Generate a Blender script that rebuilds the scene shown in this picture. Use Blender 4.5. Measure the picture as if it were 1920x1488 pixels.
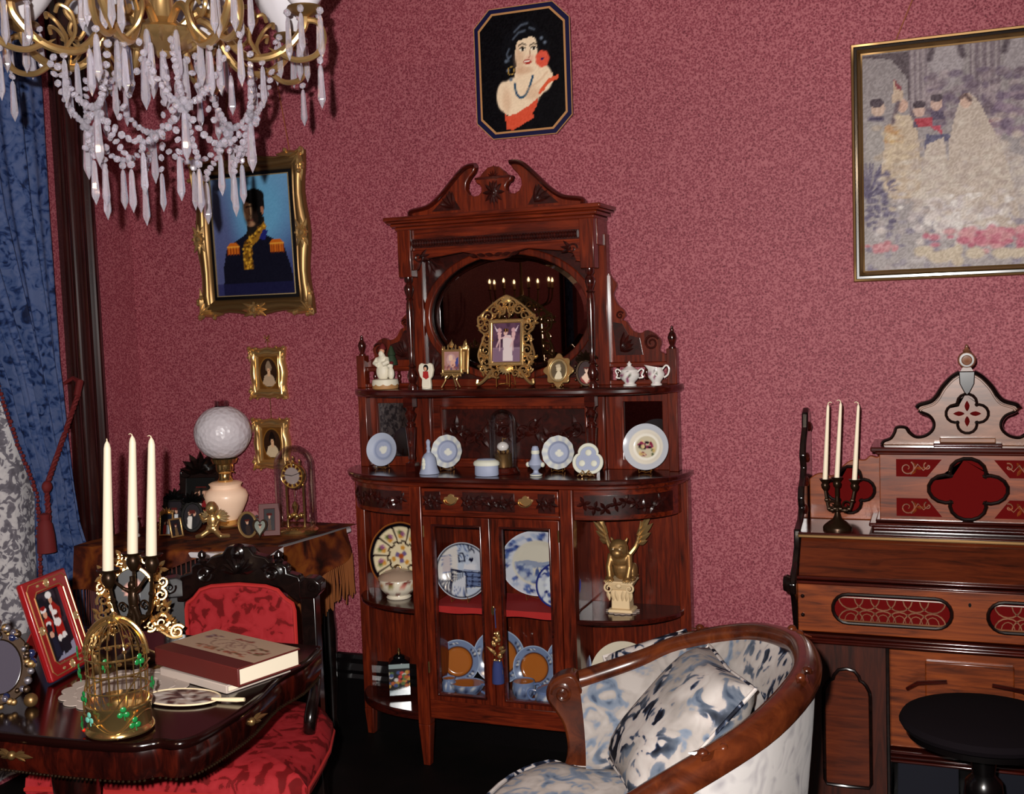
import bpy, bmesh, math, random
import numpy as np
from mathutils import Vector, Matrix
from math import pi, sin, cos, radians

for o in list(bpy.data.objects): bpy.data.objects.remove(o, do_unlink=True)
SC = bpy.context.scene
COL = SC.collection

# ------------------------------------------------------------------ camera, world, light, exposure
def look_axes(yaw, pitch, roll):
    y, p, r = radians(yaw), radians(pitch), radians(roll)
    R = Vector((cos(y), sin(y), 0)); Fw = Vector((-sin(y), cos(y), 0)); U = Vector((0, 0, 1))
    Fw, U = cos(p)*Fw - sin(p)*U, sin(p)*Fw + cos(p)*U
    R, U = cos(r)*R + sin(r)*U, -sin(r)*R + cos(r)*U
    return R, U, Fw
CR, CU, CF = look_axes(21.2, 4.1, -2.05)
cd = bpy.data.cameras.new('camera'); cam = bpy.data.objects.new('camera', cd); COL.objects.link(cam)
cd.sensor_fit = 'HORIZONTAL'; cd.sensor_width = 36; cd.lens = 2100/1920*36; cd.clip_start = .02
EYE = Vector((0, 0, 1.57))
M = Matrix((CR, CU, -CF)).transposed().to_4x4(); M.translation = EYE
cam.matrix_world = M; SC.camera = cam

wd = bpy.data.worlds.new('World'); SC.world = wd; wd.use_nodes = True
wd.node_tree.nodes['Background'].inputs[0].default_value = (.8, .75, .9, 1)
wd.node_tree.nodes['Background'].inputs[1].default_value = .006
fl = bpy.data.lights.new('camera_flash', 'SPOT'); fl.energy = 560; fl.spot_size = radians(92); fl.spot_blend = .75; fl.shadow_soft_size = .018; fl.color = (1, .965, .93)
flo = bpy.data.objects.new('camera_flash', fl); COL.objects.link(flo)
flo.matrix_world = M.copy(); flo.location = EYE - .085*CR + .085*CU - .05*CF
SC.view_settings.view_transform = 'Standard'; SC.view_settings.look = 'None'
SC.view_settings.gamma = 1; SC.view_settings.use_curve_mapping = False
SC.view_settings.exposure = 0.0

# ------------------------------------------------------------------ mesh helpers
def lin(c):
    c = np.clip(np.asarray(c, float), 0, 1)
    return np.where(c <= .04045, c/12.92, ((c+.055)/1.055)**2.4)
def hexc(h):
    return tuple(int(h[i:i+2], 16)/255 for i in (0, 2, 4))

class MB:
    def __init__(s): s.v = []; s.f = []
    def add(s, vs, fs):
        n = len(s.v); s.v += [tuple(p) for p in vs]; s.f += [tuple(i+n for i in f) for f in fs]; return s
    def box(s, x0, x1, y0, y1, z0, z1):
        if x0 > x1: x0, x1 = x1, x0
        if y0 > y1: y0, y1 = y1, y0
        if z0 > z1: z0, z1 = z1, z0
        return s.add([(x0,y0,z0),(x1,y0,z0),(x1,y1,z0),(x0,y1,z0),(x0,y0,z1),(x1,y0,z1),(x1,y1,z1),(x0,y1,z1)],
                     [(0,3,2,1),(4,5,6,7),(0,1,5,4),(1,2,6,5),(2,3,7,6),(3,0,4,7)])
    def taper(s, c0, w0, c1, w1):      # square frustum between two centres
        a = [(c0[0]+i*w0[0]/2, c0[1]+j*w0[1]/2, c0[2]) for i, j in ((-1,-1),(1,-1),(1,1),(-1,1))]
        b = [(c1[0]+i*w1[0]/2, c1[1]+j*w1[1]/2, c1[2]) for i, j in ((-1,-1),(1,-1),(1,1),(-1,1))]
        return s.add(a+b, [(0,3,2,1),(4,5,6,7),(0,1,5,4),(1,2,6,5),(2,3,7,6),(3,0,4,7)])
    def lathe(s, prof, n=16, c=(0,0,0), ax='z', sx=1, sy=1, caps=True):
        vs = []; fs = []
        for r, z in prof:
            for k in range(n):
                t = 2*pi*k/n; x, y = r*cos(t)*sx, r*sin(t)*sy
                if ax == 'z': p = (x, y, z)
                elif ax == 'y': p = (x, -z, y)      # axis towards the viewer (-y)
                else: p = (z, x, y)
                vs.append((p[0]+c[0], p[1]+c[1], p[2]+c[2]))
        m = len(prof)
        for i in range(m-1):
            for k in range(n):
                k2 = (k+1) % n
                fs.append((i*n+k, i*n+k2, (i+1)*n+k2, (i+1)*n+k))
        if caps:
            if prof[0][0] > 1e-6: fs.append(tuple(range(n-1, -1, -1)))
            if prof[-1][0] > 1e-6: fs.append(tuple((m-1)*n+k for k in range(n)))
        return s.add(vs, fs)
    def tube(s, pts, r, n=8, closed=False, flat=1.0, caps=True):
        P = [Vector(p) for p in pts]; m = len(P)
        R = r if isinstance(r, (list, tuple)) else [r]*m
        T = []
        for i in range(m):
            a = P[i-1] if (i > 0 or closed) else P[i]; b = P[(i+1) % m] if (i < m-1 or closed) else P[i]
            d = (b-a); T.append(d.normalized() if d.length > 1e-9 else Vector((0,0,1)))
        up = Vector((0,0,1)) if abs(T[0].z) < .9 else Vector((0,1,0))
        N = (up - T[0]*up.dot(T[0])).normalized()
        vs = []; fs = []
        for i in range(m):
            if i: N = (N - T[i]*N.dot(T[i]));  N = N.normalized() if N.length > 1e-6 else up
            B = T[i].cross(N)
            for k in range(n):
                t = 2*pi*k/n; vs.append(P[i] + R[i]*(cos(t)*N + flat*sin(t)*B))
        L = m if closed else m-1
        for i in range(L):
            for k in range(n):
                a, b = i*n, ((i+1) % m)*n; k2 = (k+1) % n
                fs.append((a+k, a+k2, b+k2, b+k))
        if not closed and caps:
            fs.append(tuple(range(n-1,-1,-1))); fs.append(tuple((m-1)*n+k for k in range(n)))
        return s.add(vs, fs)
    def prism(s, poly, y0, y1, ax='y', off=(0,0,0)):     # 2-D outline (a,b) pushed through; ax='y': (x,z) outline; ax='z': plan; ax='x': (y,z)
        n = len(poly)
        def mk(a, b, h):
            p = (a, h, b) if ax == 'y' else (a, b, h) if ax == 'z' else (h, a, b)
            return (p[0]+off[0], p[1]+off[1], p[2]+off[2])
        vs = [mk(a, b, y0) for a, b in poly] + [mk(a, b, y1) for a, b in poly]
        fs = [tuple(range(n)), tuple(range(2*n-1, n-1, -1))] + [(i, (i+1) % n, n+(i+1) % n, n+i) for i in range(n)]
        return s.add(vs, fs)
    def ring(s, outer, inner, y0, y1, ax='y'):     # frame between two outlines with equal point counts
        n = len(outer)
        def mk(a, b, h): return (a, h, b) if ax == 'y' else (a, b, h) if ax == 'z' else (h, a, b)
        vs = [mk(*p, y0) for p in outer] + [mk(*p, y0) for p in inner] + [mk(*p, y1) for p in outer] + [mk(*p, y1) for p in inner]
        fs = []
        for i in range(n):
            j = (i+1) % n
            fs += [(i, j, n+j, n+i), (2*n+i, 3*n+i, 3*n+j, 2*n+j), (i, 2*n+i, 2*n+j, j), (n+i, n+j, 3*n+j, 3*n+i)]
        return s.add(vs, fs)
    def ell(s, c, r, nu=12, nv=8, rot=None):
        if not isinstance(r, (tuple, list)): r = (r, r, r)
        vs = [Vector((0,0,-r[2]))]; fs = []
        for i in range(1, nv):
            t = pi*i/nv - pi/2
            for k in range(nu):
                a = 2*pi*k/nu; vs.append(Vector((r[0]*cos(t)*cos(a), r[1]*cos(t)*sin(a), r[2]*sin(t))))
        vs.append(Vector((0,0,r[2])))
        for k in range(nu): fs.append((0, 1+(k+1) % nu, 1+k))
        for i in range(nv-2):
            for k in range(nu):
                a, b = 1+i*nu, 1+(i+1)*nu; fs.append((a+k, a+(k+1) % nu, b+(k+1) % nu, b+k))
        t = len(vs)-1; a = 1+(nv-2)*nu
        for k in range(nu): fs.append((a+k, a+(k+1) % nu, t))
        if rot is not None: vs = [rot @ v for v in vs]
        return s.add([v+Vector(c) for v in vs], fs)
    def grid(s, fn, nu, nv, closeu=False):
        vs = [fn(i/(nu if closeu else nu-1), j/(nv-1)) for j in range(nv) for i in range(nu)]
        fs = []
        for j in range(nv-1):
            for i in range(nu if closeu else nu-1):
                i2 = (i+1) % nu; fs.append((j*nu+i, j*nu+i2, (j+1)*nu+i2, (j+1)*nu+i))
        return s.add(vs, fs)
    def leaf(s, p, d, n, L, w, bulge=.3):      # carved leaf: pointed, domed
        p = Vector(p); d = Vector(d).normalized(); n = Vector(n).normalized(); b = n.cross(d)
        prof = ((0,.25),(.25,.8),(.5,1),(.75,.65),(1,.02))
        vs = []; fs = []
        for t, k in prof:
            q = p + d*L*t; h = bulge*w*(1-.8*t)
            vs += [q - b*w*k*.5, q + n*h, q + b*w*k*.5]
        for i in range(4):
            a = i*3; fs += [(a, a+1, a+4, a+3), (a+1, a+2, a+5, a+4)]
        return s.add(vs, fs)
    def scroll(s, c, r, turns, a0, w, ax='y', n=22, sgn=1, d=0.0):   # volute
        pts = []; rr = []
        for i in range(n):
            t = i/(n-1); a = a0 + sgn*turns*2*pi*t; q = r*(1-.82*t)
            x, z = q*cos(a), q*sin(a)
            pts.append((c[0]+x, c[1]-d*t, c[2]+z) if ax == 'y' else (c[0]-d*t, c[1]+x, c[2]+z)); rr.append(w*(1-.45*t))
        return s.tube(pts, rr, 6)
    def xf(s, Mx, start=0):
        s.v[start:] = [tuple(Mx @ Vector(p)) for p in s.v[start:]]; return s
    def build(s, name, mat, parent=None, ang=38, bev=0, col=None, seg=2, loc=None, rot=None, kind=None, label=None, fixn=True):
        me = bpy.data.meshes.new(name); me.from_pydata(s.v, [], s.f)
        if fixn:
            bm = bmesh.new(); bm.from_mesh(me); bmesh.ops.recalc_face_normals(bm, faces=bm.faces); bm.to_mesh(me); bm.free()
        if ang: me.polygons.foreach_set('use_smooth', [True]*len(me.polygons)); me.set_sharp_from_angle(angle=radians(ang))
        mats = mat if isinstance(mat, (list, tuple)) else [mat]
        for m in mats: me.materials.append(MT[m] if isinstance(m, str) else m)
        if col is not None:
            co = np.array(s.v, float).reshape(-1, 3); c = lin(col(co)); a = me.color_attributes.new('Col', 'FLOAT_COLOR', 'POINT')
            a.data.foreach_set('color', np.concatenate([c, np.ones((len(c), 1))], 1).ravel().astype(np.float32))
        o = bpy.data.objects.new(name, me); COL.objects.link(o)
        if parent is not None: o.parent = parent
        if loc: o.location = loc
        if rot: o.rotation_euler = rot
        if bev:
            b = o.modifiers.new('bevel', 'BEVEL'); b.width = bev; b.segments = seg; b.limit_method = 'ANGLE'; b.angle_limit = radians(40); b.harden_normals = False
        if kind: o['kind'] = kind
        if label: o['label'] = label
        return o

def thing(name, label, cat, loc=(0,0,0), rz=0, group=None, rot=None):
    o = bpy.data.objects.new(name, None); COL.objects.link(o); o.empty_display_size = .05
    o.location = loc; o.rotation_euler = rot if rot else (0, 0, rz); tag(o, label, cat, group); return o
def tag(o, label, cat, group=None):
    o['label'] = label; o['category'] = cat
    if group: o['group'] = group
    return o
def inst(src, parent=None, loc=(0,0,0), rot=(0,0,0), scale=None, name=None):
    o = src.copy(); COL.objects.link(o); o.parent = parent; o.location = loc; o.rotation_euler = rot
    if scale: o.scale = scale if isinstance(scale, (tuple, list)) else (scale,)*3
    return o
def circ(r, n=24, cx=0, cy=0, ry=None, a0=0):
    return [(cx+r*cos(a0+2*pi*k/n), cy+(ry or r)*sin(a0+2*pi*k/n)) for k in range(n)]
def mirx(half):      # half outline from top centre to bottom, mirrored to closed polygon
    return half + [(-x, z) for x, z in reversed(half) if abs(x) > 1e-6]
def smooth(pts, k=4, closed=False):      # Catmull-Rom
    P = [np.array(p, float) for p in pts]; n = len(P); out = []
    for i in range(n if closed else n-1):
        a, b, c, d = (P[(i-1) % n], P[i], P[(i+1) % n], P[(i+2) % n]) if closed else (P[max(i-1,0)], P[i], P[i+1], P[min(i+2,n-1)])
        for j in range(k):
            t = j/k; out.append(tuple(.5*((2*b)+(c-a)*t+(2*a-5*b+4*c-d)*t*t+(3*b-a-3*c+d)*t**3)))
    if not closed: out.append(tuple(P[-1]))
    return out

class Paint:      # flat printed pictures: colours laid down in picture coordinates
    def __init__(s, u, v, base):
        s.u, s.v = u, v; s.c = np.tile(np.array(base, float), (len(u), 1)); s.rng = np.random.RandomState(5)
    def put(s, m, col):
        m = np.clip(m, 0, 1)[:, None]; s.c = s.c*(1-m) + np.array(col, float)*m; return s
    def ell(s, cx, cy, rx, ry, col, rot=0, soft=.08, a=1.0):
        x, y = s.u-cx, s.v-cy; c_, n_ = cos(rot), sin(rot); X, Y = x*c_+y*n_, -x*n_+y*c_
        return s.put(a*(1-(np.sqrt((X/rx)**2+(Y/ry)**2)-1)/soft if soft else ((X/rx)**2+(Y/ry)**2 < 1)*1.), col) if not soft else s.put(a*np.clip((1+soft/2-np.sqrt((X/rx)**2+(Y/ry)**2))/soft, 0, 1), col)
    def poly(s, pts, col, a=1.0):
        ins = np.zeros(len(s.u), bool); n = len(pts)
        for i in range(n):
            (x1, y1), (x2, y2) = pts[i], pts[(i+1) % n]
            if y1 == y2: continue
            c = ((y1 > s.v) != (y2 > s.v)) & (s.u < (x2-x1)*(s.v-y1)/(y2-y1)+x1); ins ^= c
        return s.put(ins*a, col)
    def line(s, pts, w, col, a=1.0):
        dm = np.full(len(s.u), 9.)
        for (x1, y1), (x2, y2) in zip(pts[:-1], pts[1:]):
            L = max((x2-x1)**2+(y2-y1)**2, 1e-9); t = np.clip(((s.u-x1)*(x2-x1)+(s.v-y1)*(y2-y1))/L, 0, 1)
            dm = np.minimum(dm, np.hypot(s.u-x1-t*(x2-x1), s.v-y1-t*(y2-y1)))
        return s.put(a*np.clip(1.3-dm/w, 0, 1), col)
    def spots(s, n, box, r, cols, seed=1, a=1.0):
        g = random.Random(seed)
        for k in range(n):
            s.ell(g.uniform(box[0], box[1]), g.uniform(box[2], box[3]), r*g.uniform(.6, 1.4), r*g.uniform(.6, 1.4), g.choice(cols), soft=.5, a=a)
        return s
    def dabs(s, n, cx, cy, rx, ry, r, cols, seed=1, a=1.0):
        g = random.Random(seed)
        for k in range(n): s.ell(cx+rx*max(-2,min(2,g.gauss(0,.5))), cy+ry*max(-2,min(2,g.gauss(0,.5))), r*g.uniform(.6,1.4), r*g.uniform(.6,1.4), g.choice(cols), soft=.7, a=a)
        return s
    def noise(s, amp): s.c = s.c + (s.rng.rand(len(s.u), 1)-.5)*amp; return s
    def vgrad(s, top, bot): t = s.v[:, None]; s.c = np.array(top)*t + np.array(bot)*(1-t); return s
def canvas(w, h, nx, ny, y=0.0, outline=None):
    m = MB(); m.grid(lambda u, v: ((u-.5)*w, y, v*h), nx, ny); return m
def pcol(w, h, fn, z0=0.0):      # wraps a paint function(Paint) for a canvas of w x h
    def f(co):
        p = Paint(co[:,0]/w+.5, (co[:,2]-z0)/h, (0,0,0)); fn(p); return p.c
    return f
# ------------------------------------------------------------------ materials
MT = {}
def mat(name, col=(.8,.8,.8), rough=.5, metal=0, coat=0, spec=.5, trans=0, emit=None, es=1, sheen=0, ior=1.45):
    m = bpy.data.materials.new(name); m.use_nodes = True; b = m.node_tree.nodes['Principled BSDF']; I = b.inputs
    I['Base Color'].default_value = (*lin(col), 1); I['Roughness'].default_value = rough; I['Metallic'].default_value = metal
    I['Coat Weight'].default_value = coat; I['Coat Roughness'].default_value = .12; I['Specular IOR Level'].default_value = spec
    I['Transmission Weight'].default_value = trans; I['IOR'].default_value = ior
    if sheen: I['Sheen Weight'].default_value = sheen; I['Sheen Roughness'].default_value = .4
    if emit: I['Emission Color'].default_value = (*lin(emit), 1); I['Emission Strength'].default_value = es
    MT[name] = m; return m
def nd(m, t, **kw):
    n = m.node_tree.nodes.new(t)
    for k, v in kw.items():
        if k.startswith('i_'):
            key = k[2:]; key = int(key) if key.isdigit() else key.replace('_', ' ')
            n.inputs[key].default_value = v
        else: setattr(n, k, v)
    return n
def lk(m, a, ao, b, bi): m.node_tree.links.new(a.outputs[ao], b.inputs[bi])
def ramp(m, stops, interp='LINEAR'):
    r = nd(m, 'ShaderNodeValToRGB'); r.color_ramp.interpolation = interp; e = r.color_ramp.elements
    while len(e) < len(stops): e.new(.5)
    for i, (p, c) in enumerate(stops): e[i].position = p; e[i].color = (*lin(c), 1)
    return r
def bsdf(m): return m.node_tree.nodes['Principled BSDF']
def bump(m, src, out, st, dist=.002):
    b = nd(m, 'ShaderNodeBump'); b.inputs['Strength'].default_value = st; b.inputs['Distance'].default_value = dist
    lk(m, src, out, b, 'Height'); lk(m, b, 'Normal', bsdf(m), 'Normal')

def wood(name, dark, mid, light, sc=(2,2,30), rough=.28, coat=.35, fig=.35, spec=.5):
    m = mat(name, mid, rough, coat=coat, spec=spec)
    tc = nd(m, 'ShaderNodeTexCoord'); mp = nd(m, 'ShaderNodeMapping'); mp.inputs['Scale'].default_value = sc
    lk(m, tc, 'Object', mp, 'Vector')
    n1 = nd(m, 'ShaderNodeTexNoise', i_Scale=5., i_Detail=6., i_Roughness=.6, i_Distortion=.8); lk(m, mp, 'Vector', n1, 'Vector')
    n2 = nd(m, 'ShaderNodeTexNoise', i_Scale=3., i_Detail=2.); lk(m, tc, 'Object', n2, 'Vector')
    mx = nd(m, 'ShaderNodeMath', operation='MULTIPLY_ADD', i_1=fig); lk(m, n2, 'Fac', mx, 0); lk(m, n1, 'Fac', mx, 2)
    ad = nd(m, 'ShaderNodeMath', operation='SUBTRACT', i_1=fig/2); lk(m, mx, 0, ad, 0)
    r = ramp(m, [(.3, dark), (.5, mid), (.72, light)]); lk(m, ad, 0, r, 'Fac'); lk(m, r, 'Color', bsdf(m), 'Base Color')
    return m
# grain runs along the axis with the small scale
wood('mahogany', (.16,.04,.017), (.32,.093,.036), (.44,.15,.056), (14,14,1.3))
wood('mahogany_h', (.16,.04,.017), (.32,.093,.036), (.44,.15,.056), (1.3,14,14))
wood('mahogany_dark', (.10,.025,.02), (.20,.05,.03), (.28,.075,.04), (1.5,12,12), rough=.2, coat=.6)
wood('carved', (.09,.025,.02), (.17,.045,.032), (.23,.065,.04), (9,9,9), rough=.3, coat=.3)
wood('lid_wood', (.17,.055,.02), (.29,.105,.036), (.37,.15,.055), (1.2,12,12), rough=.3, coat=.3)
wood('walnut_h', (.25,.095,.03), (.42,.18,.058), (.53,.25,.09), (1.2,12,12), rough=.32, coat=.3)
wood('walnut_v', (.12,.04,.022), (.21,.075,.036), (.28,.105,.05), (12,12,1.2), rough=.35, coat=.25)
wood('walnut_pale', (.30,.17,.11), (.43,.27,.18), (.52,.34,.24), (1.5,9,9), rough=.35, coat=.3)  # paler tone puts the organ pediment's glare into the wood colour
wood('sofa_wood', (.15,.05,.022), (.27,.11,.045), (.37,.17,.07), (3,3,3), rough=.25, coat=.5, fig=.5)
wood('desk_wood', (.045,.012,.012), (.12,.025,.018), (.24,.06,.03), (8,8,2), rough=.14, coat=.5, fig=.6)
mat('desk_top', (.075,.018,.015), .14, coat=.35, spec=.35)
wood('ebony', (.03,.015,.015), (.06,.028,.024), (.10,.05,.04), (6,6,6), rough=.22, coat=.5)
wood('casing', (.07,.02,.022), (.14,.042,.04), (.20,.07,.06), (14,14,.9), rough=.18, coat=.7)
mat('ebony_glare', (.11,.095,.10), .38, spec=.9, coat=.5)  # greyer ebony, flash glare on the left chair stile put into the colour
mat('black_wood', (.03,.022,.024), .25, coat=.3)
mat('red_cloth', (.46,.06,.055), .85)
mat('red_strip', (.62,.10,.09), .8)
mat('mirror', (.62,.60,.60), .015, metal=1)
def clear(name, tint=(.97,.97,.97), gl=.06, rough=.0, k=.5):
    m = bpy.data.materials.new(name); m.use_nodes = True; t = m.node_tree; t.nodes.remove(t.nodes['Principled BSDF'])
    a = nd(m, 'ShaderNodeBsdfTransparent'); a.inputs[0].default_value = (*tint, 1)
    g = nd(m, 'ShaderNodeBsdfGlossy'); g.inputs['Roughness'].default_value = rough
    f = nd(m, 'ShaderNodeFresnel', i_IOR=1.45); mul = nd(m, 'ShaderNodeMath', operation='MULTIPLY_ADD', i_1=k, i_2=gl-.04*k); lk(m, f, 0, mul, 0)
    x = nd(m, 'ShaderNodeMixShader'); lk(m, mul, 0, x, 0); lk(m, a, 0, x, 1); lk(m, g, 0, x, 2)
    lk(m, x, 0, t.nodes['Material Output'], 'Surface'); MT[name] = m; return m
clear('pane', gl=.03)
clear('dome_glass', (.95,.95,.96), gl=.07, rough=.02)
clear('chimney_glass', (.8,.72,.74), gl=.12)
mat('gold', (.80,.65,.43), .30, metal=.85)
mat('gilt_paint', (.66,.47,.29), .45)
mat('gold_dark', (.52,.40,.25), .36, metal=.8)
mat('gold_pale', (.90,.79,.58), .26, metal=.8)
mat('brass', (.86,.72,.47), .16, metal=.95)
mat('bronze', (.19,.13,.08), .32, metal=.7)
mat('iron', (.05,.045,.045), .35, metal=.5)
mat('pewter', (.36,.34,.36), .35, metal=.6)
mat('wax', (.90,.84,.74), .45, spec=.3)
mat('wick', (.85,.78,.66), .7)
mat('black_board', (.025,.02,.025), .35)
mat('navy_frame', (.035,.04,.20), .35)
mat('cord', (.55,.30,.16), .7)
mat('porcelain', (.86,.84,.82), .15, coat=.3)
mat('bisque', (.85,.82,.74), .5)
mat('jasper', (.58,.61,.70), .6)
mat('jasper_relief', (.80,.80,.74), .6)
mat('milk_glass', (.80,.78,.80), .3, coat=.3)
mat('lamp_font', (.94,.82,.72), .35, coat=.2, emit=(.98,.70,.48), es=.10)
mat('blue_glaze', (.36,.43,.58), .12, coat=.5)
mat('amber', (.68,.38,.13), .15, coat=.4)
mat('doily', (.68,.62,.58), .9)
mat('ivory', (.86,.78,.64), .4)
mat('paper', (.86,.81,.72), .8)
mat('leather', (.33,.10,.085), .5)
mat('red_frame', (.50,.06,.075), .35, coat=.3)
mat('red_back', (.45,.03,.02), .6)
mat('shamrock', (.08,.42,.20), .3, coat=.4)
mat('shamrock_pale', (.36,.62,.55), .3, coat=.4)
mat('red_bead', (.70,.10,.03), .3)
mat('stool_top', (.06,.04,.055), .9, spec=.1)
mat('pedal_carpet', (.035,.04,.09), .95)
mat('tieback', (.36,.045,.05), .8)
mat('tassel_blue', (.16,.20,.40), .85)
mat('tin_black', (.03,.03,.04), .2, coat=.5)
mat('crimson_fret', (.33,.028,.028), .9, spec=.08)
mat('wire', (.72,.50,.26), .3, metal=.8)
# crystal: cut glass
mat('crystal', (.95,.93,.97), .07, trans=.80, ior=1.5, spec=.8)
def attr(name, rough=.5, coat=0, metal=0, spec=.5):
    m = mat(name, (.5,.5,.5), rough, coat=coat, metal=metal, spec=spec); a = nd(m, 'ShaderNodeVertexColor', layer_name='Col'); lk(m, a, 'Color', bsdf(m), 'Base Color'); return m
attr('print', .55, spec=.25); attr('canvas_print', .75, spec=.15); attr('glazed', .12, coat=.4); attr('matte_paint', .6); attr('gloss_print', .38, spec=.18)
# wallpaper: small two-tone sprig
m = mat('wallpaper', (.5,.2,.25), .62, spec=.35)
tc = nd(m, 'ShaderNodeTexCoord'); vo = nd(m, 'ShaderNodeTexVoronoi', i_Scale=135.); lk(m, tc, 'Object', vo, 'Vector')
nz = nd(m, 'ShaderNodeTexNoise', i_Scale=230., i_Detail=4.); lk(m, tc, 'Object', nz, 'Vector')
mx = nd(m, 'ShaderNodeMath', operation='MULTIPLY_ADD', i_1=.55); lk(m, vo, 'Distance', mx, 0); lk(m, nz, 'Fac', mx, 2)
r = ramp(m, [(.47, (.36,.11,.155)), (.62, (.51,.205,.255)), (.74, (.545,.235,.285)), (.92, (.66,.37,.40))]); lk(m, mx, 0, r, 'Fac')
big = nd(m, 'ShaderNodeTexNoise', i_Scale=1.3, i_Detail=2.); lk(m, tc, 'Object', big, 'Vector')
hs = nd(m, 'ShaderNodeMixRGB', blend_type='MULTIPLY', i_Fac=.25); lk(m, r, 'Color', hs, 1); lk(m, big, 'Fac', hs, 2); lk(m, hs, 0, bsdf(m), 'Base Color')
# floor: near-black stained boards with a dark carpet feel
m = mat('floor_dark', (.03,.018,.016), .6, spec=.2)
tc = nd(m, 'ShaderNodeTexCoord'); nz = nd(m, 'ShaderNodeTexNoise', i_Scale=7., i_Detail=5.); lk(m, tc, 'Object', nz, 'Vector')
r = ramp(m, [(.35, (.016,.010,.010)), (.7, (.05,.025,.022))]); lk(m, nz, 'Fac', r, 'Fac'); lk(m, r, 'Color', bsdf(m), 'Base Color')
mat('plaster', (.62,.56,.52), .9)
def damask(name, stops, sc=9., dist=1.5, rough=.75, fine=90., sheen=.0, patch=None, coord='Object', bumpk=.15):
    m = mat(name, stops[1][1], rough, sheen=sheen, spec=.2)
    tc = nd(m, 'ShaderNodeTexCoord'); n1 = nd(m, 'ShaderNodeTexNoise', i_Scale=sc, i_Detail=1.5, i_Distortion=dist); lk(m, tc, coord, n1, 'Vector')
    v = nd(m, 'ShaderNodeTexVoronoi', feature='SMOOTH_F1', i_Scale=sc*1.4); lk(m, tc, coord, v, 'Vector')
    a = nd(m, 'ShaderNodeMath', operation='MULTIPLY_ADD', i_1=.45); lk(m, v, 'Distance', a, 0); lk(m, n1, 'Fac', a, 2)
    n2 = nd(m, 'ShaderNodeTexNoise', i_Scale=fine, i_Detail=3.); lk(m, tc, coord, n2, 'Vector')
    b = nd(m, 'ShaderNodeMath', operation='MULTIPLY_ADD', i_1=.14); lk(m, n2, 'Fac', b, 0); lk(m, a, 0, b, 2)
    r = ramp(m, stops); lk(m, b, 0, r, 'Fac'); bump(m, b, 0, bumpk, .004)
    if patch:      # second colouring in patches stands in for velvet sheen by pile direction
        r2 = ramp(m, patch); lk(m, b, 0, r2, 'Fac'); n3 = nd(m, 'ShaderNodeTexNoise', i_Scale=4.5, i_Detail=2., i_Distortion=.6); lk(m, tc, coord, n3, 'Vector'); r3 = ramp(m, [(.44,(0,0,0)), (.56,(1,1,1))]); lk(m, n3, 'Fac', r3, 'Fac')
        mx = nd(m, 'ShaderNodeMixRGB'); lk(m, r3, 'Color', mx, 0); lk(m, r, 'Color', mx, 1); lk(m, r2, 'Color', mx, 2); lk(m, mx, 0, bsdf(m), 'Base Color')
    else: lk(m, r, 'Color', bsdf(m), 'Base Color')
    return m
damask('red_damask', [(.58,(.36,.03,.04)), (.68,(.40,.04,.05)), (.71,(.54,.10,.12)), (.9,(.58,.13,.15))], 21., 1.4, fine=300)
damask('blue_brocade', [(.48,(.045,.085,.20)), (.62,(.10,.17,.33)), (.70,(.20,.27,.43)), (.9,(.28,.33,.47))], 22., 2.0, fine=160)
PALE = [(.48,(.22,.26,.33)), (.57,(.35,.39,.45)), (.68,(.42,.45,.50)), (.75,(.54,.51,.49)), (.95,(.60,.57,.55))]
DARK = [(.60,(.025,.03,.075)), (.68,(.07,.09,.15)), (.72,(.26,.30,.38)), (.76,(.66,.62,.60)), (.95,(.70,.67,.65))]
damask('sofa_velvet', PALE, 17., 1.7, fine=70, patch=DARK); damask('sofa_seat', [(p, tuple(min(.82, x*1.28) for x in c)) for p, c in PALE], 14., 1.9, fine=70)  # seat colours lifted to offset the flash grazing its top
damask('sofa_dark', DARK, 18., 1.5, fine=60)
damask('sofa_back', [(.50,(.48,.46,.48)), (.62,(.62,.60,.60)), (.8,(.70,.68,.67))], 12., 2.5, fine=40, sheen=.1)
damask('shawl', [(.50,(.13,.035,.015)), (.66,(.24,.075,.025)), (.78,(.36,.15,.04)), (.95,(.44,.22,.06))], 11., 1.5, fine=120)
damask('lace', [(.5,(.36,.34,.37)), (.74,(.44,.42,.45)), (.78,(.70,.68,.69)), (.95,(.76,.74,.74))], 24., 2.2, fine=260, sheen=0)
# ------------------------------------------------------------------ the room
WY = 3.75; XL = -3.096; XR = 1.7; YF = -3.2; ZC = 3.25
def struct(mb, name, m, **k):
    o = mb.build(name, m, None, **k); o['kind'] = 'structure'; return o
struct(MB().box(XL-.1, XR+.1, YF-.1, WY+.1, -.08, 0), 'floor', 'floor_dark')
struct(MB().box(XL-.1, XR+.1, YF-.1, WY+.1, ZC, ZC+.08), 'ceiling', 'plaster')
struct(MB().box(XL-.1, XR+.1, WY, WY+.1, 0, ZC), 'wall_back', 'wallpaper')
struct(MB().box(XR, XR+.1, YF, WY, 0, ZC), 'wall_right', 'wallpaper')
struct(MB().box(XL, XR, YF-.1, YF, 0, ZC), 'wall_front', 'wallpaper')
w0, w1, wz0, wz1 = .92, 3.28, .32, 3.0           # window opening in the left wall
mb = MB(); mb.box(XL-.1, XL, YF, w0, 0, ZC); mb.box(XL-.1, XL, w1, WY, 0, ZC); mb.box(XL-.1, XL, w0, w1, 0, wz0); mb.box(XL-.1, XL, w0, w1, wz1, ZC)
struct(mb, 'wall_left', 'wallpaper')
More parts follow.
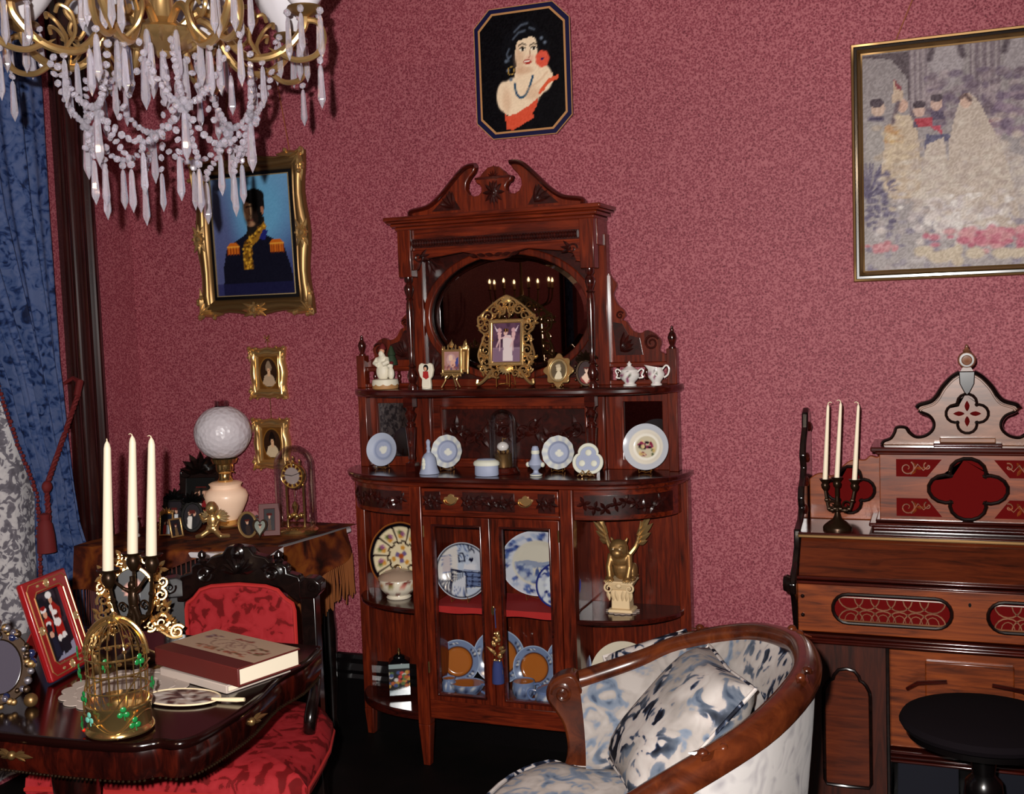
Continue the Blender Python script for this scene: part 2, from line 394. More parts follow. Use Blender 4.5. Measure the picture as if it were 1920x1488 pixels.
def skirting(mb, a, b, horizontal_x, base, sgn):
    prof = [(0,0),(.032,0),(.032,.2),(.026,.215),(.03,.23),(.022,.255),(.012,.27),(.008,.285),(0,.29)]
    n = len(prof)
    for i in range(n-1):
        (d0, z0), (d1, z1) = prof[i], prof[i+1]
        if horizontal_x: mb.add([(a, base-d0, z0), (b, base-d0, z0), (b, base-d1, z1), (a, base-d1, z1)], [(0,1,2,3)])
        else: mb.add([(base+sgn*d0, a, z0), (base+sgn*d0, b, z0), (base+sgn*d1, b, z1), (base+sgn*d1, a, z1)], [(0,1,2,3)])
    return mb
struct(skirting(MB(), XL, XR, True, WY, 1), 'baseboard_back', 'black_wood', fixn=False)
struct(skirting(MB(), YF, w0-.18, False, XL, 1), 'baseboard_left', 'black_wood', fixn=False)
# window with fluted dark casing, sash bars and panes
win = MB()
for y in (w0, w1-.05): win.box(XL-.09, XL-.02, y, y+.05, wz0, wz1)
win.box(XL-.09, XL-.02, w0, w1, wz0, wz0+.06); win.box(XL-.09, XL-.02, w0, w1, wz1-.05, wz1); win.box(XL-.08, XL-.03, w0, w1, 1.5, 1.56)
win = struct(win, 'window_1', 'casing', bev=.003)
def casing(y0, y1, parent):
    for yb in ((y0, y1),):
        m = MB(); prof = []
        L = y1-y0; N = 34
        for i in range(N+1):
            t = i/N; d = .022 + .012*math.exp(-((t-.12)/.07)**2) + .016*math.exp(-((t-.5)/.1)**2) + .014*math.exp(-((t-.86)/.07)**2) - .008*math.exp(-((t-.3)/.05)**2) - .008*math.exp(-((t-.7)/.05)**2)
            prof.append((y0+L*t, d))
        prof = [(y0, 0)] + prof + [(y1, 0)]
        for (a, d0), (b, d1) in zip(prof[:-1], prof[1:]):
            m.add([(XL+d0, a, 0), (XL+d1, b, 0), (XL+d1, b, 3.2), (XL+d0, a, 3.2)], [(0,1,2,3)])
        m.build('casing', 'casing', parent, ang=50, fixn=False)
casing(w1+.06, w1+.24, win); casing(w0-.2, w0-.02, win)
MB().box(XL, XL+.05, w0-.22, w1+.26, 3.0, 3.2).build('casing_head', 'casing', win, bev=.004)
for zz in ((wz0+.06, 1.5), (1.56, wz1-.05)):
    for k in range(2):
        a = w0+.05+k*(w1-w0-.1)/2; MB().box(XL-.062, XL-.056, a, a+(w1-w0-.1)/2-.02, *zz).build('pane', 'pane', win)
MB().box(XL-.09, XL-.02, (w0+w1)/2-.02, (w0+w1)/2+.02, wz0, wz1).build('mullion', 'casing', win, bev=.003)
# a second window casing and a blue curtain strip further back along the left wall (seen only in the looking glass)
t2 = struct(MB().box(XL, XL+.045, -2.1, -1.9, 0, 2.9), 'trim_1', 'casing', bev=.006)

# ------------------------------------------------------------------ blue curtain, lace, tie-back
def lerp(x, xs, ys): return float(np.interp(x, xs, ys))
cz = [0.0, .55, .86, 1.0, 1.2, 1.44, 2.0, 3.0]
cl = [3.035, 3.04, 3.05, 3.06, 2.98, 2.90, 2.55, 2.2]
cr_ = [3.42, 3.36, 3.27, 3.255, 3.235, 3.215, 3.21, 3.22]
def curtain_pt(u, v):
    z = .03 + 2.95*v
    a, b = lerp(z, cz, cl), lerp(z, cz, cr_); y = b + (a-b)*u
    amp = .030 if z > 1.35 else .014+.016*abs(z-1.0)/.4
    amp = min(amp, .03)
    x = -3.025 + amp*(.6*sin(u*2*pi*6.5+.4) + .4*sin(u*2*pi*11+1.7+.6*v)) + .02*sin(u*7)
    return (x, y, z)
ct = thing('curtain', 'blue brocade curtain drawn aside beside the dark window casing', 'curtain', (0,0,0))
MB().grid(curtain_pt, 110, 90).build('drape', 'blue_brocade', ct, ang=0 or 60, fixn=False)
tr = MB(); R_ = random.Random(3)
for k in range(120):
    v = .12 + .56*k/119; p = curtain_pt(1.0, v); tr.ell((p[0]+.012, p[1]-.004+R_.uniform(-.004,.004), p[2]), R_.uniform(.006,.009), 6, 4)
tr.build('bobble_trim', 'tieback', ct, kind='stuff', label='dark red bobble trim along the curtain edge')
lc = MB().grid(lambda u, v: (-3.075 + .012*sin(u*2*pi*9), 1.2+2.0*u, .02+2.95*v), 90, 4)
tag(lc.build('lace_curtain', 'lace', None, fixn=False), 'white lace curtain with floral pattern hanging behind the blue drape', 'curtain')
tb = thing('curtain_tieback', 'dark red rope tieback with tassel gathering the blue curtain', 'tieback', (0,0,0))
a = Vector((-2.995, 3.285, 1.345)); b = Vector((-2.965, 3.065, 1.03))
def rope(p, q, r, n=40, tw=10):
    m = MB()
    p, q = Vector(p), Vector(q); d = (q-p).normalized(); s1 = d.cross(Vector((1,0,0))).normalized(); s2 = d.cross(s1)
    for k in range(2):
        m.tube([p+(q-p)*i/n+(s1*cos(2*pi*tw*i/n+pi*k)+s2*sin(2*pi*tw*i/n+pi*k))*r*.55 for i in range(n+1)], r*.62, 6)
    return m
rope(a, b, .010).build('rope', 'tieback', tb)
rope(b, (-2.96, 3.062, .80), .010, 26, 8).build('rope', 'tieback', tb)
MB().tube([(-2.995,3.275,1.335),(-3.0,3.30,1.385),(-3.04,3.31,1.40),(-3.075,3.30,1.38)], [.012,.014,.008,.006], 8).build('hook', 'tieback', tb)
MB().lathe([(.006,.94),(.02,.935),(.016,.915),(.024,.90),(.03,.86),(.033,.80),(.0,.80)], 14, (-2.962,3.045,0)).build('tassel', 'tieback', tb)
MB().ell((-2.962,3.065,1.03), (.016,.02,.022)).build('knot', 'tieback', tb)
# mirror-side drape far down the left wall
tag(MB().grid(lambda u, v: (XL+.06+.02*sin(u*2*pi*4), -1.88+.12*u, .05+2.7*v), 40, 3).build('window_drape', 'blue_brocade', None, fixn=False), 'narrow blue drape at the far window seen in the sideboard mirror', 'curtain')
# ------------------------------------------------------------------ carved mahogany sideboard
SX = -1.443
SB = thing('sideboard', 'tall carved mahogany mirror-backed sideboard with glazed doors against the rose wall', 'sideboard', (SX, WY, 0))
def bow(o=0.0, n=14, hu=.298, ue=.625, de=.05, df=.285):      # right-hand bowed end in plan (u, -d)
    return [(hu+(ue-hu+o)*sin(pi/2*i/n), -(de-o*.0+(df-de+o)*cos(pi/2*i/n))) for i in range(n+1)]
def plan(o=0.0, **k):
    b = bow(o, **k); e = b[-1]
    return [(e[0], -.002)] + list(reversed(b)) + [(-u, d) for u, d in b] + [(-e[0], -.002)]
def part(mb, name, m='mahogany', p=SB, bev=.0025, **k): return mb.build(name, m, p, bev=bev, **k)
# carcase
part(MB().box(-.62, .62, -.012, -.002, .14, 1.0), 'back_panel')
for s in (-1, 1):
    mb = MB(); mb.box(s*.598, s*.635, -.065, -.014, .10, 1.0); mb.taper((s*.617,-.04,0), (.026,.035), (s*.617,-.04,.10), (.037,.051)); part(mb, 'side_post')
    mb = MB(); mb.box(s*.253, s*.298, -.287, -.245, .15, .998); mb.taper((s*.2755,-.266,0), (.026,.026), (s*.2755,-.266,.15), (.045,.042)); part(mb, 'front_leg')
    part(MB().box(s*.257, s*.272, -.244, -.013, .17, .998), 'partition')
    # bowed frieze with carved panel
    b = bow(-.012); b = [(s*u, d) for u, d in b]; bi = [(s*u, d) for u, d in bow(-.03)]
    fr = part(MB().prism(b+list(reversed(bi)), .893, .996, 'z'), 'end_frieze', 'mahogany_h')
    cv = MB(); N = 14; bb = bow(-.010, n=N)
    band = [(s*u, d) for u, d in bow(-.0105, n=N)][1:-3]; band2 = [(s*u, d) for u, d in bow(-.016, n=N)][1:-3]
    part(MB().prism(band+list(reversed(band2)), .910, .976, 'z'), 'carved_panel', 'carved', fr, bev=0)
    rr = random.Random(4)
    for i in range(2, 11):
        (u0, d0), (u1, d1) = bb[i-1], bb[i]; t = Vector((s*(u1-u0), d1-d0, 0)).normalized(); nn = Vector((s*(u0-.298+.02), d0, 0)).normalized()
        p = Vector((s*u0, d0, .943+.012*sin(i*1.3)))
        for k in range(4): cv.leaf(p, t*cos(k*1.5+i)+Vector((0,0,1))*sin(k*1.5+i), nn, .026, .014, .5)
    cv.build('carved_foliage', 'carved', fr)
    # shelves of the bowed bays
    for nm, z0, z1, o in (('bay_shelf', .540, .558, -.012), ('bay_base', .160, .19, -.008)):
        b = [(s*u, d) for u, d in bow(o)]
        part(MB().prism([(s*.274,-.013), (s*.274,-.255)] + b + [(b[-1][0],-.013)], z0, z1, 'z'), nm, 'mahogany_dark', bev=.004)
# counter top with moulded edge
top = MB().prism(plan(.018), 1.010, 1.030, 'z'); part(top, 'counter_top', 'mahogany_dark', bev=.006, seg=3)
part(MB().prism(plan(.006), .995, 1.010, 'z'), 'top_moulding', 'mahogany_h', bev=.004)
# drawer
dr = part(MB().box(-.25, .25, -.286, -.262, .905, .99), 'drawer', 'mahogany_h')
for a, b in ((-.238, -.178), (-.095, .095), (.178, .238)):
    part(MB().box(a, b, -.2875, -.280, .915, .98), 'carved_panel', 'carved', dr, bev=.001)
    cv = MB(); n = max(2, int((b-a)/.03))
    for i in range(n):
        x = a+(b-a)*(i+.5)/n; sg = 1 if x > 0 else -1
        for k in range(5): cv.leaf((x, -.2878, .947), (cos(k*1.257+i), 0, sin(k*1.257+i)), (0,-1,0), .028, .014, .45)
        cv.scroll((x, -.289, .947), .016, 1.0, i, .003, sgn=sg)
    cv.build('carved_foliage', 'carved', dr)
for u in (-.137, .135):
    hp = MB().prism(mirx([(0,.974),(.009,.970),(.012,.964),(.024,.962),(.027,.954),(.018,.945),(.008,.940),(0,.937)])[::-1], -.2905, -.287); hp.xf(Matrix.Translation((u,0,0)))
    h = hp.build('drawer_pull', 'gold', dr, bev=.001)
    MB().tube([(u+.024*cos(t), -.297-.004*sin(t), .953-.016*sin(t)) for t in np.linspace(0, pi, 12)], .0022, 6).build('bail', 'brass', h)
part(MB().box(-.252, .252, -.28, -.245, .893, .906), 'drawer_rail', 'mahogany_h')
part(MB().box(-.252, .252, -.28, -.245, .174, .242), 'base_rail', 'mahogany_h')
part(MB().box(-.256, .256, -.245, -.013, .215, .240), 'cabinet_floor', 'walnut_h')
sh = part(MB().box(-.256, .256, -.235, -.013, .546, .562), 'inner_shelf', 'mahogany_h')
mb = MB().grid(lambda u, v: (-.256+.512*u, -.2365-.001*sin(u*30), .566-.020*v-.005*v*sin(u*pi*3)**2), 40, 3); mb.grid(lambda u, v: (-.256+.512*u, -.2365+.225*v, .5655), 2, 2)
mb.build('shelf_cloth', 'red_strip', sh, fixn=False, label='red cloth edging the inner shelf')
# glazed doors
for x0, x1 in ((-.250, .0), (.002, .250)):
    gx0, gx1, gz0, gz1 = x0+.040, x1-.038, .268, .858
    d = MB().ring([(x0,.243),(x1,.243),(x1,.892),(x0,.892)], [(gx0,gz0),(gx1,gz0),(gx1,gz1),(gx0,gz1)], -.286, -.264)
    d = part(d, 'cabinet_door', 'mahogany')
    part(MB().ring([(gx0-.008,gz0-.008),(gx1+.008,gz0-.008),(gx1+.008,gz1+.008),(gx0-.008,gz1+.008)], [(gx0,gz0),(gx1,gz0),(gx1,gz1),(gx0,gz1)], -.291, -.284), 'glazing_bead', 'mahogany_dark', d, bev=.003)
    g = MB(); e = .017; A = [(gx0,gz0),(gx1,gz0),(gx1,gz1),(gx0,gz1)]; B = [(gx0+e,gz0+e),(gx1-e,gz0+e),(gx1-e,gz1-e),(gx0+e,gz1-e)]
    g.add([(a, -.273, b) for a, b in A]+[(a, -.2765, b) for a, b in B], [(0,1,5,4),(1,2,6,5),(2,3,7,6),(3,0,4,7),(4,5,6,7)])
    g.build('glass_pane', 'pane', d, ang=0)
    hx = x0+.003 if x0 < -.1 else x1-.003
    for hz in (.34, .82): MB().tube([(hx,-.288,hz),(hx,-.288,hz+.04)], .003, 6).build('hinge', 'brass', d)
    if x0 < -.1: mb = MB().prism([(.006*cos(t)+.012-.01, .575+.016*sin(t)) for t in np.linspace(0, 2*pi, 13)[:-1]], -.2885, -.2855); mb.build('keyhole_plate', 'brass', d)
# upper stage: carved centre panel, mirrors, posts, turned colonnettes
up = part(MB().ring([(-.315,1.03),(.315,1.03),(.315,1.298),(-.315,1.298)], [(-.272,1.062),(.272,1.062),(.272,1.242),(-.272,1.242)], -.035, -.012), 'centre_panel_frame', 'mahogany_h')
part(MB().box(-.276, .276, -.020, -.010, 1.058, 1.246), 'carved_panel', 'carved', up, bev=0)
cv = MB()
for s in (-1, 1):
    for i in range(5):
        x = s*(.03+.05*i); cv.scroll((x, -.024, 1.152+.02*sin(i*2)), .03, 1.1, i+(.5 if s > 0 else 2.6), .0045, sgn=s)
        for k in range(3): cv.leaf((x, -.021, 1.15+.02*sin(i*2)), (cos(k*2+i)*s, 0, sin(k*2+i)), (0,-1,0), .05, .02, .4)
cv.build('carved_foliage', 'carved', up)
part(MB().ring([(-.282,1.052),(.282,1.052),(.282,1.252),(-.282,1.252)], [(-.272,1.062),(.272,1.062),(.272,1.242),(-.272,1.242)], -.041, -.033), 'panel_moulding', 'mahogany', up, bev=.003)
COLO = [(.014,0),(.014,.03),(.010,.036),(.013,.045),(.009,.052),(.012,.07),(.0125,.12),(.0105,.175),(.009,.19),(.013,.198),(.009,.206),(.015,.222),(.017,.235),(.012,.25),(.009,.255),(.013,.262)]
for s in (-1, 1):
    # side panels with bevelled mirrors
    x0, x1 = (.345, .59) if s > 0 else (-.59, -.345); mx0, mx1 = (.408, .545) if s > 0 else (-.545, -.408)
    sp = part(MB().ring([(x0,1.03),(x1,1.03),(x1,1.298),(x0,1.298)], [(mx0,1.065),(mx1,1.065),(mx1,1.265),(mx0,1.265)], -.028, -.008), 'side_panel')
    part(MB().box(mx0-.003, mx1+.003, -.016, -.010, 1.062, 1.268), 'side_mirror', 'mirror', sp, bev=.004)
    po = part(MB().box(s*.572, s*.606, -.062, -.012, 1.03, 1.298), 'upper_post')
    part(MB().box(s*.315, s*.345, -.05, -.012, 1.03, 1.298), 'inner_post')
    mb = MB().box(s*.572, s*.606, -.062, -.024, 1.325, 1.445)
    pt = part(mb, 'gallery_post')
    MB().lathe([(.013,1.445),(.013,1.449),(.008,1.455),(.013,1.470),(.0155,1.482),(.012,1.494),(.006,1.503),(.007,1.508),(.004,1.514),(.0045,1.518),(0,1.522)], 14, (s*.589,-.043,0)).build('finial', 'mahogany_dark', pt)
    # lower colonnettes
    c = MB().box(s*.337-.018, s*.337+.018, -.188, -.152, 1.030, 1.062); c.box(s*.337-.018, s*.337+.018, -.188, -.152, 1.262, 1.298)
    c.lathe([(.016,1.062),(.010,1.068),(.014,1.080),(.011,1.09),(.0125,1.10),(.0185,1.175),(.02,1.19),(.012,1.196),(.016,1.202),(.011,1.21),(.018,1.228),(.02,1.238),(.012,1.25),(.017,1.262)], 16, (s*.337,-.17,0))
    part(c, 'colonnette', 'mahogany_dark', bev=0)
    # upper colonnettes
    c = MB().lathe([(.018,1.32),(.018,1.335),(.010,1.345),(.016,1.358),(.019,1.372),(.012,1.392),(.009,1.40),(.014,1.405),(.0085,1.415),(.0105,1.46),(.0125,1.54),(.013,1.60),(.011,1.63),(.009,1.64),(.0145,1.645),(.009,1.652),(.014,1.664),(.0175,1.678),(.016,1.69),(.009,1.70),(.015,1.708),(.015,1.722)], 16, (s*.337,-.140,0))
    part(c, 'colonnette', 'mahogany_dark', bev=0)
    # hood blocks
    hb = part(MB().box(s*.312, s*.362, -.166, -.114, 1.722, 1.888), 'hood_block', 'mahogany')
    # side brackets behind: scrolled gallery wings
    Z = lambda x, y: (.368+(x-1432)*.00070, 1.400+(1065-y)*.000716)
    pl = [Z(*q) for q in smooth([(1432,620),(1450,655),(1476,690),(1468,715),(1458,745),(1480,790),(1508,815),(1516,842),(1500,862),(1522,872),(1548,912),(1590,927),(1622,914),(1664,935),(1692,972),(1682,1012),(1722,1036),(1745,1065)], 3)] + [Z(1432,1065)]
    br = part(MB().prism([(s*x, z) for x, z in pl], -.034, -.012), 'side_bracket', 'mahogany', bev=.003)
    cv = MB(); tri = [Z(*q) for q in ((1452,870),(1465,1030),(1600,1030),(1585,950),(1530,935),(1500,880))]
    cv.prism([(s*x, z) for x, z in tri], -.036, -.033)
    for k in range(5): p = Z(1490, 1010); cv.leaf((s*p[0], -.037, p[1]), (s*sin(.2+k*.3), 0, cos(.2+k*.3)), (0,-1,0), .07-.006*k, .018, .5)
    cv.build('carved_foliage', 'carved', br)
    p = Z(1645, 975); sc_ = MB().scroll((s*p[0], -.037, p[1]), .027, 1.6, .5 if s > 0 else pi-.5, .0045, sgn=s); p = Z(1490, 840); sc_.scroll((s*p[0], -.037, p[1]), .014, 1.3, .5 if s > 0 else pi-.5, .0035, sgn=s)
    sc_.build('volute', 'mahogany_dark', br)
    gr = part(MB().box(s*.368, s*.572, -.046, -.014, 1.385, 1.400), 'gallery_rail', 'mahogany_h')
    part(MB().box(s*.368, s*.572, -.046, -.014, 1.325, 1.340), 'gallery_sill', 'mahogany_h')
    for k in range(4):
        MB().lathe([(.005,1.340),(.008,1.345),(.005,1.352),(.009,1.364),(.006,1.374),(.004,1.379),(.008,1.385)], 10, (s*(.395+.05*k),-.03,0)).build('baluster', 'mahogany_dark', gr)
# middle shelf
def mplan(o):
    b = [(.36+(.605+o-.36)*sin(pi/2*i/10), -(.03+(.185+o-.03)*cos(pi/2*i/10))) for i in range(11)]
    c = [(.30, -(.198+o)), (.36, -(.185+o))]
    r = [(.605+o, -.002)] + list(reversed(b)) + [(.315, -(.188+o)), (.30, -(.196+o))]
    return r + [(-u, d) for u, d in reversed(r)]
part(MB().prism(mplan(0.014), 1.298, 1.325, 'z'), 'middle_shelf', 'mahogany_dark', bev=.009, seg=3)
# oval mirror in its frame
N = 48
sq = []
for k in range(N):
    a = 2*pi*k/N; c_, s_ = cos(a), sin(a); t = min(.345/abs(c_) if abs(c_) > 1e-6 else 9, .268/abs(s_) if abs(s_) > 1e-6 else 9); sq.append((c_*t, 1.583+s_*t))
ov = [(.305*cos(2*pi*k/N), 1.578+.215*sin(2*pi*k/N)) for k in range(N)]; ov2 = [(.328*cos(2*pi*k/N), 1.578+.236*sin(2*pi*k/N)) for k in range(N)]
mf = part(MB().ring(sq, ov, -.040, -.014), 'mirror_frame', 'carved', bev=0)
part(MB().ring(ov2, [(x*.985, 1.578+(z-1.578)*.985) for x, z in ov], -.050, -.034), 'oval_moulding', 'mahogany', mf, bev=.004)
mi = MB(); iv = [(x*.91, 1.578+(z-1.578)*.90) for x, z in ov]
mi.add([(x, -.020, z) for x, z in ov]+[(x, -.0245, z) for x, z in iv], [(k, (k+1) % N, N+(k+1) % N, N+k) for k in range(N)]+[tuple(N+k for k in range(N))])
mi.build('oval_mirror', 'mirror', mf, ang=0)
for s in (-1, 1):
    part(MB().box(s*.322, s*.372, -.056, -.012, 1.325, 1.84), 'mirror_stile', 'mahogany', mf)
    for zz, sg in ((1.80, 1), (1.37, -1)):
        cv = MB()
        for k in range(5): cv.leaf((s*.305, -.041, zz), (-s*cos(.15+k*.33), 0, -sg*sin(.15+k*.33)), (0,-1,0), .07, .018, .5)
        cv.build('carved_spandrel', 'carved', mf)
part(MB().box(-.322, .322, -.052, -.012, 1.325, 1.352), 'mirror_rail', 'mahogany_h', mf)
# hood: apron, frieze with bobbin strip, cornice, swan-neck pediment
ap = [(-.312,1.815),(-.312,1.745),(-.296,1.748),(-.285,1.775),(-.25,1.785),(-.20,1.790),(-.12,1.800),(-.075,1.790),(-.05,1.772),(0,1.765),(.05,1.772),(.075,1.790),(.12,1.800),(.20,1.790),(.25,1.785),(.285,1.775),(.296,1.748),(.312,1.745),(.312,1.815)]
apo = part(MB().prism(ap, -.155, -.132), 'apron', 'mahogany_h')
cv = MB()
for s in (-1, 1):
    cv.scroll((s*.285,-.157,1.79), .018, 1.2, 0, .004, sgn=s)
    for k in range(3): cv.leaf((s*.03*k,-.156,1.782), (s,0,.2), (0,-1,0), .035, .014, .5); cv.leaf((s*.28,-.156,1.79), (-s*cos(k*.5),0,sin(k*.5)-.3), (0,-1,0), .04, .012, .5)
cv.build('carved_foliage', 'carved', apo)
fz = part(MB().box(-.312, .312, -.148, -.02, 1.812, 1.888), 'frieze', 'mahogany_h')
bob = MB().lathe([(.0085 if i % 2 else .0125, -.305+.61*i/120) for i in range(121)], 10, (0,-.158,1.838), 'x'); bob.box(-.312,.312,-.155,-.147,1.822,1.854)
bob.build('bobbin_strip', 'carved', fz, ang=60)
for s in (-1, 1): part(MB().box(s*.352, s*.366, -.13, -.012, 1.80, 1.888), 'hood_side', 'mahogany')
cn = MB()
for z0, z1, o in ((1.886,1.898,.006), (1.898,1.910,.018), (1.910,1.918,.030), (1.918,1.932,.036)): cn.box(-.362-o, .362+o, -.166-o, -.004, z0, z1)
part(cn, 'cornice', 'mahogany_h', bev=.005)
H = [(0,0),(30,6),(60,34),(72,50),(97,58),(95,84),(76,92),(66,112),(68,132),(84,150),(110,154),(136,140),(150,112),(146,78),(128,48),(104,22),(93,-8),(130,-6),(170,16),(235,82),(295,146),(365,195),(460,214),(462,248)]
hp = [(x*.000688, 2.088-y*.00064) for x, y in H]
pd = part(MB().prism(mirx(hp), -.135, -.105), 'pediment', 'mahogany', bev=.004)
for s in (-1, 1):
    o_ = smooth([(s*x*.000688, -.132, 2.090-y*.00064) for x, y in H[16:]], 4); MB().tube(o_, [.009]*len(o_), 8, flat=2.2).build('pediment_moulding', 'mahogany_dark', pd)
    cv = MB().prism([(s*.125,1.947),(s*.235,1.947),(s*.175,2.0),(s*.165,2.015)], -.138, -.134)
    for k in range(4): cv.leaf((s*.15,-.138,1.955), (s*sin(.1+k*.4),0,cos(.1+k*.4)), (0,-1,0), .06, .016, .5)
    cv.build('carved_foliage', 'carved', pd)
cv = MB()
for k in range(12): cv.leaf((0,-.137,1.998), (.62*cos(k*pi/6),0,sin(k*pi/6)), (0,-1,0), .042, .016, .5)
cv.ell((0,-.138,1.998), (.009,.006,.012))
cv.build('carved_rosette', 'carved', pd)
cv = MB()
for k in range(7): cv.leaf((0,-.128,2.050), (cos(pi*k/6),0,sin(pi*k/6)*.9+.1), (0,-1,.1), .05 if k in (0,6) else .042, .022, .6)
cv.box(-.066, .066, -.142, -.10, 2.044, 2.052)
cv.build('carved_shell', 'mahogany_dark', pd)
# ------------------------------------------------------------------ reed organ on the right
OX = .059
OR = thing('reed_organ', 'walnut reed organ with tall pierced pediment and red fretwork panels', 'organ', (OX, WY, 0))
def op(mb, name, m='walnut_h', p=OR, bev=.0025, **k): return mb.build(name, m, p, bev=bev, **k)
def quatre(cx, cz, r, n=10, lob=.62, sz=1.0):
    pts = []
    for q in range(4):
        a = q*pi/2; ox, oz = cx+r*lob*cos(a), cz+r*lob*sin(a)
        for i in range(n): t = a - pi*.62 + pi*1.24*i/(n-1); pts.append((ox+r*.52*cos(t), cz+(oz+r*.52*sin(t)-cz)*sz))
    return pts
# lower case
for s in (-1, 1):
    cl = op(MB().box(s*.222, s*.455, -.40, -.02, .0, .615), 'column', 'walnut_v')
    xc = s*.3355; half = [(0,.505),(.022,.500),(.034,.485),(.038,.472),(.046,.468),(.055,.458),(.064,.440),(.066,.425),(.066,.165),(.060,.152),(0,.150)]
    pn = mirx(half); pn = [(xc+x, z) for x, z in pn]
    op(MB().prism(pn, -.404, -.399), 'raised_panel', 'lid_wood', cl, bev=.001)
    MB().tube([(x, -.404, z) for x, z in pn], .0055, 8, closed=True).build('panel_moulding', 'ebony', cl)
    op(MB().box(s*.215, s*.226, -.404, -.30, .0, .615), 'corner_bead', 'ebony', cl)
    op(MB().box(s*.222, s*.462, -.412, -.02, .0, .09), 'plinth', 'walnut_v', cl, bev=.005)
kb = op(MB().box(-.222, .222, -.31, -.29, .25, .615), 'knee_board', 'walnut_h')
for z in (.236, .222, .21): op(MB().box(-.222, .222, -.335, -.28, z, z+.008), 'moulding', 'mahogany_dark', kb, bev=.003)
op(MB().box(-.12, .12, -.322, -.309, .37, .52), 'knee_panel', 'walnut_h', kb, bev=.004)
for s in (-1, 1):
    MB().tube([(s*.17,-.33,.435),(s*.14,-.345,.46),(s*.06,-.35,.472)], [.006,.007,.006], 8).build('knee_lever', 'mahogany_dark', kb)
    pdl = MB(); pdl.add([(s*.03,-.36,.05),(s*.20,-.36,.05),(s*.20,-.28,.20),(s*.03,-.28,.20),(s*.03,-.34,.03),(s*.20,-.34,.03),(s*.20,-.26,.18),(s*.03,-.26,.18)], [(0,1,2,3),(7,6,5,4),(0,4,5,1),(1,5,6,2),(2,6,7,3),(3,7,4,0)])
    op(pdl, 'pedal', 'pedal_carpet')
# key bed front
fb = op(MB().box(-.462, .462, -.48, -.06, .632, .772), 'key_slip', 'walnut_h')
def stad(x0, x1, zc, h, n=10):
    return [(x1-h+h*cos(t), zc+h*sin(t)) for t in np.linspace(-pi/2, pi/2, n)] + [(x0+h+h*cos(t), zc+h*sin(t)) for t in np.linspace(pi/2, 1.5*pi, n)]
for x0, x1 in ((-.364, -.046), (.046, .364)):
    op(MB().prism(stad(x0, x1, .705, .040), -.4825, -.479), 'fret_ground', 'crimson_fret', fb, bev=0)
    MB().tube([(x, -.482, z) for x, z in stad(x0, x1, .705, .042)], .0055, 8, closed=True).build('fret_border', 'ebony', fb)
    fr = MB(); n = 6
    for i in range(n):
        xc = x0+.05+(x1-x0-.1)*i/(n-1)
        for a, zz in ((0, .670), (pi, .740)):
            fr.tube([(xc+.034*cos(a+t), -.4835, zz+.034*sin(a+t)) for t in np.linspace(.1, pi-.1, 9)], .0024, 5)
        fr.tube([(xc+.017*cos(t), -.4835, .672+.022*sin(t)) for t in np.linspace(.1, pi-.1, 7)], .0016, 5)
    fr.tube([(x, -.4835, z) for x, z in stad(x0, x1, .705, .034)], .0024, 5, closed=True)
    fr.build('fretwork', 'walnut_pale', fb)
for z, d in ((.772,.49), (.784,.482), (.618,.49), (.606,.484), (.596,.476)): op(MB().box(-.47, .47, -d, -.10, z, z+.009), 'moulding', 'mahogany_dark', fb, bev=.004)
for z in (.68, .735): MB().ell((-.448,-.481,z), .006, 8, 6).build('screw_cover', 'ebony', fb)
MB().prism([(.004*cos(t), .735+.006*sin(t)) for t in np.linspace(0,2*pi,9)[:-1]], -.4825, -.479).build('keyhole', 'black_wood', fb)
lid = MB().add([(-.46,-.472,.793),(.46,-.472,.793),(.46,-.388,.893),(-.46,-.388,.893),(-.46,-.2,.793),(.46,-.2,.793),(.46,-.2,.893),(-.46,-.2,.893)], [(0,1,2,3),(4,7,6,5),(0,4,5,1),(3,2,6,7),(0,3,7,4),(1,5,6,2)])
op(lid, 'fall_board', 'lid_wood')
ld = op(MB().box(-.468, .468, -.40, -.05, .893, .905), 'ledge', 'mahogany_dark', bev=.004)
op(MB().box(-.468, .468, -.404, -.398, .890, .900), 'ledge_bead', 'gold_dark', ld)
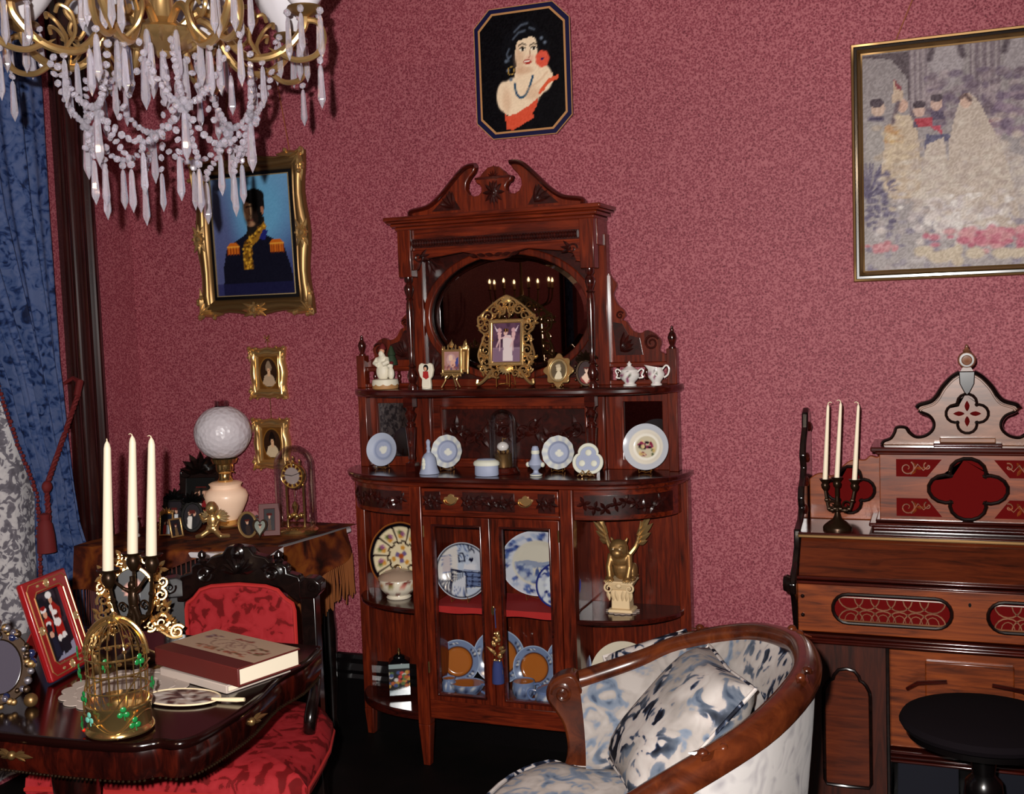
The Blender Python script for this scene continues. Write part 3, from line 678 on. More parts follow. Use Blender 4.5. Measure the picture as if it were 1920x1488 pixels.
# wings behind the ledge, with pierced quatrefoils
for s in (-1, 1):
    pl = smooth([(.225,1.105),(.24,1.112),(.255,1.100),(.275,1.105),(.29,1.092),(.31,1.092),(.335,1.088),(.36,1.068),(.375,1.045),(.40,1.040),(.425,1.048),(.445,1.040),(.458,1.030)], 3)
    wg = op(MB().prism([(s*x, z) for x, z in [(.225,.905)]+pl+[(.458,.905)]], -.165, -.145), 'wing_panel', 'walnut_h')
    op(MB().prism(quatre(s*.336, .998, .062), -.168, -.164), 'quatrefoil', 'crimson_fret', wg, bev=0)
    MB().tube([(x, -.168, z) for x, z in quatre(s*.336, .998, .064)], .0055, 8, closed=True).build('quatrefoil_moulding', 'ebony', wg)
    # end cheeks with shaped edges
    ck = [(-.06,.62),(-.06,1.20),(-.075,1.235),(-.11,1.25),(-.14,1.235),(-.15,1.19),(-.20,1.15),(-.225,1.11),(-.205,1.07),(-.23,1.04),(-.27,1.02),(-.285,.985),(-.27,.955),(-.30,.93),(-.385,.91),(-.395,.86),(-.44,.82),(-.49,.80),(-.515,.775),(-.51,.745),(-.485,.73),(-.47,.70),(-.44,.64),(-.42,.60),(-.40,.58)]
    op(MB().prism([(y, z) for y, z in ck], s*.462, s*.482, ax='x'), 'end_cheek', 'ebony', bev=.005)
    MB().lathe([(.0,-.012),(.022,-.010),(.026,0),(.022,.010),(0,.012)], 12, (s*.488,-.50,.775), 'x').build('cheek_boss', 'ebony', OR)
    for zz, yy in ((1.19,-.12),(1.10,-.19),(1.03,-.22),(.95,-.26)): MB().ell((s*.460,yy,zz), (.008,.012,.016), 8, 6).build('cheek_bead', 'mahogany_dark', OR)
# centre chest with quatrefoil and red fret corners
ch = op(MB().box(-.242, .242, -.30, -.12, .93, 1.128), 'chest', 'walnut_h')
for z0, z1, o in ((.905,.915,.02),(.915,.926,.03),(.926,.934,.012),(1.126,1.136,.01),(1.136,1.150,.024)): op(MB().box(-.242-o, .242+o, -.30-o, -.11, z0, z1), 'chest_moulding', 'mahogany_dark', ch, bev=.004)
op(MB().prism(quatre(0, 1.028, .090, sz=.84), -.305, -.299), 'quatrefoil', 'crimson_fret', ch, bev=0)
MB().tube([(x, -.304, z) for x, z in quatre(0, 1.028, .093, sz=.84)], .006, 8, closed=True).build('quatrefoil_moulding', 'ebony', ch)
for s in (-1, 1):
    for z0, z1 in ((.945,.998),(1.062,1.113)):
        x0, x1 = (.09, .195); mid = z0 < 1
        pg = [(s*x1,z0),(s*x1,z1),(s*(x0+.02),z1),(s*(x0-.02 if mid else x0+.02),z0)] if mid else [(s*x1,z0),(s*x1,z1),(s*(x0-.02),z1),(s*(x0+.02),z0)]
        op(MB().prism(pg, -.3025, -.299), 'fret_ground', 'crimson_fret', ch, bev=0)
        fr = MB(); zc = (z0+z1)/2
        fr.scroll((s*.165,-.304,zc), .022, 1.3, 1.0, .0035, sgn=s); fr.tube([(s*.155,-.304,zc-.018),(s*.135,-.304,zc+.012),(s*.12,-.304,zc-.006),(s*.105,-.304,zc+.008)], .003, 6)
        fr.scroll((s*.108,-.304,zc+.006), .012, 1.0, 2.0, .003, sgn=-s)
        for k in range(3): fr.leaf((s*.14,-.303,zc), (cos(k*2.1),0,sin(k*2.1)), (0,-1,0), .022, .010, .4)
        fr.build('fretwork', 'walnut_h', ch)
# pediment
H = [(0,248),(45,252),(95,285),(150,345),(190,410),(230,448),(300,470),(317,490),(305,508),(282,522),(236,545),(209,590),(217,640),(262,680),(322,690),(367,660),(392,625),(447,625),(462,660),(487,700),(532,720),(547,745)]
hp = [(x*.000432, 1.150+(745-y)*.000432) for x, y in H]
pdm = op(MB().prism(mirx(hp), -.262, -.238), 'pediment', 'walnut_pale', bev=.002)
for s in (-1, 1):
    o_ = smooth([(s*x, -.258, z) for x, z in hp[1:8]], 4); MB().tube(o_, .0075, 8, flat=1.6).build('pediment_moulding', 'ebony', pdm)
    o_ = [(p[0]*.93, -.266, p[2]-.009) for p in o_]; MB().tube(o_, .003, 6).build('pediment_bead', 'walnut_pale', pdm)
    o_ = smooth([(s*x, -.258, z) for x, z in hp[8:]], 4); MB().tube(o_, .0055, 8, flat=1.6).build('edge_moulding', 'ebony', pdm)
op(MB().prism([(-.022,1.366),(.022,1.366),(.020,1.330),(.008,1.305),(0,1.296),(-.008,1.305),(-.020,1.330)], -.272, -.260), 'keystone', 'ebony', pdm)
MB().tube([(x, -.263, z) for x, z in quatre(0, 1.243, .050)], .0045, 8, closed=True).build('quatrefoil_moulding', 'ebony', pdm)
op(MB().prism(quatre(0, 1.243, .048), -.264, -.261), 'quatrefoil', 'walnut_pale', pdm, bev=0)
for k in range(4):
    a = k*pi/2; MB().leaf((.008*cos(a),-.264,1.243+.008*sin(a)), (cos(a),0,sin(a)), (0,-1,0), .03, .014, .5).build('quatrefoil_leaf', 'crimson_fret', pdm)
op(MB().box(-.075, .075, -.285, -.262, 1.160, 1.174), 'pediment_rail', 'walnut_pale', pdm)
op(MB().box(-.092, .092, -.295, -.262, 1.150, 1.160), 'pediment_base', 'mahogany_dark', pdm)
fn = MB().lathe([(.0,-.010),(.021,-.010),(.025,-.004),(.025,.004),(.021,.010),(.014,.011),(.012,.007),(.006,.008),(0,.010)], 20, (0,-.25,1.398), 'y'); fn.taper((0,-.25,1.362),(.04,.02),(0,-.25,1.377),(.022,.016)); fn.lathe([(.009,1.421),(.012,1.425),(.006,1.430),(.0045,1.437),(.005,1.440),(0,1.444)], 10, (0,-.25,0))
fi = fn.build('finial', 'walnut_pale', pdm)
MB().lathe([(.0195,.0112),(.0195,.0125),(.015,.0125),(.015,.0112)], 20, (0,-.25,1.398), 'y', caps=False).build('finial_ring', 'ebony', fi)

# candelabrum on the organ ledge, with three thin candles
def candelabrum(name, label, loc, arms, base_r, cup_z, stem, matn='bronze', sc=1.0):
    T = thing(name, label, 'candelabra', loc)
    MB().lathe([(base_r,0),(base_r,.006),(base_r*.92,.012),(base_r*.65,.022),(base_r*.35,.030),(base_r*.22,.040),(base_r*.15,.052)], 20).build('base', matn, T)
    m = MB().lathe([(.005,.05),(.009,.056),(.006,.064),(.011,.074),(.006,.084),(.008,stem*.6),(.012,stem*.66),(.006,stem*.72),(.0055,stem)], 12)
    m.build('stem', matn, T)
    for (x, y, z) in arms:
        if abs(x)+abs(y) > 1e-4:
            p = smooth([(0,0,stem*.62),(x*.35,y*.35,stem*.52),(x*.75,y*.75,stem*.60),(x,y,z-.03)], 5); a = MB().tube(p, .0045, 6)
            for q in p[3::3]: a.ell((q[0],q[1],q[2]), .0072, 6, 5)
            a.scroll((x*.5,y*.5,stem*.66), .014, 1.2, 0, .003)
            a.build('arm', matn, T)
        else:
            MB().tube([(0,0,stem*.9),(0,0,z-.03)], .006, 8).build('arm', matn, T)
        c = MB().lathe([(.004,z-.034),(.010,z-.028),(.012,z-.018),(.009,z-.012),(.016,z-.002),(.017,z),(.010,z),(.009,z-.008),(0,z-.008)], 14, (x,y,0)); c.build('candle_cup', matn, T)
    return T
def candle(label, loc, h, r0, r1, lean=(0,0), group=None, wick=1, sgn=1):
    T = thing('candle', label, 'candle', loc, group=group)
    n = 9; pts = [(lean[0]*(i/n), lean[1]*(i/n), h*i/n) for i in range(n+1)]; rr = [r0+(r1-r0)*(i/n)**1.3 for i in range(n+1)]
    pts += [(lean[0]*1.01, lean[1]*1.01, h+r1*1.2), (lean[0]*1.02, lean[1]*1.02, h+r1*2.0)]; rr += [r1*.72, r1*.25]
    MB().tube(pts, rr, 14).build('wax', 'wax', T, ang=60)
    p = Vector((lean[0]*1.02, lean[1]*1.02, h+r1*1.7)); MB().tube([p, p+Vector((-.001*sgn,0,.006)), p+Vector((-.006*sgn,0,.0085)), p+Vector((-.011*sgn*wick,0,.0065))], [.0017,.0016,.0014,.0012], 6).build('wick', 'wick', T)
    return T
ocl = (-.302, 3.42, .905)
candelabrum('candelabra', 'small dark bronze candelabra holding thin candles on the organ ledge', ocl, [(-.034,.0,.150),(.0,.0,.156),(.050,.0,.150)], .042, .15, .11)
for (x, z, ln, lb, sg) in ((-.034,.150,(.012,0),'thin white candle on the organ, nearest the end cheek',-1), (0,.156,(.014,0),'thin white candle in the middle of the organ candelabra',1), (.050,.150,(.014,0),'thin white candle on the organ, nearest the pediment',1)):
    candle(lb, (ocl[0]+x, ocl[1], ocl[2]+z-.008), .222, .0075, .0042, ln, 'candles on the organ', sgn=sg)
# round stool
ST = thing('piano_stool', 'round black padded organ stool in front of the knee board', 'stool', (.085, 3.03, 0))
MB().lathe([(0,.47),(.17,.47),(.198,.478),(.205,.49),(.198,.503),(.17,.512),(.10,.518),(0,.520)], 40).build('seat', 'stool_top', ST)
MB().lathe([(.17,.455),(.188,.458),(.188,.472),(.16,.474)], 32).build('seat_rim', 'black_wood', ST)
MB().lathe([(.03,.455),(.06,.44),(.035,.42),(.028,.36),(.045,.34),(.05,.30),(.032,.27),(.04,.22),(.055,.20),(.03,.17),(.0,.16)], 16).build('column', 'black_wood', ST)
for k in range(3):
    a = .5+k*2*pi/3; p = smooth([(0.02*cos(a),0.02*sin(a),.20),(.09*cos(a),.09*sin(a),.21),(.15*cos(a),.15*sin(a),.10),(.22*cos(a),.22*sin(a),.018)], 5); MB().tube(p, [.018]*len(p), 8).build('leg', 'black_wood', ST)
# ------------------------------------------------------------------ upholstered tub chair (lower right)
TC = thing('tub_armchair', 'curved tub armchair in pale blue floral velvet with carved wood rail', 'armchair', (-.621, 2.299, 0), 3.314)
RP = [(.196,-.430,.629),(.045,-.467,.674),(-.076,-.439,.731),(-.236,-.318,.795),(-.326,-.145,.828),(-.347,0,.834),(-.326,.145,.828),(-.236,.318,.795),(-.076,.439,.731),(.045,.467,.674),(.196,.430,.629)]
rail = smooth(RP, 6); NR = len(rail)
def rail_out(i):
    p = np.array(rail[i]); a = np.array(rail[max(i-1,0)]); b = np.array(rail[min(i+1,NR-1)]); t = (b-a); n = np.array((-t[1], t[0], 0)); n /= np.linalg.norm(n)
    return n if np.dot(n[:2], p[:2]-np.array((.15,0))) > 0 else -n
# top rail: moulded section swept round
prof = [(-.024,-.012),(-.026,.006),(-.016,.020),(0,.026),(.014,.022),(.026,.012),(.034,-.002),(.032,-.020),(.016,-.030),(-.012,-.026)]
m = MB(); np_ = len(prof); vs = []; fs = []
for i in range(NR):
    n = rail_out(i); p = np.array(rail[i])
    for a, b in prof: vs.append(tuple(p+n*a+np.array((0,0,b))))
for i in range(NR-1):
    for k in range(np_): k2 = (k+1) % np_; fs.append((i*np_+k, i*np_+k2, (i+1)*np_+k2, (i+1)*np_+k))
fs += [tuple(range(np_)), tuple((NR-1)*np_+k for k in range(np_))]
m.add(vs, fs); rl = m.build('top_rail', 'sofa_wood', TC, ang=50)
for fx in (.24, .40, .60, .76):
    i = int(fx*(NR-1)); n = rail_out(i); p = Vector(rail[i]); nv = Vector(n); t = Vector((-nv.y, nv.x, 0)); cv = MB()
    for k in range(5): cv.leaf(p+nv*.012+Vector((0,0,.018)), t*(1 if k % 2 else -1)+nv*(k-2)*.25, nv*.5+Vector((0,0,.8)), .045, .016, .5)
    for sg in (-1, 1): cv.ell(p+nv*.012+Vector((0,0,.02))+t*.022*sg, .011, 8, 6)
    cv.build('carved_knot', 'sofa_wood', rl)
# arm fronts: scrolled supports
for s in (-1, 1):
    af = [(.30,.640),(.345,.635),(.372,.610),(.375,.575),(.355,.545),(.335,.51),(.325,.45),(.335,.40),(.35,.345),(.285,.345),(.27,.42),(.268,.50),(.275,.57)]
    a_ = MB().prism([(x-.10, z+.012) for x, z in smooth(af, 3, True)], s*.395, s*.458); o = a_.build('arm_front', 'sofa_wood', TC, bev=.008, ang=50)
    MB().scroll((.233, s*.461, .604), .026, 1.5, 0, .006).build('arm_scroll', 'sofa_wood', o)
    MB().scroll((.233, s*.392, .604), .026, 1.5, 0, .006).build('arm_scroll', 'sofa_wood', o)
# inside upholstery
def inner(u, v):
    f = u*(NR-1); i = int(round(f)); n = rail_out(i); p = np.array(rail[i]); zt = p[2]-.012; zb = .36
    z = zt+(zb-zt)*v; bulge = .045*sin(pi*min(1,v*1.15))**.8 if v < .87 else .03
    q = p - n*(.024+bulge+.10*v*(1-.4*abs(u-.5)*2)); return (q[0], q[1], z)
MB().grid(inner, NR, 12).build('inside_back', 'sofa_velvet', TC, ang=80, fixn=False)
def outer(u, v):
    i = int(round(u*(NR-1))); n = rail_out(i); p = np.array(rail[i]); zt = p[2]-.018; z = zt+(.14-zt)*v
    q = p + n*(.022-.085*v+.012*sin(pi*v)); return (q[0], q[1], z)
MB().grid(outer, NR, 10).build('outside_back', 'sofa_back', TC, ang=80, fixn=False)
# seat
def seat_plan(k=1.0): 
    h = [(.40,0),(.40,.15),(.36,.32),(.28,.42),(.20,.39),(.0,.375),(-.14,.27),(-.22,.12),(-.24,0)]
    return smooth([(x*k, y*k) for x, y in h]+[(x*k, -y*k) for x, y in reversed(h[1:-1])], 3, True)
sp = seat_plan(); n = len(sp); m = MB()
lev = [(1.0,.335),(1.012,.36),(1.01,.39),(.985,.413),(.93,.428),(.8,.440),(.6,.448),(.3,.453),(.02,.455)]
m.add([(x*k, y*k, z) for k, z in lev for x, y in sp], [(a*n+i, a*n+(i+1) % n, (a+1)*n+(i+1) % n, (a+1)*n+i) for a in range(len(lev)-1) for i in range(n)]+[tuple((len(lev)-1)*n+i for i in range(n))])
se = m.build('seat', 'sofa_seat', TC, ang=80)
MB().tube([(x*1.0, y*1.0, .414) for x, y in sp], .006, 6, closed=True).build('piping', 'sofa_dark', se)
sp2 = seat_plan(.985); m = MB().prism(sp2, .25, .34, 'z'); m.build('seat_rail', 'sofa_wood', TC, bev=.008)
for x, y in ((.33,.33),(.33,-.33),(-.22,.2),(-.22,-.2)):
    p = smooth([(x*.95,y*.95,.27),(x*1.05,y*1.05,.2),(x*1.0,y*1.0,.10),(x*1.08,y*1.08,.012)], 4); MB().tube(p, [.03+(.016-.03)*i/(len(p)-1) for i in range(len(p))], 8).build('leg', 'sofa_wood', TC)
# scatter cushions
def pillow(name, label, loc, rot, w, h, t, mt, pip='sofa_dark'):
    P = thing(name, label, 'cushion', loc, rot=rot)
    def f(sg):
        def g(u, v):
            a, b = 2*u-1, 2*v-1; e = (1-a**4)*(1-b**4); k = 1-.06*(1-abs(a))*abs(b)-.06*(1-abs(b))*abs(a)
            return (a*w/2*k, sg*t/2*e**.55, b*h/2*k)
        return g
    m = MB().grid(f(1), 18, 18); m.grid(f(-1), 18, 18); c = m.build('cover', mt, P, ang=80)
    e = [f(1)(u, v) for u, v in [(i/16,0) for i in range(16)]+[(1,i/16) for i in range(16)]+[(1-i/16,1) for i in range(16)]+[(0,1-i/16) for i in range(16)]]
    MB().tube(e, .0045, 6, closed=True).build('piping', pip, P); return P
def basis(n, up):
    n = Vector(n).normalized(); up = Vector(up); z = (up-n*up.dot(n)).normalized(); y = -n; x = y.cross(z)
    return tuple(Matrix((x, y, z)).transposed().to_euler())
pillow('cushion', 'large floral velvet cushion leaning inside the near back of the tub armchair', (-.560, 2.385, .650), basis((-.66,-.30,.70), (.55,.30,.75)), .36, .36, .15, 'sofa_velvet')
pillow('cushion', 'small dark blue and white floral cushion on the far arm of the tub armchair', (-.715, 2.795, .640), basis((.05,-.70,.70), (-.42,.50,.72)), .23, .16, .10, 'sofa_dark')

# ------------------------------------------------------------------ writing table lower left
DZ = .72
DK = thing('writing_table', 'glossy dark mahogany writing table with serpentine edge and brass mounts', 'table', (0,0,0))
R_h = [(-1.545,2.53),(-1.515,2.40),(-1.515,2.28),(-1.475,2.12),(-1.462,2.0),(-1.463,1.89),(-1.49,1.848),(-1.53,1.845),(-1.57,1.812),(-1.66,1.795),(-1.80,1.785),(-1.95,1.782),(-2.15,1.79),(-2.45,1.80),(-2.50,1.85),(-2.49,1.95),(-2.47,2.2),(-2.46,2.45),(-2.44,2.53)]
dpl = smooth(R_h, 3)+[(-2.0,2.53)]
def inset(poly, k, c=(-2.0,2.16)): return [(c[0]+(x-c[0])*(1-k), c[1]+(y-c[1])*(1-k*1.3)) for x, y in poly]
MB().prism(inset(dpl,.0), DZ-.022, DZ, 'z').build('table_top', 'desk_top', DK, bev=.009, seg=3)
ap = MB(); n = len(dpl)
lv = [(.012,DZ-.022),(.006,DZ-.035),(.008,DZ-.06),(.018,DZ-.078),(.022,DZ-.084)]
ap.add([(x, y, z) for k, z in lv for x, y in inset(dpl,k)], [(a*n+i, a*n+(i+1) % n, (a+1)*n+(i+1) % n, (a+1)*n+i) for a in range(len(lv)-1) for i in range(n)]+[tuple((len(lv)-1)*n+i for i in range(n))])
apn = ap.build('apron', 'desk_wood', DK, ang=50)
pth = inset(dpl,.020)[:-1]; m = MB(); L_ = 0; acc = []
P2 = [Vector((x, y, DZ-.086)) for x, y in pth]
for i in range(len(P2)-1):
    d = (P2[i+1]-P2[i]).length; k = max(1, int(d/.009))
    for j in range(k): m.ell(P2[i].lerp(P2[i+1], j/k), .0034, 6, 4)
m.build('beaded_edge', 'bronze', apn, kind='stuff')
def mount(p, n, s=1.0):
    m = MB(); n = Vector(n).normalized(); t = Vector((-n.y, n.x, 0)); p = Vector(p)
    m.ell(p+n*.003, (.010*s,.010*s,.010*s), 10, 6)
    for sg in (-1, 1):
        for k in range(3): m.leaf(p+t*sg*.006, t*sg+Vector((0,0,(k-1)*.35)), n, .05*s if k == 1 else .03*s, .012*s, .5)
    return m
mount((-1.474,2.09,DZ-.043), (.97,-.15,0)).build('brass_mount', 'gold_dark', apn)
mount((-1.86,1.778,DZ-.043), (0,-1,0)).build('brass_mount', 'gold_dark', apn)
MB().lathe([(.10,.06),(.09,.075),(.055,.09),(.05,.12),(.075,.20),(.082,.26),(.06,.34),(.045,.38),(.06,.42),(.05,.46),(.06,.56),(.09,.62),(.10,.64)], 24, (-1.93,2.03,0)).build('pedestal', 'desk_wood', DK)
for k in range(4):
    a = .6+k*pi/2; p = smooth([(-1.93+.06*cos(a),2.03+.06*sin(a),.10),(-1.93+.16*cos(a),2.03+.16*sin(a),.12),(-1.93+.26*cos(a),2.03+.26*sin(a),.06),(-1.93+.34*cos(a),2.03+.34*sin(a),.020)], 4); MB().tube(p, [.034-.012*i/(len(p)-1) for i in range(len(p))], 10).build('foot', 'desk_wood', DK)

# ------------------------------------------------------------------ red damask chair behind the table
RC = thing('side_chair', 'carved dark wood chair upholstered in red damask behind the writing table', 'chair', (-1.898, 2.50, 0), radians(12))
# local: front towards -y, back plane at y=+.27
bk = mirx([(0,.812),(.085,.806),(.120,.795),(.142,.770),(.164,.755),(.169,.735),(.169,.50),(0,.50)])
cb = MB(); cb.prism(bk, .245, .27)
cb.build('back_pad', 'red_damask', RC, bev=.012, seg=3)
MB().tube([(x, .245, z) for x, z in bk[:7]]+[], .006, 6).build('gimp', 'red_strip', RC); MB().tube([(-x, .245, z) for x, z in bk[:7]], .006, 6).build('gimp', 'red_strip', RC)
for s in (-1, 1):
    fa = radians(24) if s < 0 else 0      # left stile turned so its face catches flash glare
    st = MB().box(-.023, .023, -.023, .023, 0, .775); st.build('stile', 'ebony_glare' if s < 0 else 'ebony', RC, bev=.004, loc=(s*.209,.272,0), rot=(0,0,fa))
    e = MB().prism([(s*x, z) for x, z in ((-.023,.77),(.023,.77),(.043,.79),(.045,.815),(.027,.83),(-.003,.832),(-.023,.822))], -.032, .023); eo = e.build('ear', 'ebony_glare' if s < 0 else 'ebony', RC, bev=.005, loc=(s*.209,.272,0), rot=(0,0,fa))
    MB().scroll((s*.018,-.034,.803), .019, 1.5, .4, .0035, sgn=s).build('volute', 'ebony', eo)
cr = mirx([(0,.925),(.035,.922),(.05,.90),(.085,.892),(.10,.875),(.135,.872),(.150,.862),(.150,.845),(.185,.835),(.200,.80),(.200,.755),(.18,.755),(.155,.772),(.13,.797),(.09,.808),(0,.814)])
co = MB().prism(cr, .25, .29).build('crest_rail', 'ebony', RC, bev=.005)
cv = MB()
for k in range(9): a = pi*(k+.5)/9; cv.leaf((0,.248,.845), (cos(a),0,sin(a)), (0,-1,0), .055, .02, .6)
for s in (-1, 1):
    cv.scroll((s*.105,.247,.842), .026, 1.4, 0, .006, sgn=s)
    for k in range(3): cv.leaf((s*.07,.248,.86), (s,0,k*.4-.5), (0,-1,0), .05, .016, .5)
cv.build('crest_carving', 'ebony', co)
MB().lathe([(.0,-.02),(.020,-.016),(.026,0),(.020,.016),(.012,.02),(.010,.026),(0,.030)], 16, (0,.262,.905), 'y').build('crest_boss', 'ebony', co)
for s in (-1, 1): MB().lathe([(.012,.872),(.014,.878),(.008,.884),(.013,.893),(.011,.902),(0,.910)], 12, (s*.12,.268,0)).build('crest_finial', 'ebony', co)
stp = [(-.235,.25),(.235,.25),(.35,-.22),(.30,-.27),(-.30,-.27),(-.35,-.22)]
m = MB(); lv = [(1.0,.37),(1.03,.40),(1.02,.435),(.95,.455),(.75,.470),(.4,.478),(.02,.48)]; n = len(stp); spn = smooth(stp, 4, True); n = len(spn)
m.add([(x*k, y*k, z) for k, z in lv for x, y in spn], [(a*n+i, a*n+(i+1) % n, (a+1)*n+(i+1) % n, (a+1)*n+i) for a in range(len(lv)-1) for i in range(n)]+[tuple((len(lv)-1)*n+i for i in range(n))])
m.build('seat', 'red_damask', RC, ang=80)
MB().tube([(x*1.02, y*1.02, .405) for x, y in spn], .008, 6, closed=True).build('gimp', 'red_strip', RC)
MB().prism([(x*.97, y*.97) for x, y in stp], .32, .375, 'z').build('seat_rail', 'ebony', RC, bev=.006)
for s in (-1, 1):
    MB().lathe([(.016,0),(.02,.03),(.014,.05),(.022,.12),(.026,.22),(.018,.25),(.026,.27),(.026,.33)], 12, (s*.29,-.22,0)).build('leg', 'ebony', RC)
    p = smooth([(s*.225,.25,.60),(s*.255,.16,.585),(s*.285,.06,.56),(s*.29,.0,.50),(s*.28,.02,.44),(s*.285,.04,.38)], 5); MB().tube(p, .017, 10).build('arm', 'ebony', RC)
# ------------------------------------------------------------------ pictures on the walls
def corner_cluster(m, x, z, sx, sz, y, s=1.0, seed=0):
    g = random.Random(seed)
    m.scroll((x-sx*.020*s, y, z-sz*.020*s), .016*s, 1.3, 0, .0045*s, sgn=sx*sz)
    for k in range(5):
        a = pi/2*k/4; m.leaf((x-sx*.012*s, y, z-sz*.012*s), (-sx*cos(a), 0, -sz*sin(a)), (0,-1,0), (.085 if k in (0,4) else .045)*s, .018*s, .7)
    for k in range(9):
        t = g.random(); q = g.choice((0,1)); dx, dz = (t*.07, g.uniform(0,.02)) if q else (g.uniform(0,.02), t*.07)
        m.ell((x-sx*dx*s, y-.004*s, z-sz*dz*s), g.uniform(.005,.009)*s, 7, 5)
    m.leaf((x-sx*.02*s, y, z-sz*.02*s), (sx,0,sz), (0,-1,0), .03*s, .026*s, .6)
    return m
def centre_cluster(m, x, z, hor, y, s=1.0):
    for sg in (-1, 1):
        d = (sg,0,0) if hor else (0,0,sg)
        for k in range(3): e = (k-1)*.5; m.leaf((x,y,z), (d[0]+(0 if hor else e), 0, d[2]+(e if hor else 0)), (0,-1,0), .048*s, .016*s, .7)
    m.lathe([(0,.012*s),(.008*s,.010*s),(.012*s,.004*s),(.018*s,.006*s),(.019*s,0)], 12, (x,y,z), 'y')
    for k in range(8): a = k*pi/4; m.ell((x+.021*s*cos(a), y-.003*s, z+.021*s*sin(a)), .005*s, 6, 5)
    return m
def swept_frame(T, w, h, b, prof, name, mt, wave=0.0, bev=0, n=12):      # mitred moulding; prof: list (t across 0 outer..1 inner, height)
    m = MB(); loops = []
    for t, d in prof:
        L = []; hw, hh = w/2-b*t, h/2-b*t
        for (x0, z0), (x1, z1), horiz in (((-hw,-hh),(hw,-hh),1), ((hw,-hh),(hw,hh),0), ((hw,hh),(-hw,hh),1), ((-hw,hh),(-hw,-hh),0)):
            for i in range(n):
                q = i/n; k = wave*(1-t)*(-.55+.75*cos(4*pi*q)*.9)*(1 if 0 < i else 0); x, z = x0+(x1-x0)*q, z0+(z1-z0)*q
                if horiz: z += k*(1 if z > 0 else -1)
                else: x += k*(1 if x > 0 else -1)
                L.append((x, -d, z+h/2))
        loops.append(L)
    N = 4*n
    m.add([p for L in loops for p in L], [(a*N+i, a*N+(i+1) % N, (a+1)*N+(i+1) % N, (a+1)*N+i) for a in range(len(loops)-1) for i in range(N)])
    return m.build(name, mt, T, ang=45, bev=bev)
SWEPT = [(0,.0),(0,.014),(.06,.020),(.14,.019),(.25,.026),(.45,.032),(.62,.030),(.72,.022),(.80,.024),(.88,.020),(1.0,.012),(1.0,.004)]
# --- officer in a gilt swept frame
AD = thing('framed_portrait', 'gilt swept frame portrait of an officer in dark uniform with gold epaulettes', 'picture', (-2.495, WY-.012, 1.610), rot=(radians(2.0),0,0))
w, h, b = .515, .615, .066
swept_frame(AD, w, h, b, SWEPT, 'frame', 'gold_dark', wave=.012)
for sx in (-1, 1):
    for sz in (-1, 1):
        corner_cluster(MB(), sx*(w/2+.004), h/2+sz*(h/2+.004), sx, sz, -.028, 1.25, sx*3+sz).build('corner_ornament', 'gold', AD)
    centre_cluster(MB(), sx*(w/2-.024), h/2, False, -.030, 1.2).build('side_ornament', 'gold', AD); centre_cluster(MB(), 0, h/2+sx*(h/2-.024), True, -.030, 1.2).build('side_ornament', 'gold', AD)
wi, hi = w-2*b, h-2*b
m = MB().ring([(-wi/2,b),(wi/2,b),(wi/2,h-b),(-wi/2,h-b)], [(-wi/2+.013,b+.013),(wi/2-.013,b+.013),(wi/2-.013,h-b-.013),(-wi/2+.013,h-b-.013)], -.012, -.004); m.build('black_liner', 'black_board', AD)
m = MB().ring([(-wi/2+.012,b+.012),(wi/2-.012,b+.012),(wi/2-.012,h-b-.012),(-wi/2+.012,h-b-.012)], [(-wi/2+.016,b+.016),(wi/2-.016,b+.016),(wi/2-.016,h-b-.016),(-wi/2+.016,h-b-.016)], -.013, -.004); m.build('gold_fillet', 'gold_pale', AD)
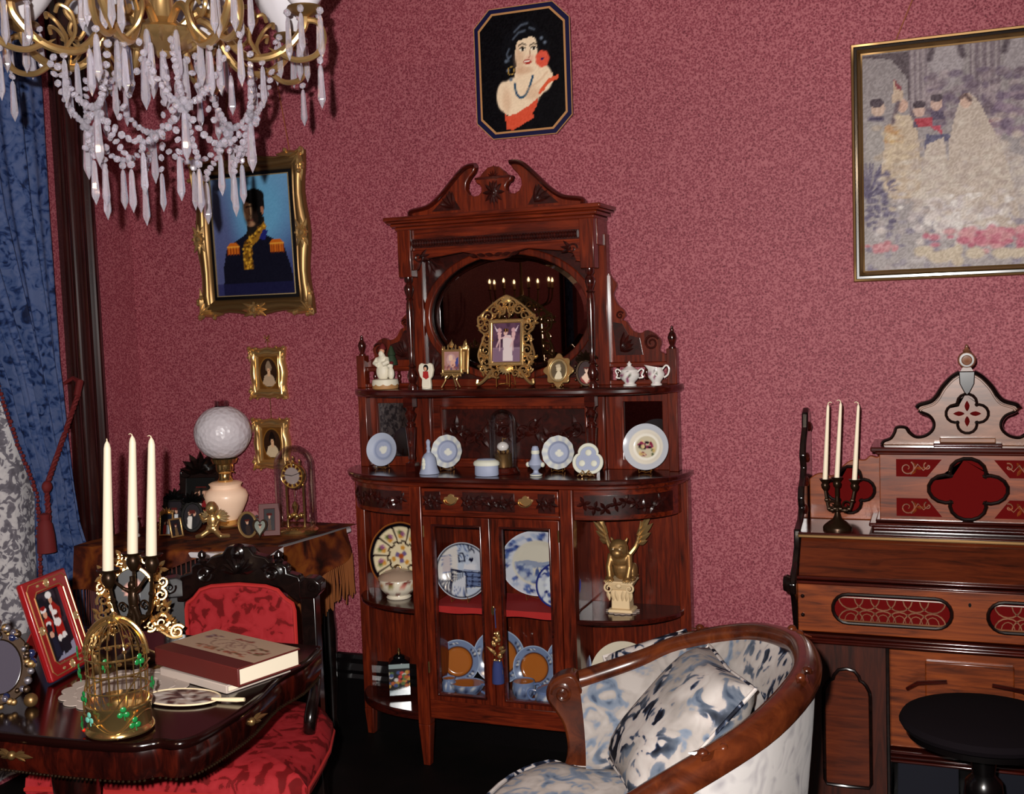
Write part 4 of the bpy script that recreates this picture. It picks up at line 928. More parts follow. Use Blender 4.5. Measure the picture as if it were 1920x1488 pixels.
def officer(p):
    p.vgrad((.40,.55,.70), (.16,.16,.36)); p.ell(.62,.72,.36,.34,(.36,.58,.72),soft=.9); p.ell(.05,.45,.2,.6,(.30,.32,.48),soft=.9,a=.8)
    p.poly([(.08,.0),(.10,.25),(.16,.42),(.30,.47),(.44,.53),(.60,.53),(.78,.46),(.90,.38),(.97,.2),(1,.0)], (.03,.03,.10)); p.poly([(0,0),(1,0),(1,.10),(0,.10)], (.10,.10,.28), .6)
    p.poly([(.42,.50),(.46,.66),(.66,.66),(.66,.52)], (.10,.07,.05)); p.poly([(.40,.46),(.52,.52),(.66,.62),(.69,.57),(.60,.48),(.50,.42)], (.55,.38,.10)); p.poly([(.58,.47),(.64,.55),(.70,.54),(.66,.46)], (.10,.12,.40))
    p.ell(.515,.715,.105,.13,(.66,.50,.38)); p.ell(.57,.70,.075,.13,(.12,.07,.05),soft=.5); p.ell(.46,.73,.05,.10,(.80,.64,.48),soft=.5)
    p.ell(.55,.83,.13,.065,(.03,.02,.02)); p.ell(.62,.76,.055,.11,(.03,.02,.02)); p.ell(.645,.71,.022,.035,(.60,.40,.30)); p.poly([(.58,.60),(.63,.60),(.64,.70),(.59,.69)], (.03,.02,.02))
    p.line([(.44,.745),(.49,.75)], .008, (.08,.05,.04)); p.line([(.51,.75),(.56,.745)], .008, (.08,.05,.04)); p.line([(.485,.74),(.478,.68),(.495,.67)], .006, (.25,.14,.10)); p.line([(.46,.635),(.52,.635)], .006, (.35,.14,.12)); p.ell(.49,.60,.05,.022,(.62,.46,.34),soft=.6)
    g = random.Random(2)
    for cx, w_, z0, z1 in ((.24,.075,.35,.45), (.80,.085,.35,.46)):
        p.poly([(cx-w_,z0),(cx-w_*1.05,z1-.03),(cx-w_*.6,z1),(cx+w_*.6,z1),(cx+w_*1.05,z1-.03),(cx+w_,z0)], (.72,.36,.08))
        for k in range(9): x = cx-w_+2*w_*k/8; p.line([(x,z0),(x,z1-.035)], .004, (.45,.16,.03))
        p.line([(cx-w_,z1-.035),(cx+w_,z1-.035)], .008, (.85,.58,.20))
    p.poly([(.36,.22),(.37,.43),(.46,.47),(.49,.22)], (.45,.30,.06))
    for k in range(60): p.ell(g.uniform(.365,.485), g.uniform(.22,.46), .014, .010, g.choice(((.80,.60,.18),(.62,.42,.10),(.30,.18,.04))), soft=.5)
    for k in range(26): t = g.random(); p.ell(.46+.2*t+g.uniform(-.02,.02), .48+.11*t+g.uniform(-.02,.02), .013, .010, g.choice(((.80,.60,.18),(.30,.18,.05))), soft=.5)
    p.noise(.03)
cw, chh = wi-.03, hi-.03
canvas(cw, chh, 80, 104, -.008).build('painting', 'canvas_print', AD, ang=0, col=pcol(cw, chh, officer), loc=(0,0,b+.015), fixn=False)
for x0, x1 in ((.19, .10), (-.11, -.02)): MB().tube([(x0, -.004, h-.01), (x1, .006, h+.62)], .0018, 5).build('hanging_cord', 'cord', AD)
# --- octagonal plaque
OC = thing('octagonal_plaque', 'octagonal navy and gold plaque painting of a dark-haired woman with coral flower', 'picture', (-1.366, WY, 2.196))
W_, H_, c_ = .357, .450, .060
def octo(k): 
    a, b2, c = W_/2-k, H_/2-k, c_-k*.42
    return [(-a+c,H_/2+b2),(a-c,H_/2+b2),(a,H_/2+b2-c),(a,H_/2-b2+c),(a-c,H_/2-b2),(-a+c,H_/2-b2),(-a,H_/2-b2+c),(-a,H_/2+b2-c)]
MB().prism(octo(0), -.016, -.002).build('board', 'navy_frame', OC, bev=.003)
MB().ring(octo(.0), octo(.0025), -.0172, -.010).build('outer_gold_edge', 'gilt_paint', OC)
MB().ring(octo(.017), octo(.024), -.0180, -.012).build('gold_band', 'gilt_paint', OC)
def lady(p):
    p.put(np.ones(len(p.u)), (.018,.014,.03)); sk = (.90,.80,.68); sk2 = (.78,.62,.50)
    p.ell(.55,.79,.185,.135,(.035,.035,.06)); p.ell(.36,.68,.10,.16,(.03,.03,.05)); p.ell(.74,.70,.10,.12,(.03,.03,.05))
    p.poly([(.38,.36),(.44,.60),(.62,.56),(.66,.36)], sk); p.ell(.45,.30,.25,.16,sk,soft=.12); p.ell(.70,.43,.16,.13,sk,rot=-.3,soft=.12); p.ell(.27,.30,.09,.13,sk,soft=.15); p.poly([(.27,.14),(.24,.34),(.60,.44),(.86,.46),(.86,.38),(.66,.24),(.58,.12)], sk)
    p.ell(.555,.655,.135,.175,sk,rot=-.12,soft=.08); p.ell(.47,.60,.06,.12,sk2,soft=.9,a=.6); p.ell(.60,.60,.05,.03,(.82,.56,.48),soft=.9,a=.5); p.ell(.52,.505,.10,.03,sk2,soft=.8,a=.7)
    p.poly([(.36,.72),(.40,.86),(.62,.91),(.72,.80),(.69,.76),(.62,.785),(.52,.77),(.45,.755),(.415,.66),(.36,.62)], (.03,.03,.05))
    for pts in ([(.42,.84),(.50,.89),(.58,.90)], [(.40,.78),(.47,.83),(.55,.84)], [(.35,.70),(.32,.66),(.34,.60)], [(.60,.86),(.66,.84)], [(.37,.64),(.34,.62)]): p.line(pts, .012, (.34,.38,.44), .8)
    for x, y in ((.33,.52),(.36,.44),(.31,.60),(.74,.76),(.78,.72)): p.ell(x,y,.02,.015,(.36,.40,.46),soft=.8)
    for ex, ey, br in ((.51,.685,.715), (.645,.68,.705)):
        p.ell(ex,ey,.034,.015,(.92,.88,.80)); p.ell(ex+.006,ey,.015,.015,(.05,.03,.03)); p.line([(ex-.036,ey+.008),(ex,ey+.020),(ex+.036,ey+.006)], .006, (.04,.02,.02)); p.line([(ex-.045,br+.004),(ex,br+.020),(ex+.045,br+.004)], .006, (.06,.04,.03))
    p.line([(.595,.68),(.605,.62),(.585,.61)], .004, (.55,.38,.30)); p.ell(.565,.575,.050,.020,(.62,.12,.10),rot=-.08); p.ell(.565,.580,.034,.007,(.95,.90,.84))
    nk = smooth([(.405,.40),(.42,.32),(.47,.275),(.535,.30),(.585,.37),(.625,.45)], 7)
    for q in nk: p.ell(q[0], q[1], .013, .010, (.10,.26,.38), soft=.5)
    p.ell(.30,.26,.05,.10,sk2,soft=.9,a=.5); p.ell(.62,.30,.10,.05,sk2,soft=.9,a=.5); p.line([(.55,.34),(.70,.40),(.80,.47)], .012, sk2, .5)
    p.poly([(.27,.16),(.30,.13),(.42,.145),(.56,.20),(.68,.26),(.66,.19),(.61,.14),(.62,.09),(.55,.07),(.44,.03),(.36,.005),(.29,.02)], (.80,.30,.20)); p.poly([(.68,.28),(.70,.33),(.80,.41),(.93,.44),(.92,.40),(.82,.375),(.74,.31)], (.82,.34,.22))
    for k in range(7): a = k*2*pi/7; p.ell(.745+.045*cos(a), .585+.040*sin(a), .040, .034, (.82,.32,.24), soft=.3)
    p.ell(.745,.585,.016,.014,(.10,.08,.30))
    for k in range(20): a = k*2*pi/20; p.ell(.365+.035*cos(a), .515+.034*sin(a), .006, .005, (.66,.52,.26))
    p.noise(.05)
o8 = octo(.024); m = MB(); ow, oh = W_-.048, H_-.048; Nx, Ny = 76, 96
def octclip(u, v):
    x, z = (u-.5)*ow, .024+v*oh; cc = c_-.010
    dx, dz = ow/2-abs(x), oh/2-abs(z-H_/2)
    if dx+dz < cc: k = (cc-dx-dz)/2; x -= math.copysign(k, x); z -= math.copysign(k, z-H_/2)
    return (x, -.0172, z)
MB().grid(octclip, Nx, Ny).build('painting', 'gloss_print', OC, ang=0, col=pcol(ow, oh, lady, .024), fixn=False)
# --- large wedding picture
WD = thing('wedding_picture', 'large framed pale picture of a cathedral wedding with bishop and veiled bride', 'picture', (.232, WY-.008, 1.640))
w, h, b = 1.00, .738, .034
swept_frame(WD, w, h, b, [(0,0),(0,.020),(.08,.024),(.25,.022)], 'outer_moulding', 'gold_dark'); swept_frame(WD, w, h, b, [(.25,.022),(.30,.014),(.50,.014),(.55,.022)], 'dark_channel', 'ebony'); swept_frame(WD, w, h, b, [(.55,.022),(.65,.025),(.80,.018),(.86,.012),(1.0,.010),(1,.002)], 'inner_moulding', 'gold_dark')
def wedding(p):
    X = lambda x: (x-145)/1640; Y = lambda y: (1345-y)/1070
    p.vgrad((.46,.43,.44), (.60,.58,.58)); g = random.Random(8)
    p.poly([(0,1),(.15,1),(.15,.70),(.14,.88),(.09,.97),(0,.985)], (.20,.16,.19))
    for x0, x1 in ((390,500),(690,840),(1100,1240),(1420,1540)):
        p.poly([(X(x0),Y(200)),(X(x1),Y(200)),(X(x1),Y(640)),(X(x0),Y(600))], (.34,.29,.33))
        for k in range(4): q = x0+(x1-x0)*(k+.5)/4; p.line([(X(q),Y(200)),(X(q),Y(560))], .006, (.56,.52,.53), .8)
    for cx in (575, 945, 1330): p.ell(X(cx),Y(330),.055,.13,(.54,.51,.53),soft=.3); p.line([(X(cx-85),Y(330)),(X(cx-60),Y(245)),(X(cx),Y(205)),(X(cx+60),Y(245)),(X(cx+85),Y(330))], .012, (.18,.14,.18))
    p.spots(90, (X(450),X(1000),Y(640),Y(400)), .018, ((.30,.24,.30),(.42,.36,.40),(.56,.50,.52),(.26,.20,.30)), 3, .7); p.spots(90, (X(800),X(1700),Y(720),Y(520)), .018, ((.28,.22,.32),(.40,.32,.42),(.50,.42,.48),(.40,.20,.24)), 4, .8)
    p.poly([(X(150),Y(830)),(X(170),Y(600)),(X(225),Y(590)),(X(270),Y(640)),(X(260),Y(830))], (.56,.54,.53)); p.ell(X(225),Y(545),.022,.035,(.74,.62,.54)); p.ell(X(218),Y(515),.022,.022,(.14,.10,.14)); p.line([(X(190),Y(590)),(X(240),Y(595))], .012, (.12,.10,.22))
    p.poly([(X(230),Y(900)),(X(270),Y(640)),(X(310),Y(590)),(X(390),Y(590)),(X(430),Y(680)),(X(460),Y(1000)),(X(300),Y(1000))], (.72,.64,.54)); p.ell(X(350),Y(540),.018,.03,(.74,.58,.50)); p.poly([(X(300),Y(520)),(X(305),Y(400)),(X(355),Y(470)),(X(350),Y(520))], (.70,.60,.50)); p.poly([(X(308),Y(405)),(X(350),Y(455)),(X(345),Y(470)),(X(320),Y(450))], (.42,.10,.14)); p.line([(X(330),Y(520)),(X(300),Y(620))], .008, (.26,.20,.24)); p.spots(30, (X(265),X(345),Y(720),Y(640)), .010, ((.74,.56,.28),(.66,.48,.30)), 5)
    for hx, hy in ((437,570), (525,545)): p.ell(X(hx),Y(hy),.018,.032,(.74,.60,.54)); p.ell(X(hx),Y(hy-28),.020,.018,(.14,.10,.14)); p.poly([(X(hx-35),Y(hy+80)),(X(hx-25),Y(hy+38)),(X(hx+30),Y(hy+38)),(X(hx+45),Y(hy+80))], (.20,.16,.26))
    p.poly([(X(410),Y(610)),(X(430),Y(650)),(X(500),Y(650)),(X(500),Y(610))], (.62,.12,.18)); p.poly([(X(490),Y(650)),(X(560),Y(705)),(X(540),Y(650))], (.66,.16,.24)); p.poly([(X(460),Y(760)),(X(470),Y(690)),(X(600),Y(700)),(X(610),Y(750)),(X(540),Y(720))], (.24,.24,.36))
    p.poly([(X(430),Y(1000)),(X(470),Y(740)),(X(560),Y(710)),(X(600),Y(1000))], (.70,.64,.58))
    p.poly([(X(560),Y(1100)),(X(590),Y(720)),(X(620),Y(600)),(X(650),Y(520)),(X(690),Y(505)),(X(740),Y(560)),(X(820),Y(720)),(X(900),Y(900)),(X(1050),Y(1180)),(X(700),Y(1180))], (.70,.64,.58)); p.poly([(X(950),Y(1180)),(X(860),Y(800)),(X(1200),Y(900)),(X(1400),Y(1180))], (.66,.62,.60))
    p.ell(X(672),Y(545),.018,.034,(.76,.62,.54)); p.line([(X(645),Y(530)),(X(670),Y(515)),(X(695),Y(545))], .008, (.24,.16,.16))
    p.spots(260, (0,1,0,.30), .012, ((.72,.70,.70),(.50,.48,.54),(.40,.38,.48),(.64,.60,.60)), 6, .7); p.spots(60, (0,.10,.18,.48), .010, ((.24,.22,.34),(.34,.32,.42)), 7, .8)
    for k in range(16): a = .2+k*.16; p.line([(X(165),Y(980)),(X(165)+.10*cos(a)*g.uniform(.6,1.1),Y(980)+.16*sin(a))], .004, (.24,.22,.34), .8)
    p.dabs(150, X(600), Y(1090), .13, .13, .014, ((.86,.84,.82),(.80,.76,.74),(.72,.68,.68)), 9); p.dabs(120, X(480), Y(900), .10, .16, .012, ((.78,.74,.68),(.66,.60,.56)), 19, .6); p.dabs(130, X(760), Y(900), .14, .22, .014, ((.76,.70,.64),(.64,.58,.54),(.80,.76,.70)), 20, .6); p.dabs(60, X(320), Y(780), .05, .16, .012, ((.80,.72,.58),(.66,.58,.48)), 21, .6); p.dabs(120, X(900), Y(1210), .20, .045, .014, ((.72,.36,.44),(.66,.26,.36),(.78,.52,.54)), 10, .9); p.dabs(24, X(250), Y(1230), .04, .03, .011, ((.70,.40,.44),(.76,.52,.54)), 11); p.spots(16, (X(430),X(720),Y(1320),Y(1250)), .022, ((.74,.68,.58),(.78,.72,.62)), 12); p.spots(10, (X(820),X(1000),Y(1310),Y(1280)), .018, ((.76,.70,.60),), 13)
    p.c = p.c*.68+np.array((.62,.58,.57))*.32; p.noise(.12)
cw, chh = w-2*b, h-2*b
canvas(cw, chh, 200, 150, -.008).build('print', 'canvas_print', WD, ang=0, col=pcol(cw, chh, wedding), loc=(0,0,b), fixn=False)
for sg in (-1, 1): MB().tube([(sg*.367, -.004, h), (sg*.06, .004, h+.72)], .002, 5).build('hanging_cord', 'cord', WD)
# --- two gilt miniatures hung one above the other
def sitter(hair, dress):
    def f(p):
        p.put(np.ones(len(p.u)), (.36,.22,.08)); p.ell(.5,.5,.47,.48,(.50,.34,.13),soft=.05); p.ell(.5,.5,.43,.45,(.17,.10,.06),soft=.05)
        p.poly([(.18,.18),(.28,.40),(.42,.46),(.60,.46),(.74,.38),(.84,.18),(.66,.08),(.36,.08)], dress); p.poly([(.44,.40),(.45,.56),(.57,.56),(.58,.40)], (.78,.62,.48))
        p.ell(.51,.62,.10,.115,(.80,.64,.50)); p.ell(.50,.73,.13,.09,hair); p.ell(.40,.66,.05,.10,hair); p.ell(.61,.66,.05,.10,hair); p.ell(.50,.80,.09,.07,hair)
        p.ell(.475,.635,.014,.008,(.1,.06,.05)); p.ell(.545,.635,.014,.008,(.1,.06,.05)); p.ell(.51,.575,.03,.010,(.55,.2,.16)); p.noise(.03)
    return f
for lab, z0, hr, ds, nm in (('small gilt rococo miniature of a pale-haired lady, upper of the hanging pair', 1.284, (.50,.42,.34), (.66,.56,.46), 1), ('small gilt rococo miniature of a dark-haired lady in white, lower of the hanging pair', 1.005, (.08,.05,.04), (.74,.66,.54), 2)):
    T = thing('framed_miniature', lab, 'picture', (-2.469, WY, z0), group='gilt miniatures hanging on the rose wall')
    w, h, b = .166, .202, .040
    swept_frame(T, w, h, b, [(a, d*.75) for a, d in SWEPT], 'frame', 'gold', wave=.006, n=8)
    for sx in (-1, 1):
        for sz in (-1, 1): corner_cluster(MB(), sx*(w/2+.002), h/2+sz*(h/2+.002), sx, sz, -.02, .62, sx+3*sz).build('corner_ornament', 'gold', T)
    cw, chh = w-2*b+.004, h-2*b+.004
    canvas(cw, chh, 36, 46, -.008).build('portrait', 'gloss_print', T, ang=0, col=pcol(cw, chh, sitter(hr, ds)), loc=(0,0,b-.002), fixn=False)
    if nm == 1:
        bw = MB()
        for sg in (-1, 1): bw.tube([(0,-.006,h+.036),(sg*.011,-.008,h+.046),(sg*.012,-.008,h+.034),(0,-.006,h+.034),(sg*.010,-.006,h+.018)], .0022, 6)
        bw.ell((0,-.008,h+.035), .004, 8, 6); bw.tube([(0,-.006,h+.03),(0,-.006,h)], .0015, 5); bw.build('bow_hanger', 'brass', T)
    else:
        chn = MB()
        for k in range(9): chn.ell((0,-.006,h+.004+k*.0085), (.0022,.0022,.0046), 6, 4)
        chn.build('chain', 'brass', T)
# ------------------------------------------------------------------ corner table under a fringed shawl
mat('marble', (.80,.77,.78), .25, coat=.3); mat('fringe', (.46,.24,.05), .8); mat('fringe_dark', (.30,.10,.05), .8)
RZ = .80
RT = thing('corner_table', 'dark corner table with white marble top under a fringed shawl', 'table', (-2.54, 3.45, 0))
tp = [(-.395,.29),(.40,.29),(.435,.24),(.42,.05),(.38,-.15),(.34,-.25),(.30,-.285),(-.36,-.285),(-.395,-.25)]
MB().prism(tp, RZ-.024, RZ-.004, 'z').build('marble_top', 'marble', RT, bev=.005)
MB().prism([(x*.95, y*.92) for x, y in tp], RZ-.11, RZ-.024, 'z').build('apron', 'ebony', RT, bev=.005)
for x in (-.33, .33):
    for y in (-.21, .22): MB().lathe([(.018,0),(.024,.03),(.016,.06),(.026,.2),(.03,.4),(.02,.55),(.034,.60),(.034,.69)], 12, (x,y,0)).build('leg', 'ebony', RT)
SH = thing('fringed_shawl', 'rust and gold fringed shawl spread over the corner table', 'shawl', (-2.54, 3.45, RZ))
def edge_y(x): return -.292 if x < .05 else -.292+(x-.05)*.42      # the shawl edge swings back off the marble to the right
def drop(x): return .16-.10*max(0,(x+.2)/.3) if x < .10 else .06
def front_fall(u, v):
    x = -.40+.785*u; d = max(.012, .155*(1-max(0,(x+.20)/.38))); return (x-.045*max(0,u-.75)*4*.5, edge_y(x)-.006-.012*(1+sin(x*40))*v-.006*v, .001-d*v)
def cloth(u, v):      # one sheet: across the table top, over the edge and down the front
    xe, ye, ze = front_fall(u, 0)
    if v < .6: t = v/.6; x = (-.40+.838*u)*(1-t)+xe*t; return (x, .285+(ye-.285)*t, .001+.002*sin(u*40+t*9)**2*(0 < t < .97))
    return front_fall(u, (v-.6)/.4)
MB().grid(cloth, 70, 31).build('cloth', 'shawl', SH, ang=80, fixn=False)
def end_fall(u, v):
    y = .20-.36*u; L = .09+.17*u; return (.438-.045*u**1.4+.014*sin(u*14)*v+.012*v+.02*sin(u*5+v*2)*v, y-.02*v, .001-L*v)
MB().grid(end_fall, 34, 16).build('end_fall', 'shawl', SH, ang=80, fixn=False)
g = random.Random(12); fr = MB(); fr2 = MB()
for k in range(64):
    u = k/63; p = Vector(front_fall(u, 1.0)); L = .19+g.uniform(-.02,.02); m_ = fr2
    fr2.tube([p, p+Vector((g.uniform(-.004,.004),-.004,-L*.5)), p+Vector((g.uniform(-.006,.006),-.002,-L))], .0028, 4)
for k in range(26):      # strands lying over the marble corner and hanging from the swung-back edge
    x = .22+.17*k/25; p = Vector((x, edge_y(x)-.012, .003)); yf = -.292; L = .20+.04*k/25
    pts = [p, Vector((x+.012, (p.y+yf)/2, .003)), Vector((x+.02, yf-.004, -.004)), Vector((x+.022+g.uniform(-.004,.004), yf-.006, -L*.5)), Vector((x+.024, yf-.004, -L))]
    fr2.tube(pts, .0026, 4)
for k in range(70):
    u = k/69; p = Vector(end_fall(u, 1.0)); L = .13+g.uniform(-.015,.025); fr.tube([p, p+Vector((.004,g.uniform(-.005,.005),-L*.5)), p+Vector((.002,g.uniform(-.008,.008),-L))], .0032, 4)
fr2.build('front_fringe', 'fringe_dark', SH, kind='stuff'); fr.build('end_fringe', 'fringe', SH, kind='stuff', label='golden fringe of the hanging shawl end')
# oil-style lamp
LP = thing('globe_lamp', 'parlour lamp with frosted white globe and peach glass font on the corner table', 'lamp', (-2.585, 3.585, RZ+.0045))
MB().lathe([(.062,0),(.066,.006),(.060,.014),(.048,.018),(.040,.026)], 24).build('foot', 'brass', LP)
MB().lathe([(.038,.024),(.046,.034),(.062,.060),(.078,.095),(.083,.118),(.076,.136),(.058,.150),(.058,.158),(.064,.166),(.052,.172),(.030,.174)], 32).build('font', 'lamp_font', LP)
MB().lathe([(.028,.172),(.030,.18),(.024,.19),(.024,.205),(.030,.21),(.034,.222),(.034,.24),(.046,.246),(.052,.262),(.046,.264),(.030,.25)], 24).build('burner', 'brass', LP)
MB().tube([(.03,0,.215),(.05,-.01,.212)], .003, 6).build('wick_key', 'brass', LP)
gl = MB(); 
def globe(u, v):
    t = -1.12+2.42*v; a = 2*pi*u; r = .108*cos(t)*(1+.012*sin(9*a)*sin(t*8)); return (r*cos(a), r*sin(a), .362+.104*sin(t))
m = mat('frosted', (.80,.77,.79), .35, coat=.15, spec=.5); nz = nd(m, 'ShaderNodeTexVoronoi', i_Scale=55.); tcx = nd(m, 'ShaderNodeTexCoord'); lk(m, tcx, 'Object', nz, 'Vector'); bump(m, nz, 'Distance', .5, .006)
gl.grid(globe, 48, 28, True).build('globe_shade', 'frosted', LP, ang=80, fixn=True)
MB().lathe([(.030,.26),(.032,.30),(.026,.40),(.0255,.485)], 20, caps=False).build('chimney', 'chimney_glass', LP)
# anniversary clock under a dome
CK = thing('dome_clock', 'brass anniversary clock under a tall glass dome on the corner table', 'clock', (-2.245, 3.535, RZ+.003))
MB().lathe([(.078,0),(.08,.008),(.072,.016),(.066,.020),(.0,.022)], 28).build('base', 'brass', CK)
for s in (-1, 1): MB().lathe([(.006,.02),(.005,.03),(.004,.04),(.004,.17),(.006,.175),(.004,.18)], 10, (s*.036,0,0)).build('pillar', 'brass', CK)
fc = MB().lathe([(.0,-.012),(.047,-.012),(.050,.004),(.047,.010),(.044,.008),(0,.008)], 36, (0,-.006,.212), 'y').build('movement', 'brass', CK)
def dial(co):
    x, z = co[:,0]/.044, (co[:,2]-.212)/.044; r = np.hypot(x, z); c = np.tile(np.array((.62,.56,.54)), (len(r),1)); c[r > .70] = (.26,.11,.06)
    a = np.arctan2(z, x); mk = (r > .72) & (r < .98) & (np.abs((a/(pi/6)) - np.round(a/(pi/6))) < .16); c[mk] = (.78,.60,.28); c[r > .97] = (.70,.52,.22); return c
dm = MB(); dm.lathe([(1e-4,.0092)]+[(.044*i/12,.0092) for i in range(1,13)], 48, (0,-.006,.212), 'y', caps=False); dm.build('dial', 'gloss_print', fc, ang=0, col=dial)
MB().tube([(0,-.0165,.212),(-.030,-.0165,.216)], .0014, 5).build('hour_hand', 'black_board', fc); MB().tube([(0,-.0165,.212),(.036,-.0165,.224)], .0012, 5).build('minute_hand', 'black_board', fc)
for s in (-1, 0, 1): MB().lathe([(.005,0),(.007,.006),(.003,.012),(.005,.02),(0,.03)], 8, (s*.028,-.004,.258-abs(s)*.012)).build('crest_finial', 'brass', CK)
MB().tube([(0,-.004,.16),(0,-.004,.115)], .0012, 5).build('suspension', 'brass', CK)
pb = MB().lathe([(.004,.045),(.006,.06),(.004,.07),(.012,.10),(.004,.115)], 10, (0,-.004,0))
pb.build('pendulum_stem', 'brass', CK)
for k in range(4): a = pi/4+k*pi/2; MB().ell((.022*cos(a), -.004+.022*sin(a), .062), .0105, 10, 8).build('pendulum_ball', 'brass', CK)
MB().grid(lambda u, v: (((.073 if v < .75 else .073*cos((v-.75)*2*pi))*cos(2*pi*u)), ((.073 if v < .75 else .073*cos((v-.75)*2*pi))*sin(2*pi*u)), (.016+.235*v/.75 if v < .75 else .251+.073*sin((v-.75)*2*pi))), 40, 33, True).build('glass_dome', 'dome_glass', CK, ang=80)
def blob(parts, vox=.003, sm=6):      # parts: list of ('e', c, r[, euler]) / ('t', pts, radii) fused into one continuous skin
    m = MB()
    for q in parts:
        if q[0] == 'e': m.ell(q[1], q[2], 14, 10, Matrix.Rotation(q[3][0],3,'X') @ Matrix.Rotation(q[3][1],3,'Y') @ Matrix.Rotation(q[3][2],3,'Z') if len(q) > 3 else None)
        else: m.tube(q[1], q[2], 10)
    return m, vox, sm
def fuse(name, mt, parent, parts, vox=.003, sm=4):
    m, v, s = blob(parts, vox, sm); o = m.build(name, mt, parent, ang=80)
    r = o.modifiers.new('remesh', 'REMESH'); r.mode = 'VOXEL'; r.voxel_size = v; r.use_smooth_shade = True
    k = o.modifiers.new('smooth', 'SMOOTH'); k.iterations = s; k.factor = .5; return o
# gilt cherub
CB = thing('cherub_figurine', 'small gold kneeling cherub with fan wing in front of the lamp', 'figurine', (-2.478, 3.345, RZ+.006), .3)
fuse('body', 'gold', CB, [('e',(0,0,.112),(.022,.022,.024)), ('e',(0,0,.066),(.019,.016,.030)), ('e',(0,.0,.040),(.024,.020,.018)), ('t',[(-.01,0,.082),(-.030,-.014,.07),(-.036,-.024,.098)],[.007,.006,.005]), ('t',[(.01,0,.082),(.028,-.016,.066),(.020,-.026,.05)],[.007,.006,.005]),
    ('t',[(-.008,-.004,.035),(-.036,-.016,.016),(-.060,-.004,.010)],[.012,.010,.008]), ('t',[(.008,-.004,.035),(.034,-.014,.012),(.062,.004,.009)],[.012,.010,.007]), ('e',(0,-.021,.110),(.004,.004,.004)), ('e',(0,.002,.131),(.014,.014,.006))], .0024, 3)
for s in (-1, 1):
    wg = MB()
    for k in range(6): a = -.5+k*.32; wg.leaf((s*.012,.014,.075), (s*cos(a),.25,sin(a)), (0,-1,0), .046-.003*abs(k-2), .014, .4)
    wg.build('wing', 'gold_pale', CB)
# little photograph frames
def snap(cols, skin=(.78,.6,.5), bg=(.12,.10,.12)):
    def f(p):
        p.put(np.ones(len(p.u)), bg); g = random.Random(len(cols)*7+int(cols[0][0]*50))
        for k, c in enumerate(cols):
            x = .5+(k-(len(cols)-1)/2)*.28; h = .42+.1*g.random(); p.poly([(x-.17,0),(x-.13,h),(x+.13,h),(x+.17,0)], c); p.ell(x,h+.15,.085,.12,skin); p.ell(x,h+.23,.09,.07,(.14,.09,.07))
    return f
def little_frame(label, loc, rz, w, h, mt, fn, shape='rect', b=.010, tilt=-14, name='photo_frame', group='small photograph frames on the corner table', crest=False, t=.008):
    T = thing(name, label, 'photo frame', loc, rz, group=group); rt = (radians(tilt),0,0); N = 28
    if shape == 'rect': o = [(-w/2,0),(w/2,0),(w/2,h),(-w/2,h)]; i = [(-w/2+b,b),(w/2-b,b),(w/2-b,h-b),(-w/2+b,h-b)]
    elif shape == 'oval': o = [(w/2*cos(2*pi*k/N), h/2+h/2*sin(2*pi*k/N)) for k in range(N)]; i = [((w/2-b)*cos(2*pi*k/N), h/2+(h/2-b)*sin(2*pi*k/N)) for k in range(N)]
    else:
        hp = [(16*sin(a)**3/17, (13*cos(a)-5*cos(2*a)-2*cos(3*a)-cos(4*a))/17) for a in np.linspace(0,2*pi,N+1)[:-1]]; o = [(x*w/2, h*.56+z*h*.54) for x, z in hp]; i = [(x*(w/2-b), h*.56+z*(h*.54-b)) for x, z in hp]
    MB().ring(o, i, -t, 0).build('frame', mt, T, bev=.0018, rot=rt)
    bk = MB().prism([(x*.98, z) for x, z in o], -.001, .002); bk.build('backing', 'leather', T, rot=rt)
    if shape == 'rect': pm = MB().grid(lambda u, v: ((u-.5)*(w-2*b), -.003, b+v*(h-2*b)), 24, 28)
    else:
        cx, cz = 0, (h/2 if shape == 'oval' else h*.56); n = len(i); K = 9
        pm = MB().add([(x*k/K, -.003, cz+(z-cz)*k/K) for k in range(K+1) for x, z in i], [(k*n+j, k*n+(j+1) % n, (k+1)*n+(j+1) % n, (k+1)*n+j) for k in range(K) for j in range(n)])
    pm.build('photo', 'gloss_print', T, ang=0, col=pcol(w-2*b, h-2*b, fn, b), rot=rt, fixn=False)
    MB().add([(-w*.12,0,h*.7),(w*.12,0,h*.7),(w*.16,h*.32,0.004+h*.06),(-w*.16,h*.32,.004+h*.06)], [(0,1,2,3)]).build('strut', 'leather', T, rot=(radians(tilt)*.6,0,0))
    if crest:
        c = MB()
        for k in range(7): a = pi*(k+.5)/7; c.leaf((0,-t,h-.004), (cos(a),0,sin(a)*.8), (0,-1,0), .03*w/.06, .012*w/.06, .7)
        for s in (-1, 1):
            c.scroll((s*w*.36,-t,h), .010*w/.06, 1.2, 0, .003, sgn=s)
            for zz in (.25,.5,.75): c.ell((s*w*.5,-t,h*zz), .004, 6, 5)
        c.build('crest', mt, T, rot=rt, kind='stuff')
    return T
Z0 = RZ+.005
little_frame('round gilt ring frame standing left of the heart frames on the corner table', (-2.352,3.385,Z0), .95, .075, .098, 'gold', snap([(.2,.15,.14)]), 'oval', .010)
little_frame('red heart-shaped frame with gold beading behind the round gilt ring frame', (-2.365,3.475,Z0), .7, .078, .090, 'red_frame', snap([(.2,.3,.45)]), 'heart', .022)
little_frame('small dark heart frame with a pale photograph in front of the wooden frame', (-2.305,3.385,Z0), .35, .058, .074, 'bronze', snap([(.55,.55,.5)], bg=(.5,.52,.48)), 'heart', .008)
